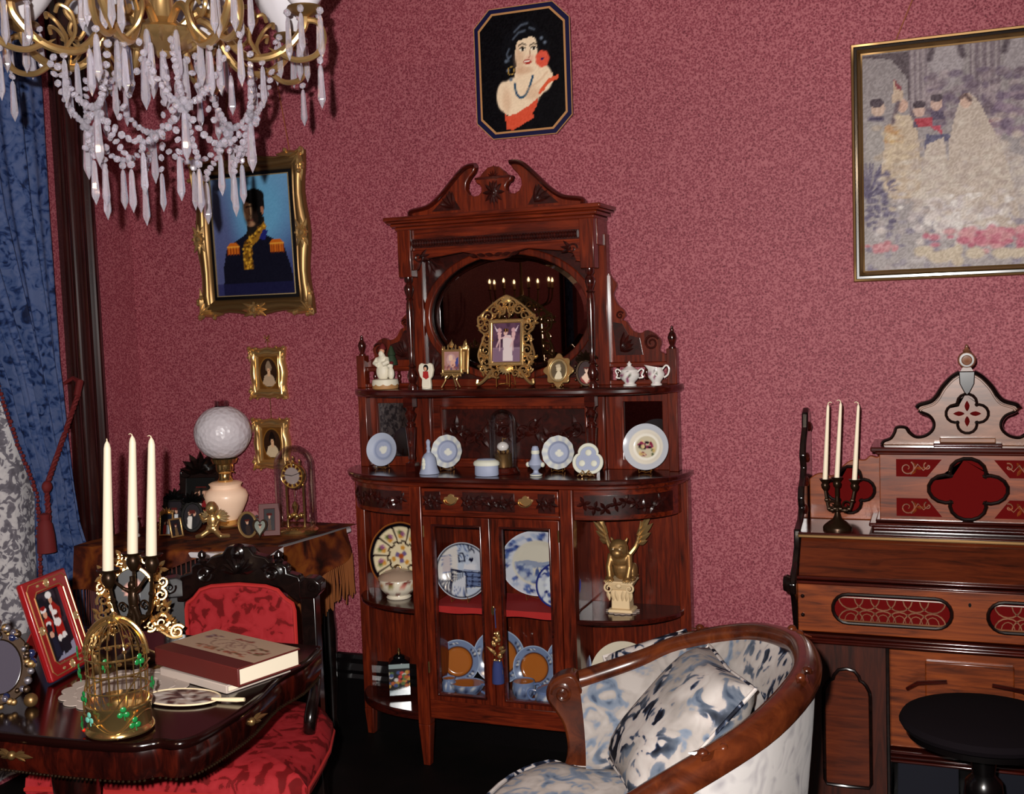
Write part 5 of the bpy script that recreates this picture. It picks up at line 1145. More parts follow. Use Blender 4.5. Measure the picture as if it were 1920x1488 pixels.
little_frame('brown wooden frame with gilt oval mount beside the dome clock', (-2.300,3.440,Z0), .45, .078, .118, 'leather', snap([(.3,.2,.14)]), 'rect', .020)
little_frame('tiny gilt easel frame of two children near the candle shadows', (-2.700,3.365,Z0), .35, .052, .085, 'gold', snap([(.62,.12,.12),(.70,.76,.80)], bg=(.05,.08,.14)), 'rect', .006, crest=True)
little_frame('dark carved frame with blue and white photograph on the corner table', (-2.735,3.455,Z0), .35, .085, .125, 'iron', snap([(.12,.16,.5),(.8,.8,.8)]), 'rect', .015, crest=True)
little_frame('narrow gilt edged folding frame on the corner table front', (-2.640,3.350,Z0), 1.15, .05, .07, 'gold', snap([(.4,.3,.2)]), 'rect', .006)
little_frame('dark oval frame with wedding photograph left of the cherub', (-2.640,3.440,Z0), .5, .085, .120, 'iron', snap([(.85,.83,.80),(.08,.08,.1)]), 'oval', .012, crest=True, tilt=-20)
little_frame('large black carved frame with crest standing behind the globe lamp', (-2.745,3.640,Z0), .3, .17, .200, 'ebony', snap([(.75,.73,.7),(.5,.1,.12)], bg=(.05,.05,.05)), 'rect', .026, tilt=-6, crest=True)
WV = thing('bud_vase', 'slim white porcelain vase at the left end of the corner table', 'vase', (-2.815, 3.335, RZ+.004))
MB().lathe([(.016,0),(.018,.004),(.010,.012),(.012,.03),(.013,.05),(.010,.068),(.016,.076),(.013,.077),(.008,.068),(0,.06)], 18).build('body', 'porcelain', WV)
# ------------------------------------------------------------------ things on and in the sideboard
def at(u, d, z): return (SX+u, WY-d, z)
CT, MS = 1.031, 1.326
def wire_stand(label, loc, s=1.0, mt='wire'):
    T = thing('plate_stand', label, 'stand', loc, group='wire plate stands on the sideboard')
    for sg in (-1, 1):
        MB().tube([(sg*.020*s,-.022*s,.014*s),(sg*.020*s,-.020*s,.001+.0015),(sg*.018*s,.0,.006*s),(sg*.012*s,.028*s,.0025),(sg*.008*s,.020*s,.05*s)], .0013, 5).build('leg', mt, T)
    MB().tube([(-.018*s,0,.006*s),(0,-.004,.003),(.018*s,0,.006*s)], .0013, 5).build('cross_bar', mt, T); return T
def plate(label, loc, R, fn, mt='glazed', rz=0, tilt=-11, lift=.005, rim=.62, depth=.014, n=64, scal=0, group=None, name='plate', cat='plate', sx=1.0, up=None):
    T = thing(name, label, cat, loc, rz, group=group); K = 18; pr = []
    for i in range(K+1):
        r = max(1e-4, R*i/K); t = i/K; h = .004 if t < rim*.92 else .004+depth*min(1,((t-rim*.92)/(1-rim*.92)))**.7; pr.append((r, h))
    pr += [(R*1.005, pr[-1][1]-.002), (R*rim, -.001), (1e-4, -.001)]
    m = MB().lathe(pr, n, (0,0,R), 'y', sx=sx, caps=False)
    if scal: m.v = [(x*(1+scal*(.5+.5*cos(12*math.atan2(z-R,x)))*(math.hypot(x,z-R)/R)**4), y, R+(z-R)*(1+scal*(.5+.5*cos(12*math.atan2(z-R,x)))*(math.hypot(x,z-R)/R)**4)) for x, y, z in m.v]
    def col(co):
        p = Paint(co[:,0]/R/sx, (co[:,2]-R)/R, (.8,.8,.8)); fn(p, np.hypot(p.u, p.v), np.arctan2(p.v, p.u)); p.c[co[:,1] > 0] = (.75,.75,.75); return p.c
    m.build('dish', mt, T, ang=60, col=col, loc=(0,0,lift), rot=(radians(tilt),0,0)); return T
B1, WHT = (.58,.61,.70), (.80,.80,.76)
def jasper_a(p, r, a):
    p.put(np.ones(len(r)), (.64,.67,.74)); p.put((r < .66)*1., B1); p.put((np.abs(r-.52) < .05)*1., (.50,.54,.64)); 
    for x, y, q in ((-.08,.02,.16),(.12,.08,.15),(.02,-.12,.15),(.10,-.06,.14),(-.05,.12,.10)): p.ell(x,y,q,q*.9,WHT,soft=.3)
def jasper_b(p, r, a):
    p.put(np.ones(len(r)), WHT); p.put((r > .70)*(.5+.5*np.sin(a*12))*.55, B1); p.put((r < .70)*1., B1); p.put((np.abs(r-.62) < .06)*1., (.50,.53,.63))
    for x, y, q in ((-.10,-.04,.16),(.12,-.06,.16),(.0,.10,.12),(.02,-.12,.16)): p.ell(x,y,q,q*.8,WHT,soft=.3)
def creamy(p, r, a):
    p.put(np.ones(len(r)), (.70,.71,.74)); p.put((r < .74)*1., (.84,.81,.75)); p.put((r < .60)*1., (.87,.85,.80)); p.put((r < .47)*1., (.74,.70,.60))
    p.spots(26, (-.34,.34,-.34,.22), .07, ((.42,.10,.20),(.72,.62,.40),(.14,.10,.12),(.80,.70,.52),(.50,.16,.28),(.30,.34,.22)), 3); p.put(((r > .47) & (r < .49))*1., (.80,.76,.66)); p.put(((r > .49) & (r < .6))*1., (.87,.85,.80))
for lab, u, d, R, fn, sc_ in (('smooth-rimmed blue jasper plate before the left little mirror', -.483, .12, .061, jasper_a, 0), ('fluted blue and white jasper plate right of the bell', -.217, .13, .058, jasper_b, .03), ('fluted blue and white jasper plate right of the tall shaker', .199, .12, .057, jasper_b, .03), ('large cream plate with painted figures before the right little mirror', .505, .11, .078, creamy, 0)):
    plate(lab, at(u, d, CT), R, fn, 'matte_paint' if fn is not creamy else 'glazed', scal=sc_, lift=.009, group='plates standing on the sideboard counter'); wire_stand('gold wire stand under the '+' '.join(lab.split()[:5]) + (' near the bell' if 'bell' in lab else ' near the shaker' if 'shaker' in lab else ''), at(u, d, CT), 1.0)
# jasper bell
T = thing('jasper_bell', 'pale blue jasper hand bell with white relief on the counter', 'bell', at(-.252,.21,CT))
MB().lathe([(.036,0),(.034,.006),(.029,.020),(.0265,.040),(.024,.056),(.016,.068),(.008,.074),(.006,.082),(.008,.088),(.006,.096),(.007,.104),(.008,.112),(.004,.119),(0,.121)], 24).build('body', 'jasper', T)
m = MB()
for z, q in ((.046,.008),(.034,.010),(.022,.009),(.052,.006)): m.ell((-.008,-.026,z), (q*.8,.004,q))
m.build('relief', 'jasper_relief', T)
# oval covered box
T = thing('jasper_box', 'oval blue jasper trinket box with lid on the counter centre', 'box', at(-.023,.235,CT))
MB().lathe([(.040,0),(.043,.004),(.042,.036),(.040,.038)], 32, sy=.72).build('box', 'jasper', T); MB().lathe([(.046,.036),(.047,.044),(.043,.050),(.030,.056),(0,.058)], 32, sy=.72).build('lid', 'jasper_relief', T)
MB().lathe([(.034,.0552),(.030,.0575),(0,.0592)], 32, sy=.72).build('lid_medallion', 'jasper', T)
# salt shaker
T = thing('jasper_shaker', 'tall blue jasper shaker with white handles and foot', 'shaker', at(.149,.215,CT))
MB().lathe([(.020,0),(.021,.004),(.010,.010),(.008,.018),(.018,.028),(.026,.038),(.024,.046),(.016,.056),(.013,.072),(.0125,.092),(.009,.100),(0,.102)], 20).build('body', 'jasper', T)
MB().lathe([(.0135,.074),(.0145,.078),(.0135,.086)], 20, caps=False).build('white_band', 'jasper_relief', T); MB().lathe([(.0205,.0005),(.0215,.0042),(.016,.0062)], 20, caps=False).build('white_foot', 'jasper_relief', T)
for s in (-1, 1): MB().ell((s*.026,-.004,.038), (.008,.008,.009)).build('handle', 'jasper_relief', T)
# trefoil dish on gilt stand
T = thing('trefoil_dish', 'trefoil blue jasper dish with white rim leaning by the turned column', 'dish', at(.329,.205,CT)); rt = (radians(-14),0,0)
def tre(R, n=60, k=.20): return [(R*(.72+.28*abs(cos(1.5*(a-pi/2)))**.7)*cos(a), .054+R*(.72+.28*abs(cos(1.5*(a-pi/2)))**.7)*sin(a)) for a in np.linspace(0,2*pi,n+1)[:-1]]
MB().ring(tre(.056), tre(.044), -.010, -.002).build('rim', 'jasper_relief', T, bev=.002, rot=rt); MB().prism(tre(.046), -.004, .0).build('dish', 'jasper', T, rot=rt)
for k in range(3): a = pi/2+k*2*pi/3; MB().ell((.024*cos(a), -.005, .054+.024*sin(a)), (.011,.003,.011)).build('relief', 'jasper_relief', T, rot=rt)
T = thing('plate_stand', 'ornate gilt stand holding the trefoil dish', 'stand', at(.329,.205,CT), group='wire plate stands on the sideboard')
m = MB()
for s in (-1, 1): m.scroll((s*.014,-.022,.012), .009, 1.2, pi/2, .0028, sgn=s); m.tube([(s*.014,-.02,.004),(s*.02,.0,.004),(s*.012,.03,.003)], .0018, 5); m.tube([(s*.022,-.02,.010),(s*.03,-.022,.003)], .002, 5)
m.tube([(-.02,0,.004),(.02,0,.004)], .0018, 5); m.build('stand', 'gold', T)
# glass dome with carriage ornament
T = thing('glass_dome', 'small glass dome on turned base covering a white carriage on a brass drum', 'ornament', at(.012,.165,CT))
MB().lathe([(.056,0),(.058,.006),(.052,.012),(.050,.018),(.044,.022)], 28).build('base', 'mahogany_dark', T); MB().lathe([(.030,.022),(.031,.03),(.030,.064),(.032,.068),(0,.069)], 24).build('drum', 'gold_dark', T)
MB().lathe([(.0,.078),(.014,.079),(.020,.086),(.021,.094),(.016,.103),(.006,.108),(0,.109)], 16).build('carriage', 'porcelain', T)
m = MB()
for k in range(6): a = k*pi/3; m.tube([(.016*cos(a),.016*sin(a),.068),(.021*cos(a),.021*sin(a),.08)], .002, 5); m.ell((.019*cos(a),.019*sin(a),.074), .004, 6, 5)
m.tube([(0,0,.108),(0,0,.122),(.006,0,.118),(.014,-.004,.120)], .002, 5); m.build('carriage_mount', 'gold', T)
MB().grid(lambda u, v: ((.047 if v < .7 else .047*cos((v-.7)/.3*pi/2))*cos(2*pi*u), (.047 if v < .7 else .047*cos((v-.7)/.3*pi/2))*sin(2*pi*u), (.020+.155*v/.7 if v < .7 else .175+.047*sin((v-.7)/.3*pi/2))), 36, 31, True).build('dome', 'dome_glass', T, ang=80)
# ---- middle shelf
T = thing('santa_figurine', 'white bisque santa figurine with child on a snowy round base', 'figurine', at(-.452,.13,MS))
mat('skin_tone', (.80,.58,.46), .5); mat('fir_green', (.12,.19,.10), .7); mat('grey_fur', (.42,.38,.32), .7); mat('gold_trim', (.66,.48,.30), .5)
MB().lathe([(.046,0),(.048,.004),(.047,.022),(0,.024)], 28).build('base', 'gold_trim', T)
MB().grid(lambda u, v: ((.049-.004*v)*cos(2*pi*u)*(1 if v < .8 else .0+(1-v)*5), (.049-.004*v)*sin(2*pi*u)*(1 if v < .8 else (1-v)*5), .018+.018*min(1,v*1.2)-(.006*abs(sin(5*2*pi*u)) if v < .1 else 0)), 40, 8, True).build('snow', 'bisque', T, ang=60)
fuse('santa_body', 'bisque', T, [('e',(-.008,0,.062),(.026,.020,.034)), ('e',(-.008,0,.100),(.022,.018,.024)), ('t',[(-.026,0,.11),(-.034,-.012,.092),(-.018,-.020,.086)],[.009,.009,.008]), ('t',[(.010,0,.11),(.020,-.014,.096),(.002,-.020,.088)],[.009,.009,.008]), ('e',(-.004,-.010,.118),(.012,.010,.016))], .0025, 2)
MB().ell((-.004,-.008,.136), (.010,.010,.011)).build('face', 'skin_tone', T); MB().lathe([(.013,.142),(.012,.150),(.007,.160),(0,.165)], 12, (-.004,-.002,0)).build('cap', 'tieback', T)
MB().ell((-.004,-.017,.126), (.010,.006,.012)).build('beard', 'bisque', T); MB().tube([(-.012+.022*cos(a), .006, .09+.010*sin(a)) for a in np.linspace(0,2*pi,12)][:-1], .003, 6, closed=True).build('belt', 'gold_trim', T)
MB().lathe([(.022,.085),(.020,.10),(.012,.12),(.016,.122),(.006,.15),(0,.156)], 10, (.022,.014,0)).build('tree', 'fir_green', T)
fuse('child', 'bisque', T, [('e',(.028,-.006,.055),(.013,.012,.022)), ('e',(.028,-.006,.082),(.009,.009,.010)), ('t',[(.028,-.006,.075),(.02,-.016,.085)],[.005,.004])], .0022, 2); MB().ell((.031,-.006,.093), (.008,.008,.006)).build('child_hat', 'tieback', T)
T = thing('angel_figurine', 'flat white angel figurine with dark hair standing on the shelf', 'figurine', at(-.271,.165,MS))
MB().prism(mirx([(0,.088),(.008,.088),(.016,.092),(.026,.085),(.029,.066),(.024,.044),(.016,.034),(.018,.012),(.016,0),(0,0)]), -.003, .012).build('body', 'bisque', T, bev=.003)
MB().ell((.002,-.004,.074), (.010,.006,.012)).build('hair', 'iron', T); MB().ell((.002,-.008,.071), (.006,.004,.008)).build('face', 'skin_tone', T)
MB().prism([(-.008,.062),(.010,.062),(.012,.040),(.002,.034),(-.010,.042)], -.007, -.001).build('sash', 'red_strip', T); MB().lathe([(.018,0),(.018,.004),(0,.005)], 16, (0,.004,0)).build('foot', 'bisque', T)
# gothic triptych
T = thing('triptych_icon', 'gilt gothic triptych icon on a little easel', 'icon', at(-.183,.135,MS+.001))
def madonna(p): p.put(np.ones(len(p.u)), (.62,.46,.44)); p.ell(.45,.55,.30,.34,(.70,.56,.56)); p.ell(.42,.66,.15,.16,(.84,.70,.62)); p.ell(.62,.36,.22,.22,(.80,.62,.54)); p.poly([(.7,.1),(.95,.1),(.9,.7),(.75,.6)], (.24,.26,.50)); p.spots(20,(0,1,0,.3),.07,((.5,.3,.3),(.7,.5,.4),(.3,.25,.35)),4)
def leafp(name, x0, w, rz, fn, back):
    a = MB(); a.ring([(0,.055),(w,.055),(w,.135),(0,.135)], [(.007,.062),(w-.007,.062),(w-.007,.127),(.007,.127)], -.008, 0)
    for xx in (0, w): a.lathe([(.004,.05),(.005,.06),(.0035,.07),(.0035,.13),(.005,.136),(.003,.142),(0,.150)], 8, (xx,-.004,0))
    for k in range(5): xx = w*(k+.5)/5; hh = .020-.006*abs(k-2); a.lathe([(.004,.134),(.003,.140),(.0045,.140+hh*.5),(0,.140+hh)], 6, (xx,-.004,0))
    a.lathe([(.004,.148),(.006,.156),(.002,.162),(0,.172)], 6, (w/2,-.004,0)); a.leaf((w/2,-.008,.14), (0,0,1), (0,-1,0), .025, .02, .5)
    o = a.build(name, 'gold', T, loc=(x0,0,0), rot=(radians(-4),0,rz), ang=45)
    MB().box(.004, w-.004, -.003, .001, .058, .130).build('backing', 'gold_dark', o)
    b = MB().grid(lambda u, v: (.007+u*(w-.014), -.004, .062+v*.065), 20, 26)
    def cf(co): p = Paint((co[:,0]-.007)/(w-.014), (co[:,2]-.062)/.065, (0,0,0)); fn(p); return p.c
    b.build('icon', 'gloss_print', o, ang=0, col=cf, fixn=False); return o
leafp('centre_leaf', -.036, .072, 0, madonna, 0)
def plaing(p): p.put(np.ones(len(p.u)), (.50,.36,.14)); p.ell(.5,.5,.3,.4,(.42,.28,.10),soft=.6)
leafp('wing_leaf', .040, .046, radians(-42), plaing, 0)
m = MB()
for s in (-1, 1):
    m.tube(smooth([(s*.008,-.004,.052),(s*.022,-.010,.036),(s*.022,-.012,.026),(s*.036,-.016,.002)], 4), .0025, 6); m.scroll((s*.016,-.010,.040), .008, 1.1, 0, .002, sgn=s)
    for k in range(4): m.leaf((s*.01*k,-.008,.052), (s*.6,0,-1), (0,-1,0), .016, .008, .5)
m.tube([(0,-.004,.052),(0,.012,.03),(0,.03,.002)], .0025, 6); m.box(-.04,.042,-.012,.004,.048,.054); m.build('easel', 'gold', T)
# big openwork gilt frame
T = thing('openwork_frame', 'large ornate openwork gilt frame with photograph of a woman between cherubs', 'photo frame', at(.022,.135,MS+.003)); rt = (radians(-7),0,0)
iw, z0, z1 = .052, .085, .220
MB().ring([(-iw-.014,z0-.014),(iw+.014,z0-.014),(iw+.014,z1+.014),(-iw-.014,z1+.014)], [(-iw,z0),(iw,z0),(iw,z1),(-iw,z1)], -.012, 0).build('inner_frame', 'gold', T, bev=.003, rot=rt)
m = MB()
for k in range(26):
    for (x0, x1, y0, y1) in ((-iw-.007,iw+.007,z0-.007,z0-.007), (-iw-.007,iw+.007,z1+.007,z1+.007)): m.ell((x0+(x1-x0)*k/25,-.013,y0), .0024, 5, 4)
for k in range(33):
    for s in (-1, 1): m.ell((s*(iw+.007),-.013,z0+(z1-z0)*k/32), .0024, 5, 4)
m.build('beading', 'gold_pale', T, rot=rt, kind='stuff')
def trio(p):
    p.put(np.ones(len(p.u)), (.30,.20,.28)); p.poly([(0,0),(1,0),(1,.36),(0,.36)], (.46,.36,.44)); p.line([(0,.36),(1,.36)], .01, (.62,.54,.58)); p.spots(20,(0,1,.5,1),.08,((.22,.14,.20),(.36,.24,.32)),3,.7)
    p.poly([(.36,.02),(.38,.34),(.36,.60),(.44,.70),(.62,.70),(.70,.60),(.70,.34),(.72,.02)], (.80,.74,.74)); p.ell(.46,.76,.075,.075,(.80,.64,.60)); p.ell(.46,.82,.08,.05,(.20,.12,.12))
    for s, cx in ((-1,.24),(1,.74)): p.ell(cx,.82,.075,.06,(.74,.58,.60)); p.poly([(cx-.07,.76),(cx+.08,.76),(cx+.03,.55),(cx-.03,.55)], (.78,.62,.62)); p.line([(cx,.58),(cx-.10*(-s if s<0 else 1)*1,.40)], .03, (.80,.66,.66)); p.line([(cx,.60),(.5,.66)], .025, (.80,.66,.66)); p.poly([(cx+.04*s,.80),(cx+.20*s,.97),(cx+.10*s,.78)], (.78,.70,.74)); p.line([(cx-.02*s,.56),(cx-.01*s,.30)], .022, (.80,.66,.66))
MB().grid(lambda u, v: ((u-.5)*2*iw, -.003, z0+v*(z1-z0)), 46, 58).build('photo', 'gloss_print', T, ang=0, col=pcol(2*iw, z1-z0, trio, z0), rot=rt, fixn=False)
MB().box(-iw-.01, iw+.01, -.001, .003, z0-.01, z1+.01).build('backing', 'leather', T, rot=rt)
scr = [(.068,.245,.024,1),(.078,.205,.020,-1),(.074,.165,.020,1),(.078,.125,.020,-1),(.074,.085,.024,1),(.066,.052,.022,-1),(.095,.225,.018,-1),(.045,.268,.020,1),(.022,.285,.018,-1),(.092,.098,.016,1),(.035,.045,.016,1),(.018,.262,.014,1),(.086,.060,.014,-1)]
for s in (-1, 1):
    m = MB(); g = random.Random(5)
    for x, z, r, sg in scr:
        m.scroll((s*x,-.008,z), r, 1.5, g.uniform(0,6), .0042, sgn=sg*s, n=26)
        for k in range(3): a = g.uniform(0,6.3); m.leaf((s*x+r*.6*cos(a),-.008,z+r*.6*sin(a)), (cos(a+.8),0,sin(a+.8)), (0,-1,0), .020, .010, .7)
    m.tube(smooth([(s*.050,-.006,.060),(s*.072,-.010,.030),(s*.092,-.014,.012),(s*.104,-.016,.010),(s*.102,-.016,.024)], 5), [.006]*21, 7)
    m.tube(smooth([(s*.070,-.006,.235),(s*.105,-.008,.245),(s*.100,-.008,.200),(s*.082,-.008,.180),(s*.096,-.008,.140),(s*.104,-.008,.105),(s*.086,-.008,.070),(s*.068,-.008,.05)], 4), .004, 6)
    m.tube(smooth([(s*.100,-.008,.246),(s*.075,-.008,.268),(s*.048,-.008,.290),(s*.020,-.008,.308),(0,-.008,.316)], 4), .004, 6); m.build('scrollwork', 'gold', T, rot=rt)
m = MB()
for k in range(9): a = pi*(k+.5)/9; m.leaf((0,-.010,.292), (cos(a),0,sin(a)), (0,-1,0), .024, .010, .7)
m.build('shell_ornament', 'gold_pale', T, rot=rt); m = MB()
for k in range(9): a = -pi*(k+.5)/9; m.leaf((0,-.010,.068), (cos(a),0,sin(a)*.8), (0,-1,0), .030, .012, .7)
m.build('shell_ornament', 'gold_pale', T, rot=rt)
m = MB()
for s in (-1, 1): m.tube([(s*.024,-.03,.050),(s*.024,-.034,.002),(s*.020,-.02,.010),(0,-.014,.012)], .0018, 5); m.tube([(s*.02,.0,.012),(s*.016,.045,.002),(s*.004,.02,.2)], .0018, 5)
m.build('easel', 'wire', T)
# small star-edged cameo frame and oval frame
T = thing('cameo_frame', 'small gilt star-edged frame with cream cameo of a lady', 'photo frame', at(.217,.15,MS)); rt = (radians(-12),0,0)
N = 64; st = [((.046+.006*cos(8*2*pi*k/N)+.004*abs(cos(2*2*pi*k/N)))*cos(2*pi*k/N), .056+(.050+.006*cos(8*2*pi*k/N)+.004*abs(cos(2*2*pi*k/N)))*sin(2*pi*k/N)) for k in range(N)]; ov_ = [(.026*cos(2*pi*k/N), .056+.032*sin(2*pi*k/N)) for k in range(N)]; md_ = [(.034*cos(2*pi*k/N), .056+.040*sin(2*pi*k/N)) for k in range(N)]
MB().ring(st, md_, -.007, 0).build('star_frame', 'gold', T, bev=.002, rot=rt); MB().ring(md_, ov_, -.011, 0).build('oval_rim', 'gold_pale', T, bev=.003, rot=rt)
def cameo(p): p.put(np.ones(len(p.u)), (.34,.29,.22)); p.ell(.5,.60,.16,.17,(.78,.72,.60)); p.ell(.46,.74,.17,.10,(.70,.64,.54)); p.poly([(.2,.02),(.34,.36),(.46,.48),(.58,.46),(.68,.34),(.8,.02)], (.80,.75,.64)); p.noise(.05)
m = MB().add([(x*k/8, -.004, .056+(z-.056)*k/8) for k in range(9) for x, z in ov_], [(k*N+j, k*N+(j+1) % N, (k+1)*N+(j+1) % N, (k+1)*N+j) for k in range(8) for j in range(N)]); m.build('cameo', 'gloss_print', T, ang=0, col=pcol(.052,.064,cameo,.024), rot=rt, fixn=False)
MB().prism([(x*.9, .056+(z-.056)*.9) for x, z in st], -.001, .002).build('backing', 'leather', T, rot=rt); wire_stand('gold wire stand under the star-edged cameo frame', at(.217,.15,MS), .8)
def redlady(p): p.put(np.ones(len(p.u)), (.16,.06,.07)); p.poly([(.1,.0),(.16,.28),(.40,.40),(.62,.40),(.9,.2),(.9,0)], (.46,.04,.05)); p.poly([(.22,.30),(.42,.48),(.62,.48),(.8,.3),(.62,.12),(.5,0),(.3,.22)], (.82,.70,.62)); p.ell(.54,.62,.12,.14,(.82,.70,.62)); p.ell(.54,.74,.14,.09,(.16,.08,.06))
T = little_frame('dark oval filigree frame of a lady in a red gown beside the column', (SX+.317, WY-.15, MS), .25, .072, .094, 'bronze', redlady, 'oval', .009, -12, 'oval_frame', None, True)
wire_stand('gold wire stand under the dark oval filigree frame', at(.317,.15,MS), .7)
# sugar bowl and creamer
def floral(co):
    p = Paint(co[:,0]*12, co[:,2]*12, (.85,.83,.81)); g = random.Random(4)
    for k in range(16): p.ell(g.uniform(-.5,.5), g.uniform(.1,.6), .05, .035, g.choice(((.36,.08,.26),(.22,.26,.14),(.50,.16,.34),(.14,.08,.14))), rot=g.uniform(0,3), soft=.4)
    return p.c
T = thing('sugar_bowl', 'white porcelain two-handled sugar bowl with purple sprigs and peaked lid', 'bowl', at(.462,.13,MS))
MB().lathe([(.022,0),(.023,.004),(.016,.009),(.020,.014),(.031,.026),(.034,.036),(.030,.046),(.026,.050)], 24).build('body', 'glazed', T, col=floral)
ld = MB().lathe([(.029,.049),(.028,.053),(.016,.061),(.008,.066),(.005,.070)], 24).build('lid', 'glazed', T, col=floral); MB().lathe([(.005,.068),(.009,.073),(.003,.079),(0,.083)], 10).build('knob', 'porcelain', ld)
for s in (-1, 1): MB().tube(smooth([(s*.028,0,.046),(s*.040,0,.056),(s*.048,0,.050),(s*.042,0,.036),(s*.046,0,.028),(s*.032,0,.026)], 4), .0028, 7).build('handle', 'porcelain', T)
T = thing('creamer', 'white porcelain cream jug with purple sprigs and looped handle', 'jug', at(.550,.12,MS))
m = MB().lathe([(.018,0),(.019,.004),(.014,.009),(.018,.016),(.027,.028),(.028,.038),(.022,.050),(.023,.058)], 24, caps=False)
m.v = [(x-(.016*max(0,(z-.046)/.012)*max(0,-x/.02)), y*(1-.4*max(0,(z-.046)/.012)*(x < -.01)), z+(.010*max(0,(z-.046)/.012)*max(0,-x/.022))) for x, y, z in m.v]; m.build('body', 'glazed', T, col=floral)
MB().tube(smooth([(.020,0,.052),(.034,0,.066),(.044,0,.056),(.040,0,.036),(.027,0,.026)], 4), .003, 7).build('handle', 'porcelain', T)
# ---- bays
BS, BB = .559, .191
def imari(p, r, a):
    p.put(np.ones(len(r)), (.84,.78,.64)); seg = np.mod(a, pi/5); 
    for k in range(10):
        q = k*pi/5+pi/10
        for rr, c in ((.62,(.62,.28,.12)),(.70,(.30,.36,.16)),(.58,(.74,.52,.20)),(.66,(.52,.30,.44))): p.ell(rr*cos(q+.06*(rr*50 % 3-1)), rr*sin(q+.06*(rr*50 % 3-1)), .07,.07,c,soft=.5)
    p.put(((np.minimum(seg, pi/5-seg) < .035) & (r > .42))*1., (.12,.03,.03)); p.put((np.abs(r-(.42+.02*np.sin(10*a))) < .035)*1., (.12,.03,.03)); p.put((r > .86)*1., (.03,.02,.05)); p.put((r > .96)*1., (.60,.34,.14))
    for k in range(9): q = k*.7; p.ell(.18*cos(q)*(k % 3)/1.4, .18*sin(q)*(k % 3)/1.4, .07,.07, ((.62,.28,.12),(.40,.34,.50),(.74,.52,.20))[k % 3], soft=.5)
plate('dark-rimmed imari plate with flower panels in the left bay', at(-.465,.055,BS), .128, imari, lift=.003, tilt=-9, n=80, scal=.008)
T = thing('tureen', 'round lidded porcelain tureen with gilt flower garlands in the left bay', 'tureen', at(-.432,.135,BS))
def garl(co):
    x = np.arctan2(co[:,1], co[:,0]); z = co[:,2]; p = Paint(x, z, (.84,.80,.72)); g = random.Random(6); p.put(((z > .075))*1., (.66,.56,.48)); 
    for k in range(20): p.ell(-3.1+k*.32, .045+.006*(k % 2), .10, .008, ((.66,.40,.16),(.70,.34,.30),(.44,.40,.18))[k % 3], soft=.6)
    p.put((np.abs(z-.066-.003*np.sin(x*7)) < .0025)*1., (.42,.14,.12)); p.put((np.abs(z-.024-.003*np.sin(x*7)) < .0025)*1., (.42,.14,.12)); p.spots(40,(-3.2,3.2,.076,.12),.0,((0,0,0),)) if False else None
    return p.c
MB().lathe([(.044,0),(.046,.004),(.040,.012),(.052,.020),(.066,.036),(.071,.054),(.072,.068),(.070,.072)], 40).build('bowl', 'glazed', T, col=garl); ld = MB().lathe([(.074,.071),(.075,.076),(.060,.090),(.030,.102),(.010,.106),(.006,.110)], 40).build('lid', 'glazed', T, col=garl)
MB().tube([(.012*cos(a), 0, .108+.012*sin(a)) for a in np.linspace(0, pi, 9)], .003, 6).build('lid_handle', 'gold_dark', ld)
T = thing('floral_tin', 'square black tea tin with painted flower band and pointed lid in the lower left bay', 'tin', at(-.443,.135,BB), .45)
def tinc(co):
    z = co[:,2]; p = Paint(co[:,0]+co[:,1]*.7, z, (.03,.03,.04)); p.put(((z > .112))*1., (.50,.56,.56)); p.put((z < .030)*1., (.44,.50,.52)); g = random.Random(9)
    for k in range(70): p.ell(g.uniform(-.09,.09), g.uniform(.042,.10), .008, .007, g.choice(((.62,.30,.12),(.70,.20,.18),(.74,.72,.70),(.30,.38,.20),(.66,.50,.20),(.20,.26,.44))), soft=.4)
    return p.c
m = MB(); 
for (xa, ya), (xb, yb) in (((-.038,-.038),(.038,-.038)),((.038,-.038),(.038,.038)),((.038,.038),(-.038,.038)),((-.038,.038),(-.038,-.038))): m.grid(lambda u, v: (xa+(xb-xa)*u, ya+(yb-ya)*u, .012+.116*v), 26, 40)
m.build('body', 'glazed', T, ang=20, col=tinc, fixn=False)
MB().taper((0,0,0),(.03,.03),(0,0,.013),(.077,.077)).build('foot', 'pewter', T); ld = MB(); ld.taper((0,0,.128),(.078,.078),(0,0,.142),(.044,.044)); ld.lathe([(.022,.142),(.020,.150),(.008,.156),(0,.158)], 20); ld = ld.build('lid', 'tin_black', T, bev=.002); MB().lathe([(.004,.157),(.006,.162),(.003,.168),(.004,.172),(0,.180)], 10).build('knob', 'brass', ld)
# gargoyle on a capital
T = thing('lace_mat', 'small round white doily under the gargoyle statue', 'doily', at(.415,.13,BS)); MB().prism([((.055+.004*cos(14*a))*cos(a), (.050+.004*cos(14*a))*sin(a)) for a in np.linspace(0,2*pi,85)[:-1]], .0005, .0025, 'z').build('cloth', 'doily', T)
GP = (SX+.415, WY-.13, BS+.003)
T = thing('gargoyle_statue', 'gold winged gargoyle crouching on a cream capital in the right bay', 'statue', GP)
mat('capital_stone', (.82,.72,.56), .55)
m = MB(); m.taper((0,0,0),(.088,.078),(0,0,.010),(.080,.070)); m.taper((0,0,.010),(.064,.056),(0,0,.075),(.060,.052)); m.taper((0,0,.075),(.062,.054),(0,0,.100),(.092,.082)); m.taper((0,0,.100),(.098,.088),(0,0,.108),(.098,.088)); cp = m.build('capital', 'capital_stone', T, bev=.003)
m = MB()
for s in (-1, 1):
    m.scroll((s*.036,-.042,.084), .016, 1.4, pi/2, .004, sgn=-s)
    for k in range(3): m.leaf((s*(.008+.014*k),-.030,.040), (s*.15,-.25,1), (0,-1,0), .04, .014, .5)
m.ell((0,-.044,.094), (.010,.006,.008)); m.build('capital_carving', 'capital_stone', cp)
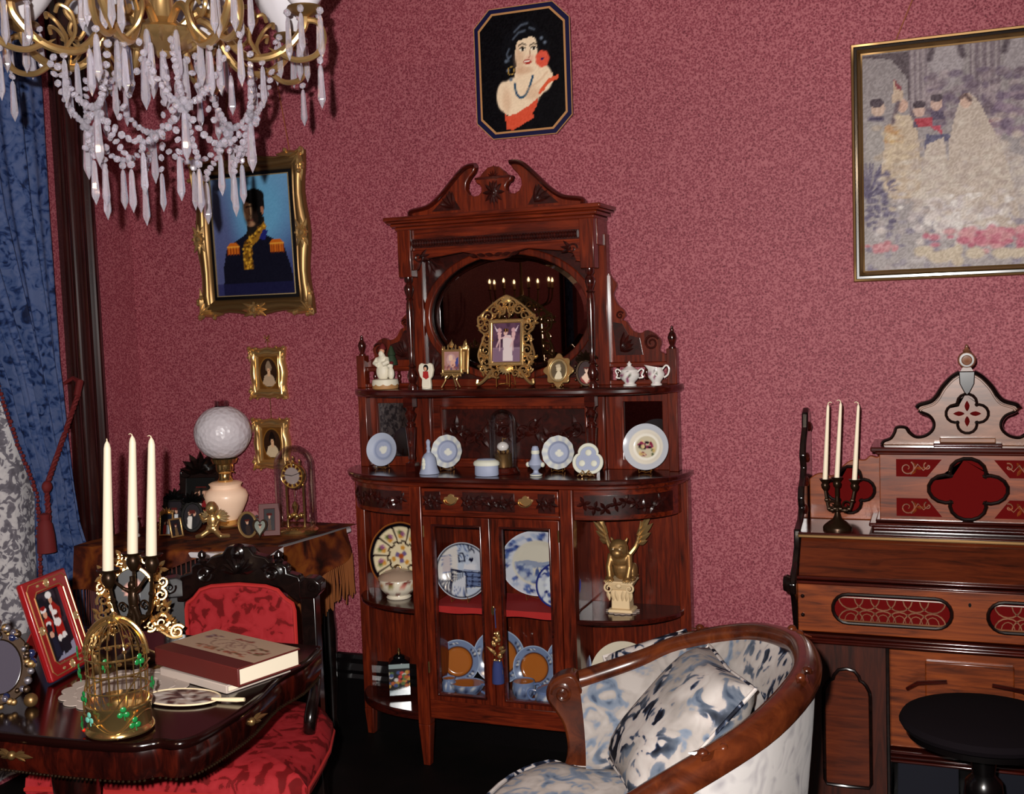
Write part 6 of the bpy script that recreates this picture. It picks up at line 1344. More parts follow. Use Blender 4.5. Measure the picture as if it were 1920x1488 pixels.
mat('gargoyle_gold', (.62,.48,.30), .42, metal=.75)
fuse('body', 'gargoyle_gold', T, [('e',(0,.006,.150),(.034,.034,.046)), ('e',(0,-.010,.185),(.034,.026,.034)), ('e',(0,-.030,.218),(.034,.028,.033)), ('e',(0,-.055,.208),(.019,.015,.015)), ('e',(0,-.056,.198),(.013,.010,.006)), ('e',(-.024,-.02,.243),(.006,.005,.014),(0,-.4,0)), ('e',(.024,-.02,.243),(.006,.005,.014),(0,.4,0)), ('e',(-.013,-.050,.226),(.010,.008,.005)), ('e',(.013,-.050,.226),(.010,.008,.005)),
    ('t',[(-.030,-.012,.195),(-.036,-.030,.155),(-.030,-.040,.116)],[.013,.011,.010]), ('t',[(.030,-.012,.195),(.036,-.030,.155),(.030,-.040,.116)],[.013,.011,.010]), ('e',(-.030,-.046,.114),(.016,.014,.008)), ('e',(.030,-.046,.114),(.016,.014,.008)), ('e',(-.040,.008,.135),(.014,.026,.030)), ('e',(.040,.008,.135),(.014,.026,.030)), ('e',(-.044,-.016,.114),(.010,.016,.008)), ('e',(.044,-.016,.114),(.010,.016,.008)), ('t',[(0,.03,.12),(.03,.045,.118),(.05,.03,.116)],[.008,.006,.004])], .003, 2)
for s in (-1, 1):
    wg = MB(); wg.tube(smooth([(s*.026,.010,.190),(s*.048,.020,.220),(s*.060,.022,.262),(s*.066,.020,.305)], 4), [.010,.0095,.009,.008,.008,.0075,.007,.0065,.006,.005,.004,.003,.0025], 8)
    for k, (tx, tz) in enumerate(((.100,.308),(.104,.285),(.096,.262),(.084,.244))): wg.leaf((s*.052,.020,.228+.010*(3-k)), (s*(tx-.05),.01,tz-.235), (0,-1,0), math.hypot(tx-.05,tz-.235), .022, .35)
    wg.build('wing', 'gold', T)
    c = MB()
    for k in range(4): c.ell((s*(.020+.008*k),-.060+.003*abs(k-1.5),.112), (.004,.007,.004))
    c.build('claws', 'gold_pale', T)
MB().box(-.010,.010,-.062,-.056,.2005,.2035).build('teeth', 'ivory', T); 
for s in (-1, 1): MB().ell((s*.011,-.056,.221), .0035).build('eye', 'ivory', T)
plate('plain white plate leaning in the lower right bay behind the armchair', at(.40,.085,BB), .122, lambda p, r, a: p.put(np.ones(len(r)), (.78,.74,.66)), lift=.0, tilt=-8)
# ---- behind the glass doors, upper shelf
US, LS = .5665, .241
def roomplate(p, r, a):
    p.put(np.ones(len(r)), (.74,.75,.76)); Dk, Md, Lt = (.05,.07,.16), (.36,.42,.56), (.66,.70,.76)
    p.poly([(-.95,-.6),(-.2,-.3),(-.2,.85),(-.95,.6)], (.76,.74,.72)); p.poly([(-.2,-.35),(.25,-.35),(.25,.9),(-.2,.9)], Lt); p.poly([(.25,-.5),(.95,-.4),(.95,.7),(.25,.9)], (.70,.72,.76))
    for k in range(10): x = -.18+.04*k; p.line([(x,.4),(x,.95)], .008, Md)
    p.poly([(-.75,-.1),(-.45,-.05),(-.45,.55),(-.75,.5)], (.70,.66,.66)); p.line([(-.75,-.1),(-.45,-.05),(-.45,.55),(-.75,.5),(-.75,-.1)], .015, Md)
    p.line([(-.15,.3),(-.17,.55),(-.02,.62),(.05,.45),(.06,.32),(-.15,.3)], .03, Dk); p.line([(.2,.95),(.25,.7),(.35,.8),(.45,.65)], .03, Dk); p.ell(.30,.38,.09,.08,Dk); p.poly([(.0,.02),(.5,.0),(.46,.22),(.05,.22)], (.76,.76,.78)); p.line([(.0,.02),(.6,-.02)], .02, Md)
    p.poly([(.05,-.62),(.9,-.55),(.9,-.05),(.05,-.02)], Md); 
    for k in range(4): p.line([(.05,-.05-.16*k),(.9,-.08-.16*k)], .018, Dk)
    for x in (.35,.62): p.line([(x,-.02),(x,-.6)], .02, Dk)
    p.line([(-.95,-.35),(-.4,-.4)], .035, Dk); p.line([(-.42,.02),(-.42,-.9)], .035, Dk); p.line([(-.42,.02),(.1,-.06)], .035, Dk)
    for k in range(9): x = -.9+.06*k; p.line([(x,-.4),(x,-.8)], .016, Dk)
    for k in range(6): x = -.36+.07*k; p.line([(x,-.02),(x,-.4)], .016, Dk)
    p.poly([(-.35,-.45),(.12,-.15),(.12,-.85),(-.35,-.95)], (.72,.73,.76)); p.line([(.12,-.12),(.13,-.88)], .03, Dk)
    for k in range(6): x = -.3+.07*k; p.line([(x,-.6),(x,-.9)], .012, Md)
    p.poly([(.14,-.66),(.7,-.6),(.6,-.8),(.2,-.86)], Lt); p.put((r > .90)*1., Dk); p.put((r > .955)*1., (.74,.76,.80))
def oceanplate(p, r, a):
    p.put(np.ones(len(r)), (.72,.73,.76)); g = random.Random(3)
    for k in range(60): q = g.uniform(0,6.283); rr = g.uniform(.74,.93); p.ell(rr*cos(q), rr*sin(q), .07, .06, g.choice(((.16,.22,.44),(.30,.38,.58),(.60,.64,.72))), soft=.5)
    p.put((r < .68)*1., (.74,.72,.66)); ins = (r < .66)
    sv = p.c.copy(); p.poly([(-.7,.0),(-.3,.08),(.1,.02),(.5,.1),(.7,.0),(.7,-.15),(-.7,-.15)], (.50,.54,.62)); p.spots(120, (-.66,.66,-.62,-.1), .07, ((.24,.30,.48),(.40,.46,.60),(.60,.64,.70),(.34,.40,.54)), 5); p.c = np.where(ins[:,None], p.c, sv); p.put((r > .965)*1., (.78,.80,.84))
plate('blue and white transfer plate showing a room with railings behind the left glass door', at(-.165,.155,US), .100, roomplate, lift=.008, n=96, tilt=-8, rz=.12); wire_stand('brass wire stand under the transfer plate with railings', at(-.165,.155,US), 1.6)
plate('large oval blue and white platter with landscape behind the right glass door', at(.088,.07,US), .115, oceanplate, lift=.012, n=96, tilt=-9, sx=1.22, name='platter', cat='platter'); wire_stand('brass wire stand under the large oval landscape platter', at(.088,.07,US), 1.6)
def edgeplate(p, r, a):
    p.put(np.ones(len(r)), (.74,.76,.78)); p.spots(50, (-.8,.8,-.8,.8), .10, ((.10,.14,.38),(.24,.30,.52),(.66,.68,.74)), 8); p.put((r > .93)*1., (.12,.16,.42))
plate('small blue and white plate with dark blue edge beside the oval platter', at(.205,.185,US), .078, edgeplate, lift=.004, rz=.5, tilt=-10)
# lower shelf: amber-centred blue-rimmed tea service
def amberplate(p, r, a):
    p.put(np.ones(len(r)), (.60,.34,.13)); p.put((r > .68)*1., (.42,.48,.60)); g = random.Random(7)
    for k in range(5):
        q = k*1.256+.5
        for j in range(5): p.ell(.83*cos(q+j*.09-.2)+.02*(j % 2), .83*sin(q+j*.09-.2), .06, .05, ((.08,.09,.20),(.76,.76,.76))[j % 2], soft=.4)
    p.put((np.abs(r-.68) < .02)*1., (.26,.12,.08)); p.put((r > .965)*1., (.64,.70,.78))
LSd = [('amber-centred plate with blue rim at the far left of the lower glass shelf', -.222, .10, .080, .35), ('amber-centred plate with blue rim leaning behind the gravy bowl', -.075, .06, .098, .1), ('amber-centred plate with blue rim behind the cream cup', .070, .09, .078, 0), ('amber-centred plate with blue rim at the far right of the lower glass shelf', .190, .06, .092, -.2)]
for lab, u, d, R, rz in LSd: plate(lab, at(u,d,LS), R, amberplate, lift=.001, tilt=-10, rz=rz, group='amber-centred plates behind the doors')
def bluepot(co):
    p = Paint(np.arctan2(co[:,1], co[:,0]), co[:,2], (.40,.46,.58)); 
    for k in range(14): p.ell(-2.9+k*.42, .022+.008*(k % 2), .13, .008, ((.07,.08,.20),(.76,.76,.76))[k % 2], soft=.5)
    return p.c
def pot(name, label, cat, u, d, prof, handles, lid=None, inside=True, sy=1):
    T = thing(name, label, cat, at(u,d,LS+.001)); MB().lathe(prof, 28, sy=sy, caps=False).build('body', 'glazed', T, col=bluepot)
    MB().lathe([(prof[0][0],.001),(0,.001)], 28, sy=sy, caps=False).build('foot', 'amber', T)
    if inside: MB().lathe([(prof[-1][0]*.96,prof[-1][1]-.004),(0,prof[-1][1]-.006)], 28, sy=sy, caps=False).build('inside', 'amber', T)
    for h in handles: MB().tube(smooth(h, 4), .0045, 8).build('handle', 'blue_glaze', T)
    if lid: l_ = MB().lathe(lid, 24, sy=sy).build('lid', 'blue_glaze', T)
    return T
loopR = lambda r, z0, z1, o: [(r,0,z1),(r+o*.8,-.004,z1+.004),(r+o,-.006,(z0+z1)/2),(r+o*.6,-.004,z0-.004),(r,0,z0)]
loopL = lambda r, z0, z1, o: [(-a, b, c) for a, b, c in loopR(r, z0, z1, o)]
pot('gravy_bowl', 'wide blue glazed bowl with ring handle at the front left of the lower shelf', 'bowl', -.150, .185, [(.040,0),(.042,.004),(.056,.016),(.064,.030),(.066,.040)], [loopR(.055,.010,.034,.032)], sy=.75)
pot('cream_cup', 'blue glazed cup with ring handle between plates on the lower shelf', 'cup', .062, .175, [(.030,0),(.032,.004),(.040,.018),(.042,.036),(.040,.052),(.038,.060)], [loopR(.038,.018,.050,.028)])
pot('covered_dish', 'blue glazed lidded teapot with ring handle at the front right of the lower shelf', 'teapot', .172, .205, [(.045,0),(.047,.004),(.056,.018),(.056,.032),(.050,.044)], [loopL(.050,.012,.038,.032)], [(.051,.043),(.048,.050),(.026,.060),(.006,.064),(.008,.070),(0,.075)], False)
pot('small_jug', 'small clear amber jug behind the wide blue bowl', 'jug', -.218, .190, [(.022,0),(.026,.01),(.028,.03),(.022,.045),(.024,.052)], [])
# blue tassel on the door key
T = thing('key_tassel', 'blue tassel with gilt cherub mount hanging from the cabinet door key', 'tassel', at(.012,.296,0))
MB().tube([(.0,.004,.585),(.002,-.004,.575),(.004,-.004,.52)], .0018, 6).build('cord', 'tassel_blue', T); MB().tube([(-.002,.012,.578),(-.002,-.008,.578)], .003, 8).build('key', 'brass', T)
m = MB(); g = random.Random(2)
for k in range(26): z = g.uniform(.405,.505); w_ = .024*(1-abs((z-.45)/.07)); m.ell((.006+g.uniform(-w_,w_), -.004+g.uniform(-.005,.004), z), (g.uniform(.004,.008),.006,g.uniform(.004,.009)), 7, 5)
m.leaf((.0,-.008,.43), (-.6,0,.5), (0,-1,0), .04, .012, .5); m.leaf((.012,-.008,.43), (.6,0,.4), (0,-1,0), .035, .012, .5); m.leaf((.008,-.008,.41), (.3,0,-.8), (0,-1,0), .05, .012, .5); m.build('gilt_cherub', 'gold', T)
MB().lathe([(.006,.410),(.015,.404),(.019,.380),(.021,.34),(.0205,.330),(0,.329)], 16, (.006,-.004,0)).build('skirt', 'tassel_blue', T)
# ------------------------------------------------------------------ things on the writing table
DT = DZ+.001
def doily(label, loc, R, n=16, sx=1.0, rz=0):
    T = thing('doily', label, 'doily', loc, rz)
    pts = [((R*(1-.10*(1-abs(cos(n/2*a))**.6)))*cos(a)*sx, (R*(1-.10*(1-abs(cos(n/2*a))**.6)))*sin(a)) for a in np.linspace(0,2*pi,n*10+1)[:-1]]
    MB().prism(pts, 0, .0018, 'z').build('cloth', 'doily', T)
    for k in (.55, .78): MB().tube([(x*k, y*k, .002) for x, y in pts[::2]], .0013, 4, closed=True).build('crochet_ring', 'doily', T)
    return T
doily('large scalloped cream doily under the bird cage', (-1.825, 2.095, DT), .150)
# brass bird cage with enamel shamrocks
BC = (-1.648, 1.868, DT+.003)
T = thing('bird_cage', 'miniature brass dome bird cage wound with green enamel shamrocks', 'bird cage', BC)
R = .066
MB().lathe([(R+.004,0),(R+.006,.004),(R+.004,.010),(R,.014),(R,.052),(R+.003,.056),(R+.003,.062),(R-.002,.064),(0,.064)], 40).build('base_drum', 'brass', T)
NB = 22
cb = MB().tube([(R-.004,0,.062)]+[(R-.004,0,.062+.10*i/6) for i in range(1,7)]+[((R-.004)*cos(t),0,.162+.072*sin(t)) for t in np.linspace(.15,pi/2,8)], .0013, 5).build('bar', 'brass', T)
for k in range(1, NB): inst(cb, T, rot=(0,0,2*pi*k/NB))
for z in (.092, .128, .162): MB().tube([((R-.003)*cos(a), (R-.003)*sin(a), z) for a in np.linspace(0,2*pi,41)[:-1]], .002, 6, closed=True).build('hoop', 'brass', T)
MB().tube([(R*1.02*cos(t), 0, .162+.080*sin(t)) for t in np.linspace(0,pi,24)], [.0045]*24, 8).build('top_band', 'brass', T, rot=(0,0,.35))
MB().lathe([(.012,.232),(.014,.236),(.006,.242),(.008,.248),(0,.254)], 12).build('finial', 'brass', T)
g = random.Random(4)
for k in range(46):
    a = g.uniform(0,6.283); z = g.uniform(.15,.20); MB().ell((R*.92*cos(a), R*.92*sin(a), z), (.0055,.0055,.004), 7, 5).build('brass_leaf', 'brass', T) if k < 30 else None
MB().tube([((R+.004)*cos(a), (R+.004)*sin(a), .09+.060*sin(1.5*a+1.0)) for a in np.linspace(-2.9, .4, 46)], .0018, 6).build('vine', 'brass', T)
MB().tube([((R+.005)*cos(a), (R+.005)*sin(a), .03+.018*cos(3*a)) for a in np.linspace(-3.1, .2, 46)], .0016, 6).build('vine', 'brass', T)
def clover(a, z, mt, s=1.0):
    m = MB()
    for k in range(3): t = pi/2+k*2*pi/3; m.ell((.0075*s*cos(t), -.002, .0075*s*sin(t)), (.0062*s,.002,.0062*s), 10, 6)
    m.tube([(0,-.001,0),(.003,-.001,-.016*s)], .0012, 5); m.build('shamrock', mt, T, loc=((R+.008)*cos(a), (R+.008)*sin(a), z), rot=(0,0,a+pi/2))
for a, z, mt in ((-2.35,.178,'shamrock'),(-2.55,.135,'shamrock'),(-2.15,.135,'shamrock'),(-1.95,.088,'shamrock'),(-1.75,.046,'shamrock_pale'),(-2.5,.024,'shamrock'),(-.75,.056,'shamrock'),(-.45,.030,'shamrock'),(-.2,.16,'shamrock'),(.3,.10,'shamrock'),(2.6,.12,'shamrock')): clover(a, z, mt)
MB().ell(((R+.007)*cos(-2.5), (R+.007)*sin(-2.5), .006), .0042, 8, 6).build('ladybird', 'red_bead', T)
# hand fan with lace blade and ivory handle
T = thing('hand_fan', 'oval lace hand fan with ivory handle lying on the table', 'fan', (-1.640, 2.068, DT), .10)
def lacep(co):
    p = Paint(co[:,0]/.09, co[:,1]/.055, (.66,.60,.56)); p.spots(90, (-1,1,-1,1), .11, ((.30,.12,.10),(.80,.76,.72),(.20,.08,.08),(.62,.52,.46),(.84,.80,.78)), 5, .9); return p.c
m = MB().lathe([(1e-4,.006),(.015,.0065),(.03,.0065),(.045,.0062),(.06,.006),(.075,.0055),(.088,.005),(.092,.004),(.092,.003)], 48, sy=.60, caps=False); m.build('blade', 'matte_paint', T, col=lacep)
MB().tube([(.092*cos(a), .055*sin(a), .005) for a in np.linspace(0,2*pi,49)[:-1]], .0022, 6, closed=True).build('rim', 'ivory', T)
MB().tube([(.078,-.004,.006),(.10,-.004,.006),(.14,-.002,.007),(.158,0,.008)], [.004,.0045,.0055,.0045], 10).build('handle', 'ivory', T)
# two books
def book(name, label, loc, rz, w, d, h, cover, coverfn=None, group='books stacked on the writing table'):
    T = thing(name, label, 'book', loc, rz, group=group)
    MB().box(-w/2+.004, w/2-.004, -d/2+.004, d/2-.004, .004, h-.004).build('pages', 'paper', T)
    MB().box(-w/2, w/2, -d/2, d/2, 0, .004).build('back_cover', cover, T, bev=.001); tc_ = MB().box(-w/2, w/2, -d/2, d/2, h-.004, h).build('front_cover', cover, T, bev=.001)
    MB().box(-w/2, w/2, -d/2-.003, -d/2+.003, 0, h).build('spine', cover, T, bev=.002)
    if coverfn:
        m = MB().grid(lambda u, v: ((u-.5)*w*.998, -d/2+.045+(d-.047)*v, h+.0006), 60, 44)
        def cf(co): p = Paint(co[:,0]/w+.5, (co[:,1]+d/2-.045)/(d-.047), (0,0,0)); coverfn(p); return p.c
        m.build('cover_print', 'matte_paint', tc_, ang=0, col=cf, fixn=False)
    return T
def album(p):
    p.put(np.ones(len(p.u)), (.66,.55,.46)); 
    for k in range(2): cx = .42+.18*k; p.line([(cx+.15*cos(a), .48+.20*sin(a)) for a in np.linspace(0,6.3,30)], .006, (.40,.26,.22))
    p.line([(.36,.36),(.44,.62),(.50,.40),(.58,.62),(.64,.44)], .008, (.40,.24,.22)); p.spots(40,(.22,.80,.12,.24),.022,((.45,.16,.12),(.36,.28,.18),(.60,.34,.24)),2); p.spots(26,(.72,.90,.30,.60),.022,((.45,.16,.12),(.36,.28,.18)),3); p.spots(18,(.12,.26,.55,.75),.02,((.45,.36,.40),(.40,.24,.22)),4); p.spots(16,(.4,.6,.72,.82),.02,((.45,.30,.24),(.5,.2,.16)),6)
ang = radians(-17)
book('book', 'thin pale grey book lying under the large album', (-1.655, 2.255, DT), ang, .26, .19, .020, 'doily')
book('album', 'thick album with floral cream cover and brown spine on the writing table', (-1.648, 2.255, DT+.0215), ang, .325, .185, .044, 'leather', album)
# red leather photograph frame
T = thing('red_photo_frame', 'red and gold leather frame with photograph of people in red coats', 'photo frame', (-2.050, 2.155, DT+.002), radians(101)); rt = (radians(-16),0,0); w, h, b = .185, .250, .038
MB().ring([(-w/2,0),(w/2,0),(w/2,h),(-w/2,h)], [(-w/2+b,b),(w/2-b,b),(w/2-b,h-b),(-w/2+b,h-b)], -.016, 0).build('frame', 'red_frame', T, bev=.004, rot=rt)
for k, r_ in ((.010,.0016), (b-.006,.0018)):
    q = [(-w/2+k+.012,k),(w/2-k-.012,k),(w/2-k,k+.012),(w/2-k,h-k-.012),(w/2-k-.012,h-k),(-w/2+k+.012,h-k),(-w/2+k,h-k-.012),(-w/2+k,k+.012)]; MB().tube([(x,-.0165,z) for x, z in q], r_, 5, closed=True).build('gilt_line', 'gold', T, rot=rt)
for x, z in ((0,b/2),(0,h-b/2),(-w/2+b/2,h/2),(w/2-b/2,h/2)):
    m = MB().lathe([(.011,.0),(.011,.002),(.007,.003),(.006,.0015),(0,.003)], 14, (x,-.0155,z), 'y')
    for k in range(8): m.ell((x+.009*cos(k*.785),-.0165,z+.009*sin(k*.785)), .0022, 5, 4)
    m.build('gilt_rosette', 'gold_pale', T, rot=rt)
for sx in (-1,1):
    for z in (b/2, h-b/2): MB().ell((sx*.036,-.0165,z), (.007,.002,.004), 8, 6).build('gilt_spot', 'gold_pale', T, rot=rt)
def coats(p):
    p.put(np.ones(len(p.u)), (.06,.05,.09)); p.poly([(.2,0),(1,0),(1,.2),(.6,.12)], (.50,.50,.58)); p.spots(20,(0,1,.5,1),.06,((.10,.08,.14),(.16,.12,.16)),3)
    p.poly([(.45,.72),(.62,.86),(.86,.70),(.80,.55),(.55,.50)], (.52,.08,.06)); p.ell(.60,.86,.07,.06,(.76,.56,.46)); p.ell(.58,.93,.12,.05,(.84,.82,.82)); p.poly([(.48,.78),(.58,.80),(.66,.52),(.52,.46)], (.80,.78,.78))
    p.poly([(.12,.45),(.16,.62),(.34,.66),(.46,.56),(.40,.40)], (.56,.08,.06)); p.ell(.26,.69,.08,.06,(.76,.56,.46)); p.ell(.24,.75,.12,.04,(.84,.82,.82)); p.ell(.24,.78,.10,.03,(.50,.06,.06)); p.ell(.28,.54,.10,.04,(.80,.78,.78)); p.ell(.26,.47,.10,.07,(.08,.06,.10)); p.ell(.28,.38,.08,.05,(.74,.56,.48))
    p.poly([(.46,.30),(.52,.56),(.78,.58),(.80,.32)], (.56,.08,.06)); p.ell(.64,.62,.09,.06,(.30,.06,.06)); p.ell(.62,.665,.10,.035,(.84,.82,.82)); p.ell(.62,.52,.14,.06,(.82,.80,.80)); p.ell(.54,.29,.09,.05,(.82,.80,.80)); p.ell(.72,.30,.09,.06,(.82,.80,.80)); p.poly([(.52,.04),(.54,.26),(.80,.28),(.84,.08)], (.06,.06,.10)); p.poly([(.2,.05),(.24,.34),(.40,.34),(.44,.05)], (.08,.09,.16))
MB().grid(lambda u, v: ((u-.5)*(w-2*b), -.004, b+v*(h-2*b)), 52, 70).build('photo', 'gloss_print', T, ang=0, col=pcol(w-2*b, h-2*b, coats, b), rot=rt, fixn=False)
MB().box(-w/2+.004, w/2-.004, -.001, .003, .004, h-.004).build('backing', 'red_back', T, rot=rt)
MB().add([(-.03,.044,.16),(.03,.044,.16),(.05,.13,.0),(-.05,.13,.0),(-.03,.047,.16),(.03,.047,.16),(.05,.133,.0),(-.05,.133,.0)], [(0,1,2,3),(7,6,5,4),(0,4,5,1),(1,5,6,2),(2,6,7,3),(3,7,4,0)]).build('easel_back', 'red_back', T)
# gilt rococo frame behind the candelabra
T = thing('rococo_frame', 'gilt rococo openwork frame with dark photograph of two men behind the candelabra', 'photo frame', (-2.052, 2.400, DT+.002), radians(37)); rt = (radians(-10),0,0)
def suits(p): p.put(np.ones(len(p.u)), (.03,.025,.05)); p.ell(.40,.62,.09,.13,(.74,.52,.46)); p.ell(.64,.66,.09,.13,(.76,.54,.48)); p.poly([(.5,.1),(.52,.46),(.80,.50),(.9,.1)], (.03,.03,.10)); p.poly([(.58,.40),(.64,.52),(.68,.40)], (.8,.8,.8))
N = 36; ovo = [(.062*cos(2*pi*k/N), .130+.082*sin(2*pi*k/N)) for k in range(N)]; ovi = [(.052*cos(2*pi*k/N), .130+.072*sin(2*pi*k/N)) for k in range(N)]
MB().ring(ovo, ovi, -.008, 0).build('oval_rim', 'gold', T, bev=.002, rot=rt); MB().add([(x*k/7, -.003, .13+(z-.13)*k/7) for k in range(8) for x, z in ovi], [(k*N+j, k*N+(j+1) % N, (k+1)*N+(j+1) % N, (k+1)*N+j) for k in range(7) for j in range(N)]).build('photo', 'gloss_print', T, ang=0, col=pcol(.104,.144,suits,.058), rot=rt, fixn=False)
MB().prism(ovo, .0, .003).build('backing', 'black_board', T, rot=rt)
for s in (-1, 1):
    g = random.Random(6+s); m = MB()
    for x, z, r in ((.074,.05,.022),(.080,.085,.016),(.074,.125,.018),(.080,.16,.016),(.066,.195,.018),(.040,.222,.018),(.018,.232,.014),(.095,.028,.020),(.045,.045,.016)):
        m.scroll((s*x,-.006,z), r, 1.4, g.uniform(0,6), .0045, sgn=s*g.choice((-1,1)))
        for k in range(4): a = g.uniform(0,6.3); m.leaf((s*x+r*.5*cos(a),-.008,z+r*.5*sin(a)), (cos(a),0,sin(a)), (-.1,-1,0), .024, .012, .8)
        for k in range(3): m.ell((s*x+g.uniform(-r,r),-.010,z+g.uniform(-r,r)), .004, 6, 5)
    m.scroll((s*.112,-.010,.022), .020, 1.6, .5 if s > 0 else 2.6, .0055, sgn=s); m.tube(smooth([(s*.05,-.004,.05),(s*.075,-.008,.025),(s*.10,-.010,.008),(s*.125,-.010,.010)], 4), .005, 6); m.build('scrollwork', 'gold', T, rot=rt)
MB().tube([(0,.002,.15),(0,.06,.002)], .004, 6).build('strut', 'gold_dark', T)
# bronze three-light candelabra and its candles
CA = (-1.950, 2.285, DT)
T = candelabrum('candelabra', 'bronze figural candelabra with three white candles on the writing table', CA, [(-.030,-.050,.246),(-.022,.035,.272),(.054,.015,.274)], .055, .25, .22)
for o in T.children: pass
fuse('figure', 'bronze', T, [('e',(0,0,.16),(.014,.012,.030)), ('e',(0,-.002,.198),(.010,.010,.012)), ('t',[(0,0,.178),(-.02,-.01,.19),(-.034,-.03,.215)],[.006,.005,.004]), ('t',[(0,0,.178),(.02,.0,.19),(.04,.01,.22)],[.006,.005,.004]), ('t',[(-.004,0,.14),(-.008,-.008,.11),(-.002,.0,.08)],[.009,.007,.005]), ('t',[(.004,0,.14),(.012,.004,.11),(.006,.004,.08)],[.009,.007,.005])], .0025, 2)
for (x, y, z) in ((-.030,-.050,.246),(-.022,.035,.272),(.054,.015,.274)):
    MB().lathe([(.012,z-.006),(.026,z-.003),(.029,z+.002),(.027,z+.003),(.014,z-.001)], 20, (x,y,0)).build('drip_pan', 'bronze', T); MB().lathe([(.008,z-.046),(.013,z-.038),(.018,z-.026),(.017,z-.014),(.012,z-.006)], 16, (x,y,0)).build('socket', 'bronze', T)
for (x, y, z, h_, lab, sg) in ((-.030,-.050,.246,.310,'tall white candle in the candelabra, nearest the curtain',0.1), (-.022,.035,.272,.288,'tall white candle in the middle of the candelabra, wick bent over',1), (.054,.015,.274,.284,'tall white candle in the candelabra, nearest the globe lamp',1)):
    candle(lab, (CA[0]+x, CA[1]+y, CA[2]+z), h_, .0138, .0088, (.016,.006), 'candles in the table candelabra', sgn=sg)
# jewelled frame at the left edge
mat('jewel_a', (.10,.12,.24), .1, coat=.5); mat('jewel_b', (.26,.24,.28), .12, coat=.5)
T = thing('jewelled_frame', 'dark jewelled metal picture frame cropped at the left picture edge', 'photo frame', (-2.005, 1.900, DT), radians(55)); rt = (radians(-12),0,0); N = 30
o_ = [(.070*cos(2*pi*k/N), .095+.085*sin(2*pi*k/N)) for k in range(N)]; i_ = [(.045*cos(2*pi*k/N), .095+.060*sin(2*pi*k/N)) for k in range(N)]
MB().ring(o_, i_, -.010, 0).build('frame', 'bronze', T, bev=.003, rot=rt); MB().prism(i_, -.003, .002).build('photo', 'jewel_b', T, rot=rt)
g = random.Random(21)
for k in range(64):
    a = g.uniform(0,6.283); rr = g.uniform(.85,1.12); r = g.uniform(.005,.010)
    MB().ell((.066*rr*cos(a), -.012+g.uniform(-.004,.002), .095+.080*rr*sin(a)), (r,r*.8,r), 7, 5).build('jewel', g.choice(('jewel_a','jewel_b','pewter','bronze','gold_dark')), T, rot=rt)
for s in (-1, 1): MB().ell((s*.055,-.02,.014), .016, 12, 8).build('ball_foot', 'gold_dark', T)
for z, r in ((.19,.014),(.205,.010),(.218,.008)): MB().ell((0,-.035-.2*(z-.19),z), r, 8, 6).build('crest_stone', 'pewter', T, loc=(0,.07,0))
# ------------------------------------------------------------------ crystal chandelier
CX, CY = -1.862, 2.42
CH = thing('chandelier', 'gilt chandelier with white glass shades and strings of cut crystal drops', 'chandelier', (CX, CY, 0))
MB().lathe([(0,2.262),(.016,2.264),(.022,2.276),(.060,2.290),(.105,2.305),(.115,2.318),(.105,2.326),(.06,2.335),(.035,2.36),(.030,2.42),(.05,2.46),(.058,2.50),(.04,2.55),(.022,2.58),(.016,2.7)], 28).build('hub', 'gold', CH)
MB().lathe([(.009,2.68),(.009,3.19),(.05,3.20),(.06,3.249)], 16).build('rod', 'gold_dark', CH)
hb = MB()
for k in range(20): a = 2*pi*k/20; hb.leaf((.075*cos(a),.075*sin(a),2.298), (cos(a),sin(a),.35), (0,0,-1), .05, .022, .5)
hb.build('hub_leaves', 'gold', CH)
NA = 8; A0 = .30
def arm_mesh():
    m = MB(); p = smooth([(.05,0,2.34),(.10,0,2.372),(.145,0,2.350),(.170,0,2.300),(.215,0,2.256),(.275,0,2.252),(.325,0,2.275),(.365,0,2.318),(.372,0,2.350)], 5); m.tube(p, [.0105]*len(p), 8)
    m.tube(smooth([(.300,0,2.262),(.345,0,2.240),(.395,0,2.250),(.418,0,2.290),(.405,0,2.330),(.378,0,2.338)], 5), .0078, 7)
    m.tube(smooth([(.155,0,2.338),(.185,0,2.372),(.225,0,2.378),(.245,0,2.345),(.222,0,2.322),(.205,0,2.340)], 5), .006, 7)
    m.tube(smooth([(.25,0,2.254),(.235,.03,2.29),(.25,.05,2.33),(.275,.045,2.345),(.28,.03,2.33)], 4), .005, 6); m.tube(smooth([(.25,0,2.254),(.235,-.03,2.29),(.25,-.05,2.33),(.275,-.045,2.345),(.28,-.03,2.33)], 4), .005, 6)
    for q in ((.215,0,2.256),(.30,0,2.26)): 
        for k in range(4): m.leaf(q, (.6 if k % 2 else -.6, .4*(1 if k > 1 else -1), .3), (0,0,-1), .03, .014, .6)
    return m
am = arm_mesh().build('arm', 'gold', CH, rot=(0,0,A0))
cupm = MB().lathe([(.008,2.344),(.020,2.350),(.034,2.356),(.046,2.366),(.044,2.370),(.020,2.362),(.012,2.38),(.022,2.39)], 24, (.372,0,0)).build('cup', 'gold_dark', CH, rot=(0,0,A0))
shm = MB().grid(lambda u, v: (.372+(.022+.068*sin(v*pi*.62)+.004*v)*(1+.03*v*cos(10*2*pi*u))*cos(2*pi*u), (.022+.068*sin(v*pi*.62)+.004*v)*(1+.03*v*cos(10*2*pi*u))*sin(2*pi*u), 2.366+.15*v), 40, 12, True).build('glass_shade', 'milk_glass', CH, ang=80, rot=(0,0,A0))
for k in range(1, NA):
    for s in (am, cupm, shm): inst(s, CH, rot=(0,0,A0+2*pi*k/NA))
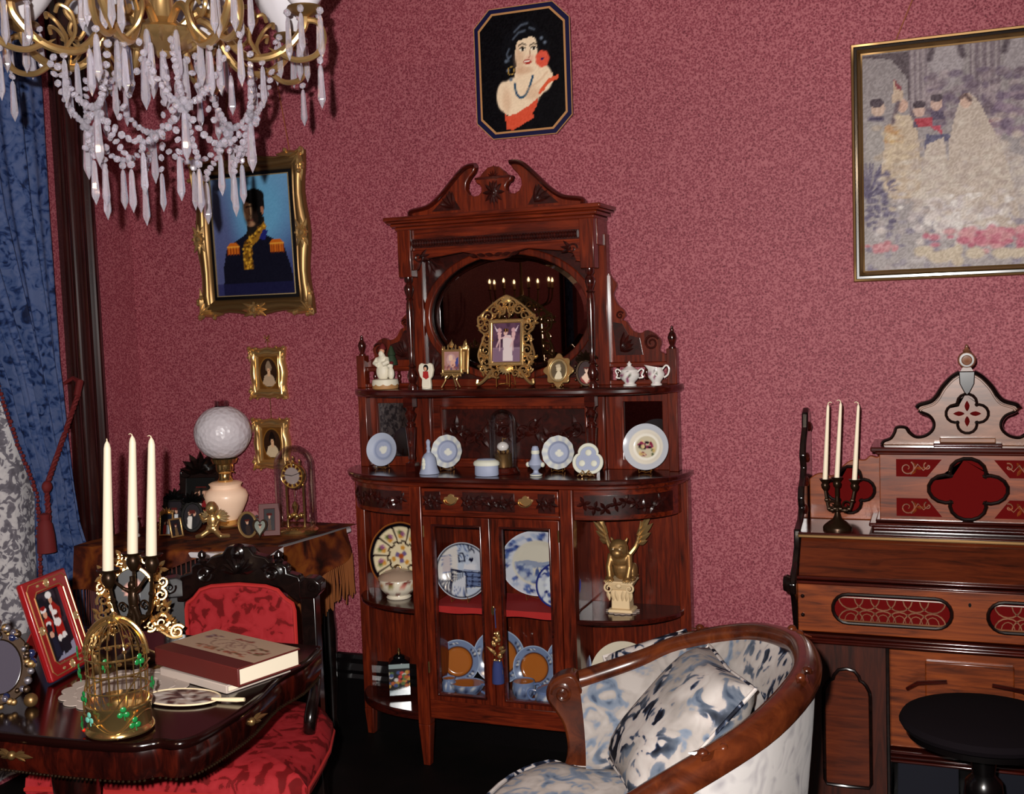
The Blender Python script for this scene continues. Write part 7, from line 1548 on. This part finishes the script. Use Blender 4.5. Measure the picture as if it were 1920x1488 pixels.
# cut glass pieces share two meshes
L = .108
dm = MB().lathe([(0,0),(.0040,-.003),(.0066,-.014),(.0080,-.05),(.0098,-.080),(.0092,-.086),(0,-L)], 6); dm.tube([(0,0,0),(0,0,.006)], .0008, 4)
drop0 = dm.build('crystal_drop', 'crystal', CH, ang=15)
bm_ = MB().lathe([(0,-.0098),(.0064,-.0074),(.0102,0),(.0064,.0074),(0,.0098)], 8, sy=.7)
bead0 = bm_.build('crystal_bead', 'crystal', CH, ang=15)
G = random.Random(77); first = {'d': True, 'b': True}
def put(kind, p, s=1.0, rot=None):
    src = drop0 if kind == 'd' else bead0; r = rot or ((0,0,G.uniform(0,6.3)) if kind == 'd' else (G.uniform(0,3),G.uniform(0,3),G.uniform(0,3)))
    sc = s*G.uniform(.95,1.05)
    if first[kind]: first[kind] = False; src.location = p; src.rotation_euler = r; src.scale = (sc,)*3; return
    inst(src, CH, loc=p, rot=r, scale=sc)
def pend(x, y, z, s=1.0):      # bead with a drop under it
    put('b', (x, y, z-.008), s); put('d', (x, y, z-.018), s)
def strand(p, q, sag, n):
    p, q = Vector(p), Vector(q)
    for i in range(n):
        t = (i+.5)/n; a = p.lerp(q, t); a.z -= sag*4*t*(1-t); put('b', a, 1.0)
    return
P = lambda r, a, z: (r*cos(a), r*sin(a), z)
for k in range(NA):
    a = A0+2*pi*k/NA; c = P(.372, a, 0)
    for j in range(5): b = a+pi*(.2+.4*j)+.3; pend(c[0]+.044*cos(b), c[1]+.044*sin(b), 2.364)
    pend(*P(.405, a, 2.244)); pend(*P(.255, a, 2.248)); put('d', P(.215, a+.22, 2.252), 1.05)
for k in range(10): a = 2*pi*k/10; put('d', P(.112, a, 2.310), 1.25)
KB = 6
for k in range(KB):
    a = .32+2*pi*k/KB; b = a+pi/KB; kn = P(.215, a, 2.108)
    strand(P(.275, a-.40, 2.250), kn, .035, 11); strand(P(.275, a+.40, 2.250), kn, .035, 11)
    if k % 2: strand(P(.10, a, 2.295), kn, .02, 13)
    for j in range(5): put('b', (kn[0]+G.uniform(-.016,.016), kn[1]+G.uniform(-.016,.016), kn[2]+G.uniform(-.020,.008)), 1.1)
    put('d', (kn[0], kn[1], kn[2]-.012), 1.2)
    k2 = P(.215, a+2*pi/KB, 2.108); strand(kn, k2, .085, 13); k3 = P(.185, b, 2.000)
    md = ((kn[0]+k2[0])/2, (kn[1]+k2[1])/2, 2.108-.085); pend(md[0], md[1], md[2]-.006, 1.0)
    q = P(.17, b, 2.02); strand(P(.215, b, 2.03), q, .0, 2); strand(kn, P(.16, a+.25, 1.985), .01, 8); pend(*P(.16, a+.25, 1.982), 1.05)
for k in range(4): a = .6+k*pi/2; put('d', P(.05, a, 2.265), 1.2); strand(P(.05, a, 2.275), P(.16, a+.2, 2.02), .01, 9); pend(*P(.16, a+.2, 2.01))
# small brass chandelier in the rear half of the room (met in the looking glass), added fill globe
SC_ = thing('candle_chandelier', 'small brass candle-bulb chandelier seen in the sideboard mirror', 'chandelier', (-2.70, .24, 1.68))
MB().lathe([(.0,-.16),(.012,-.14),(.03,-.11),(.014,-.08),(.02,-.02),(.034,.0),(.016,.03),(.012,.08),(.008,.14),(.006,ZC-1.69),(.03,ZC-1.685)], 14).build('stem', 'gold_dark', SC_)
mat('candle_bulb', (.95,.88,.75), .3, emit=(1,.82,.6), es=8)
for k in range(8):
    a = .2+k*pi/4; x, y, z = .22*cos(a), .22*sin(a), .07
    MB().tube(smooth([(.0,0,0),(x*.4,y*.4,-.05),(x*.9,y*.9,-.02),(x,y,z)], 5), .006, 6).build('arm', 'gold_dark', SC_); MB().lathe([(.006,z),(.016,z+.006),(.010,z+.010),(.009,z+.05)], 10, (x,y,0)).build('candle_cup', 'gold', SC_); MB().lathe([(.006,z+.05),(.008,z+.062),(.004,z+.072),(0,z+.08)], 8, (x,y,0)).build('bulb', 'candle_bulb', SC_)
RL = thing('fill_globe', 'added glowing white globe behind the camera, unseen fill light for the rear of the room', 'lamp', (-.7, -1.9, 0))
MB().lathe([(.008,2.72),(.008,ZC-.02),(.05,ZC-.01),(.05,ZC)], 12).build('rod', 'gold_dark', RL)
mat('fill_glow', (.95,.9,.8), .4, emit=(1,.86,.7), es=85); MB().ell((0,0,2.62), .12, 20, 14).build('globe', 'fill_glow', RL)  # glowing sphere added as fill to brighten the wall met in the mirror
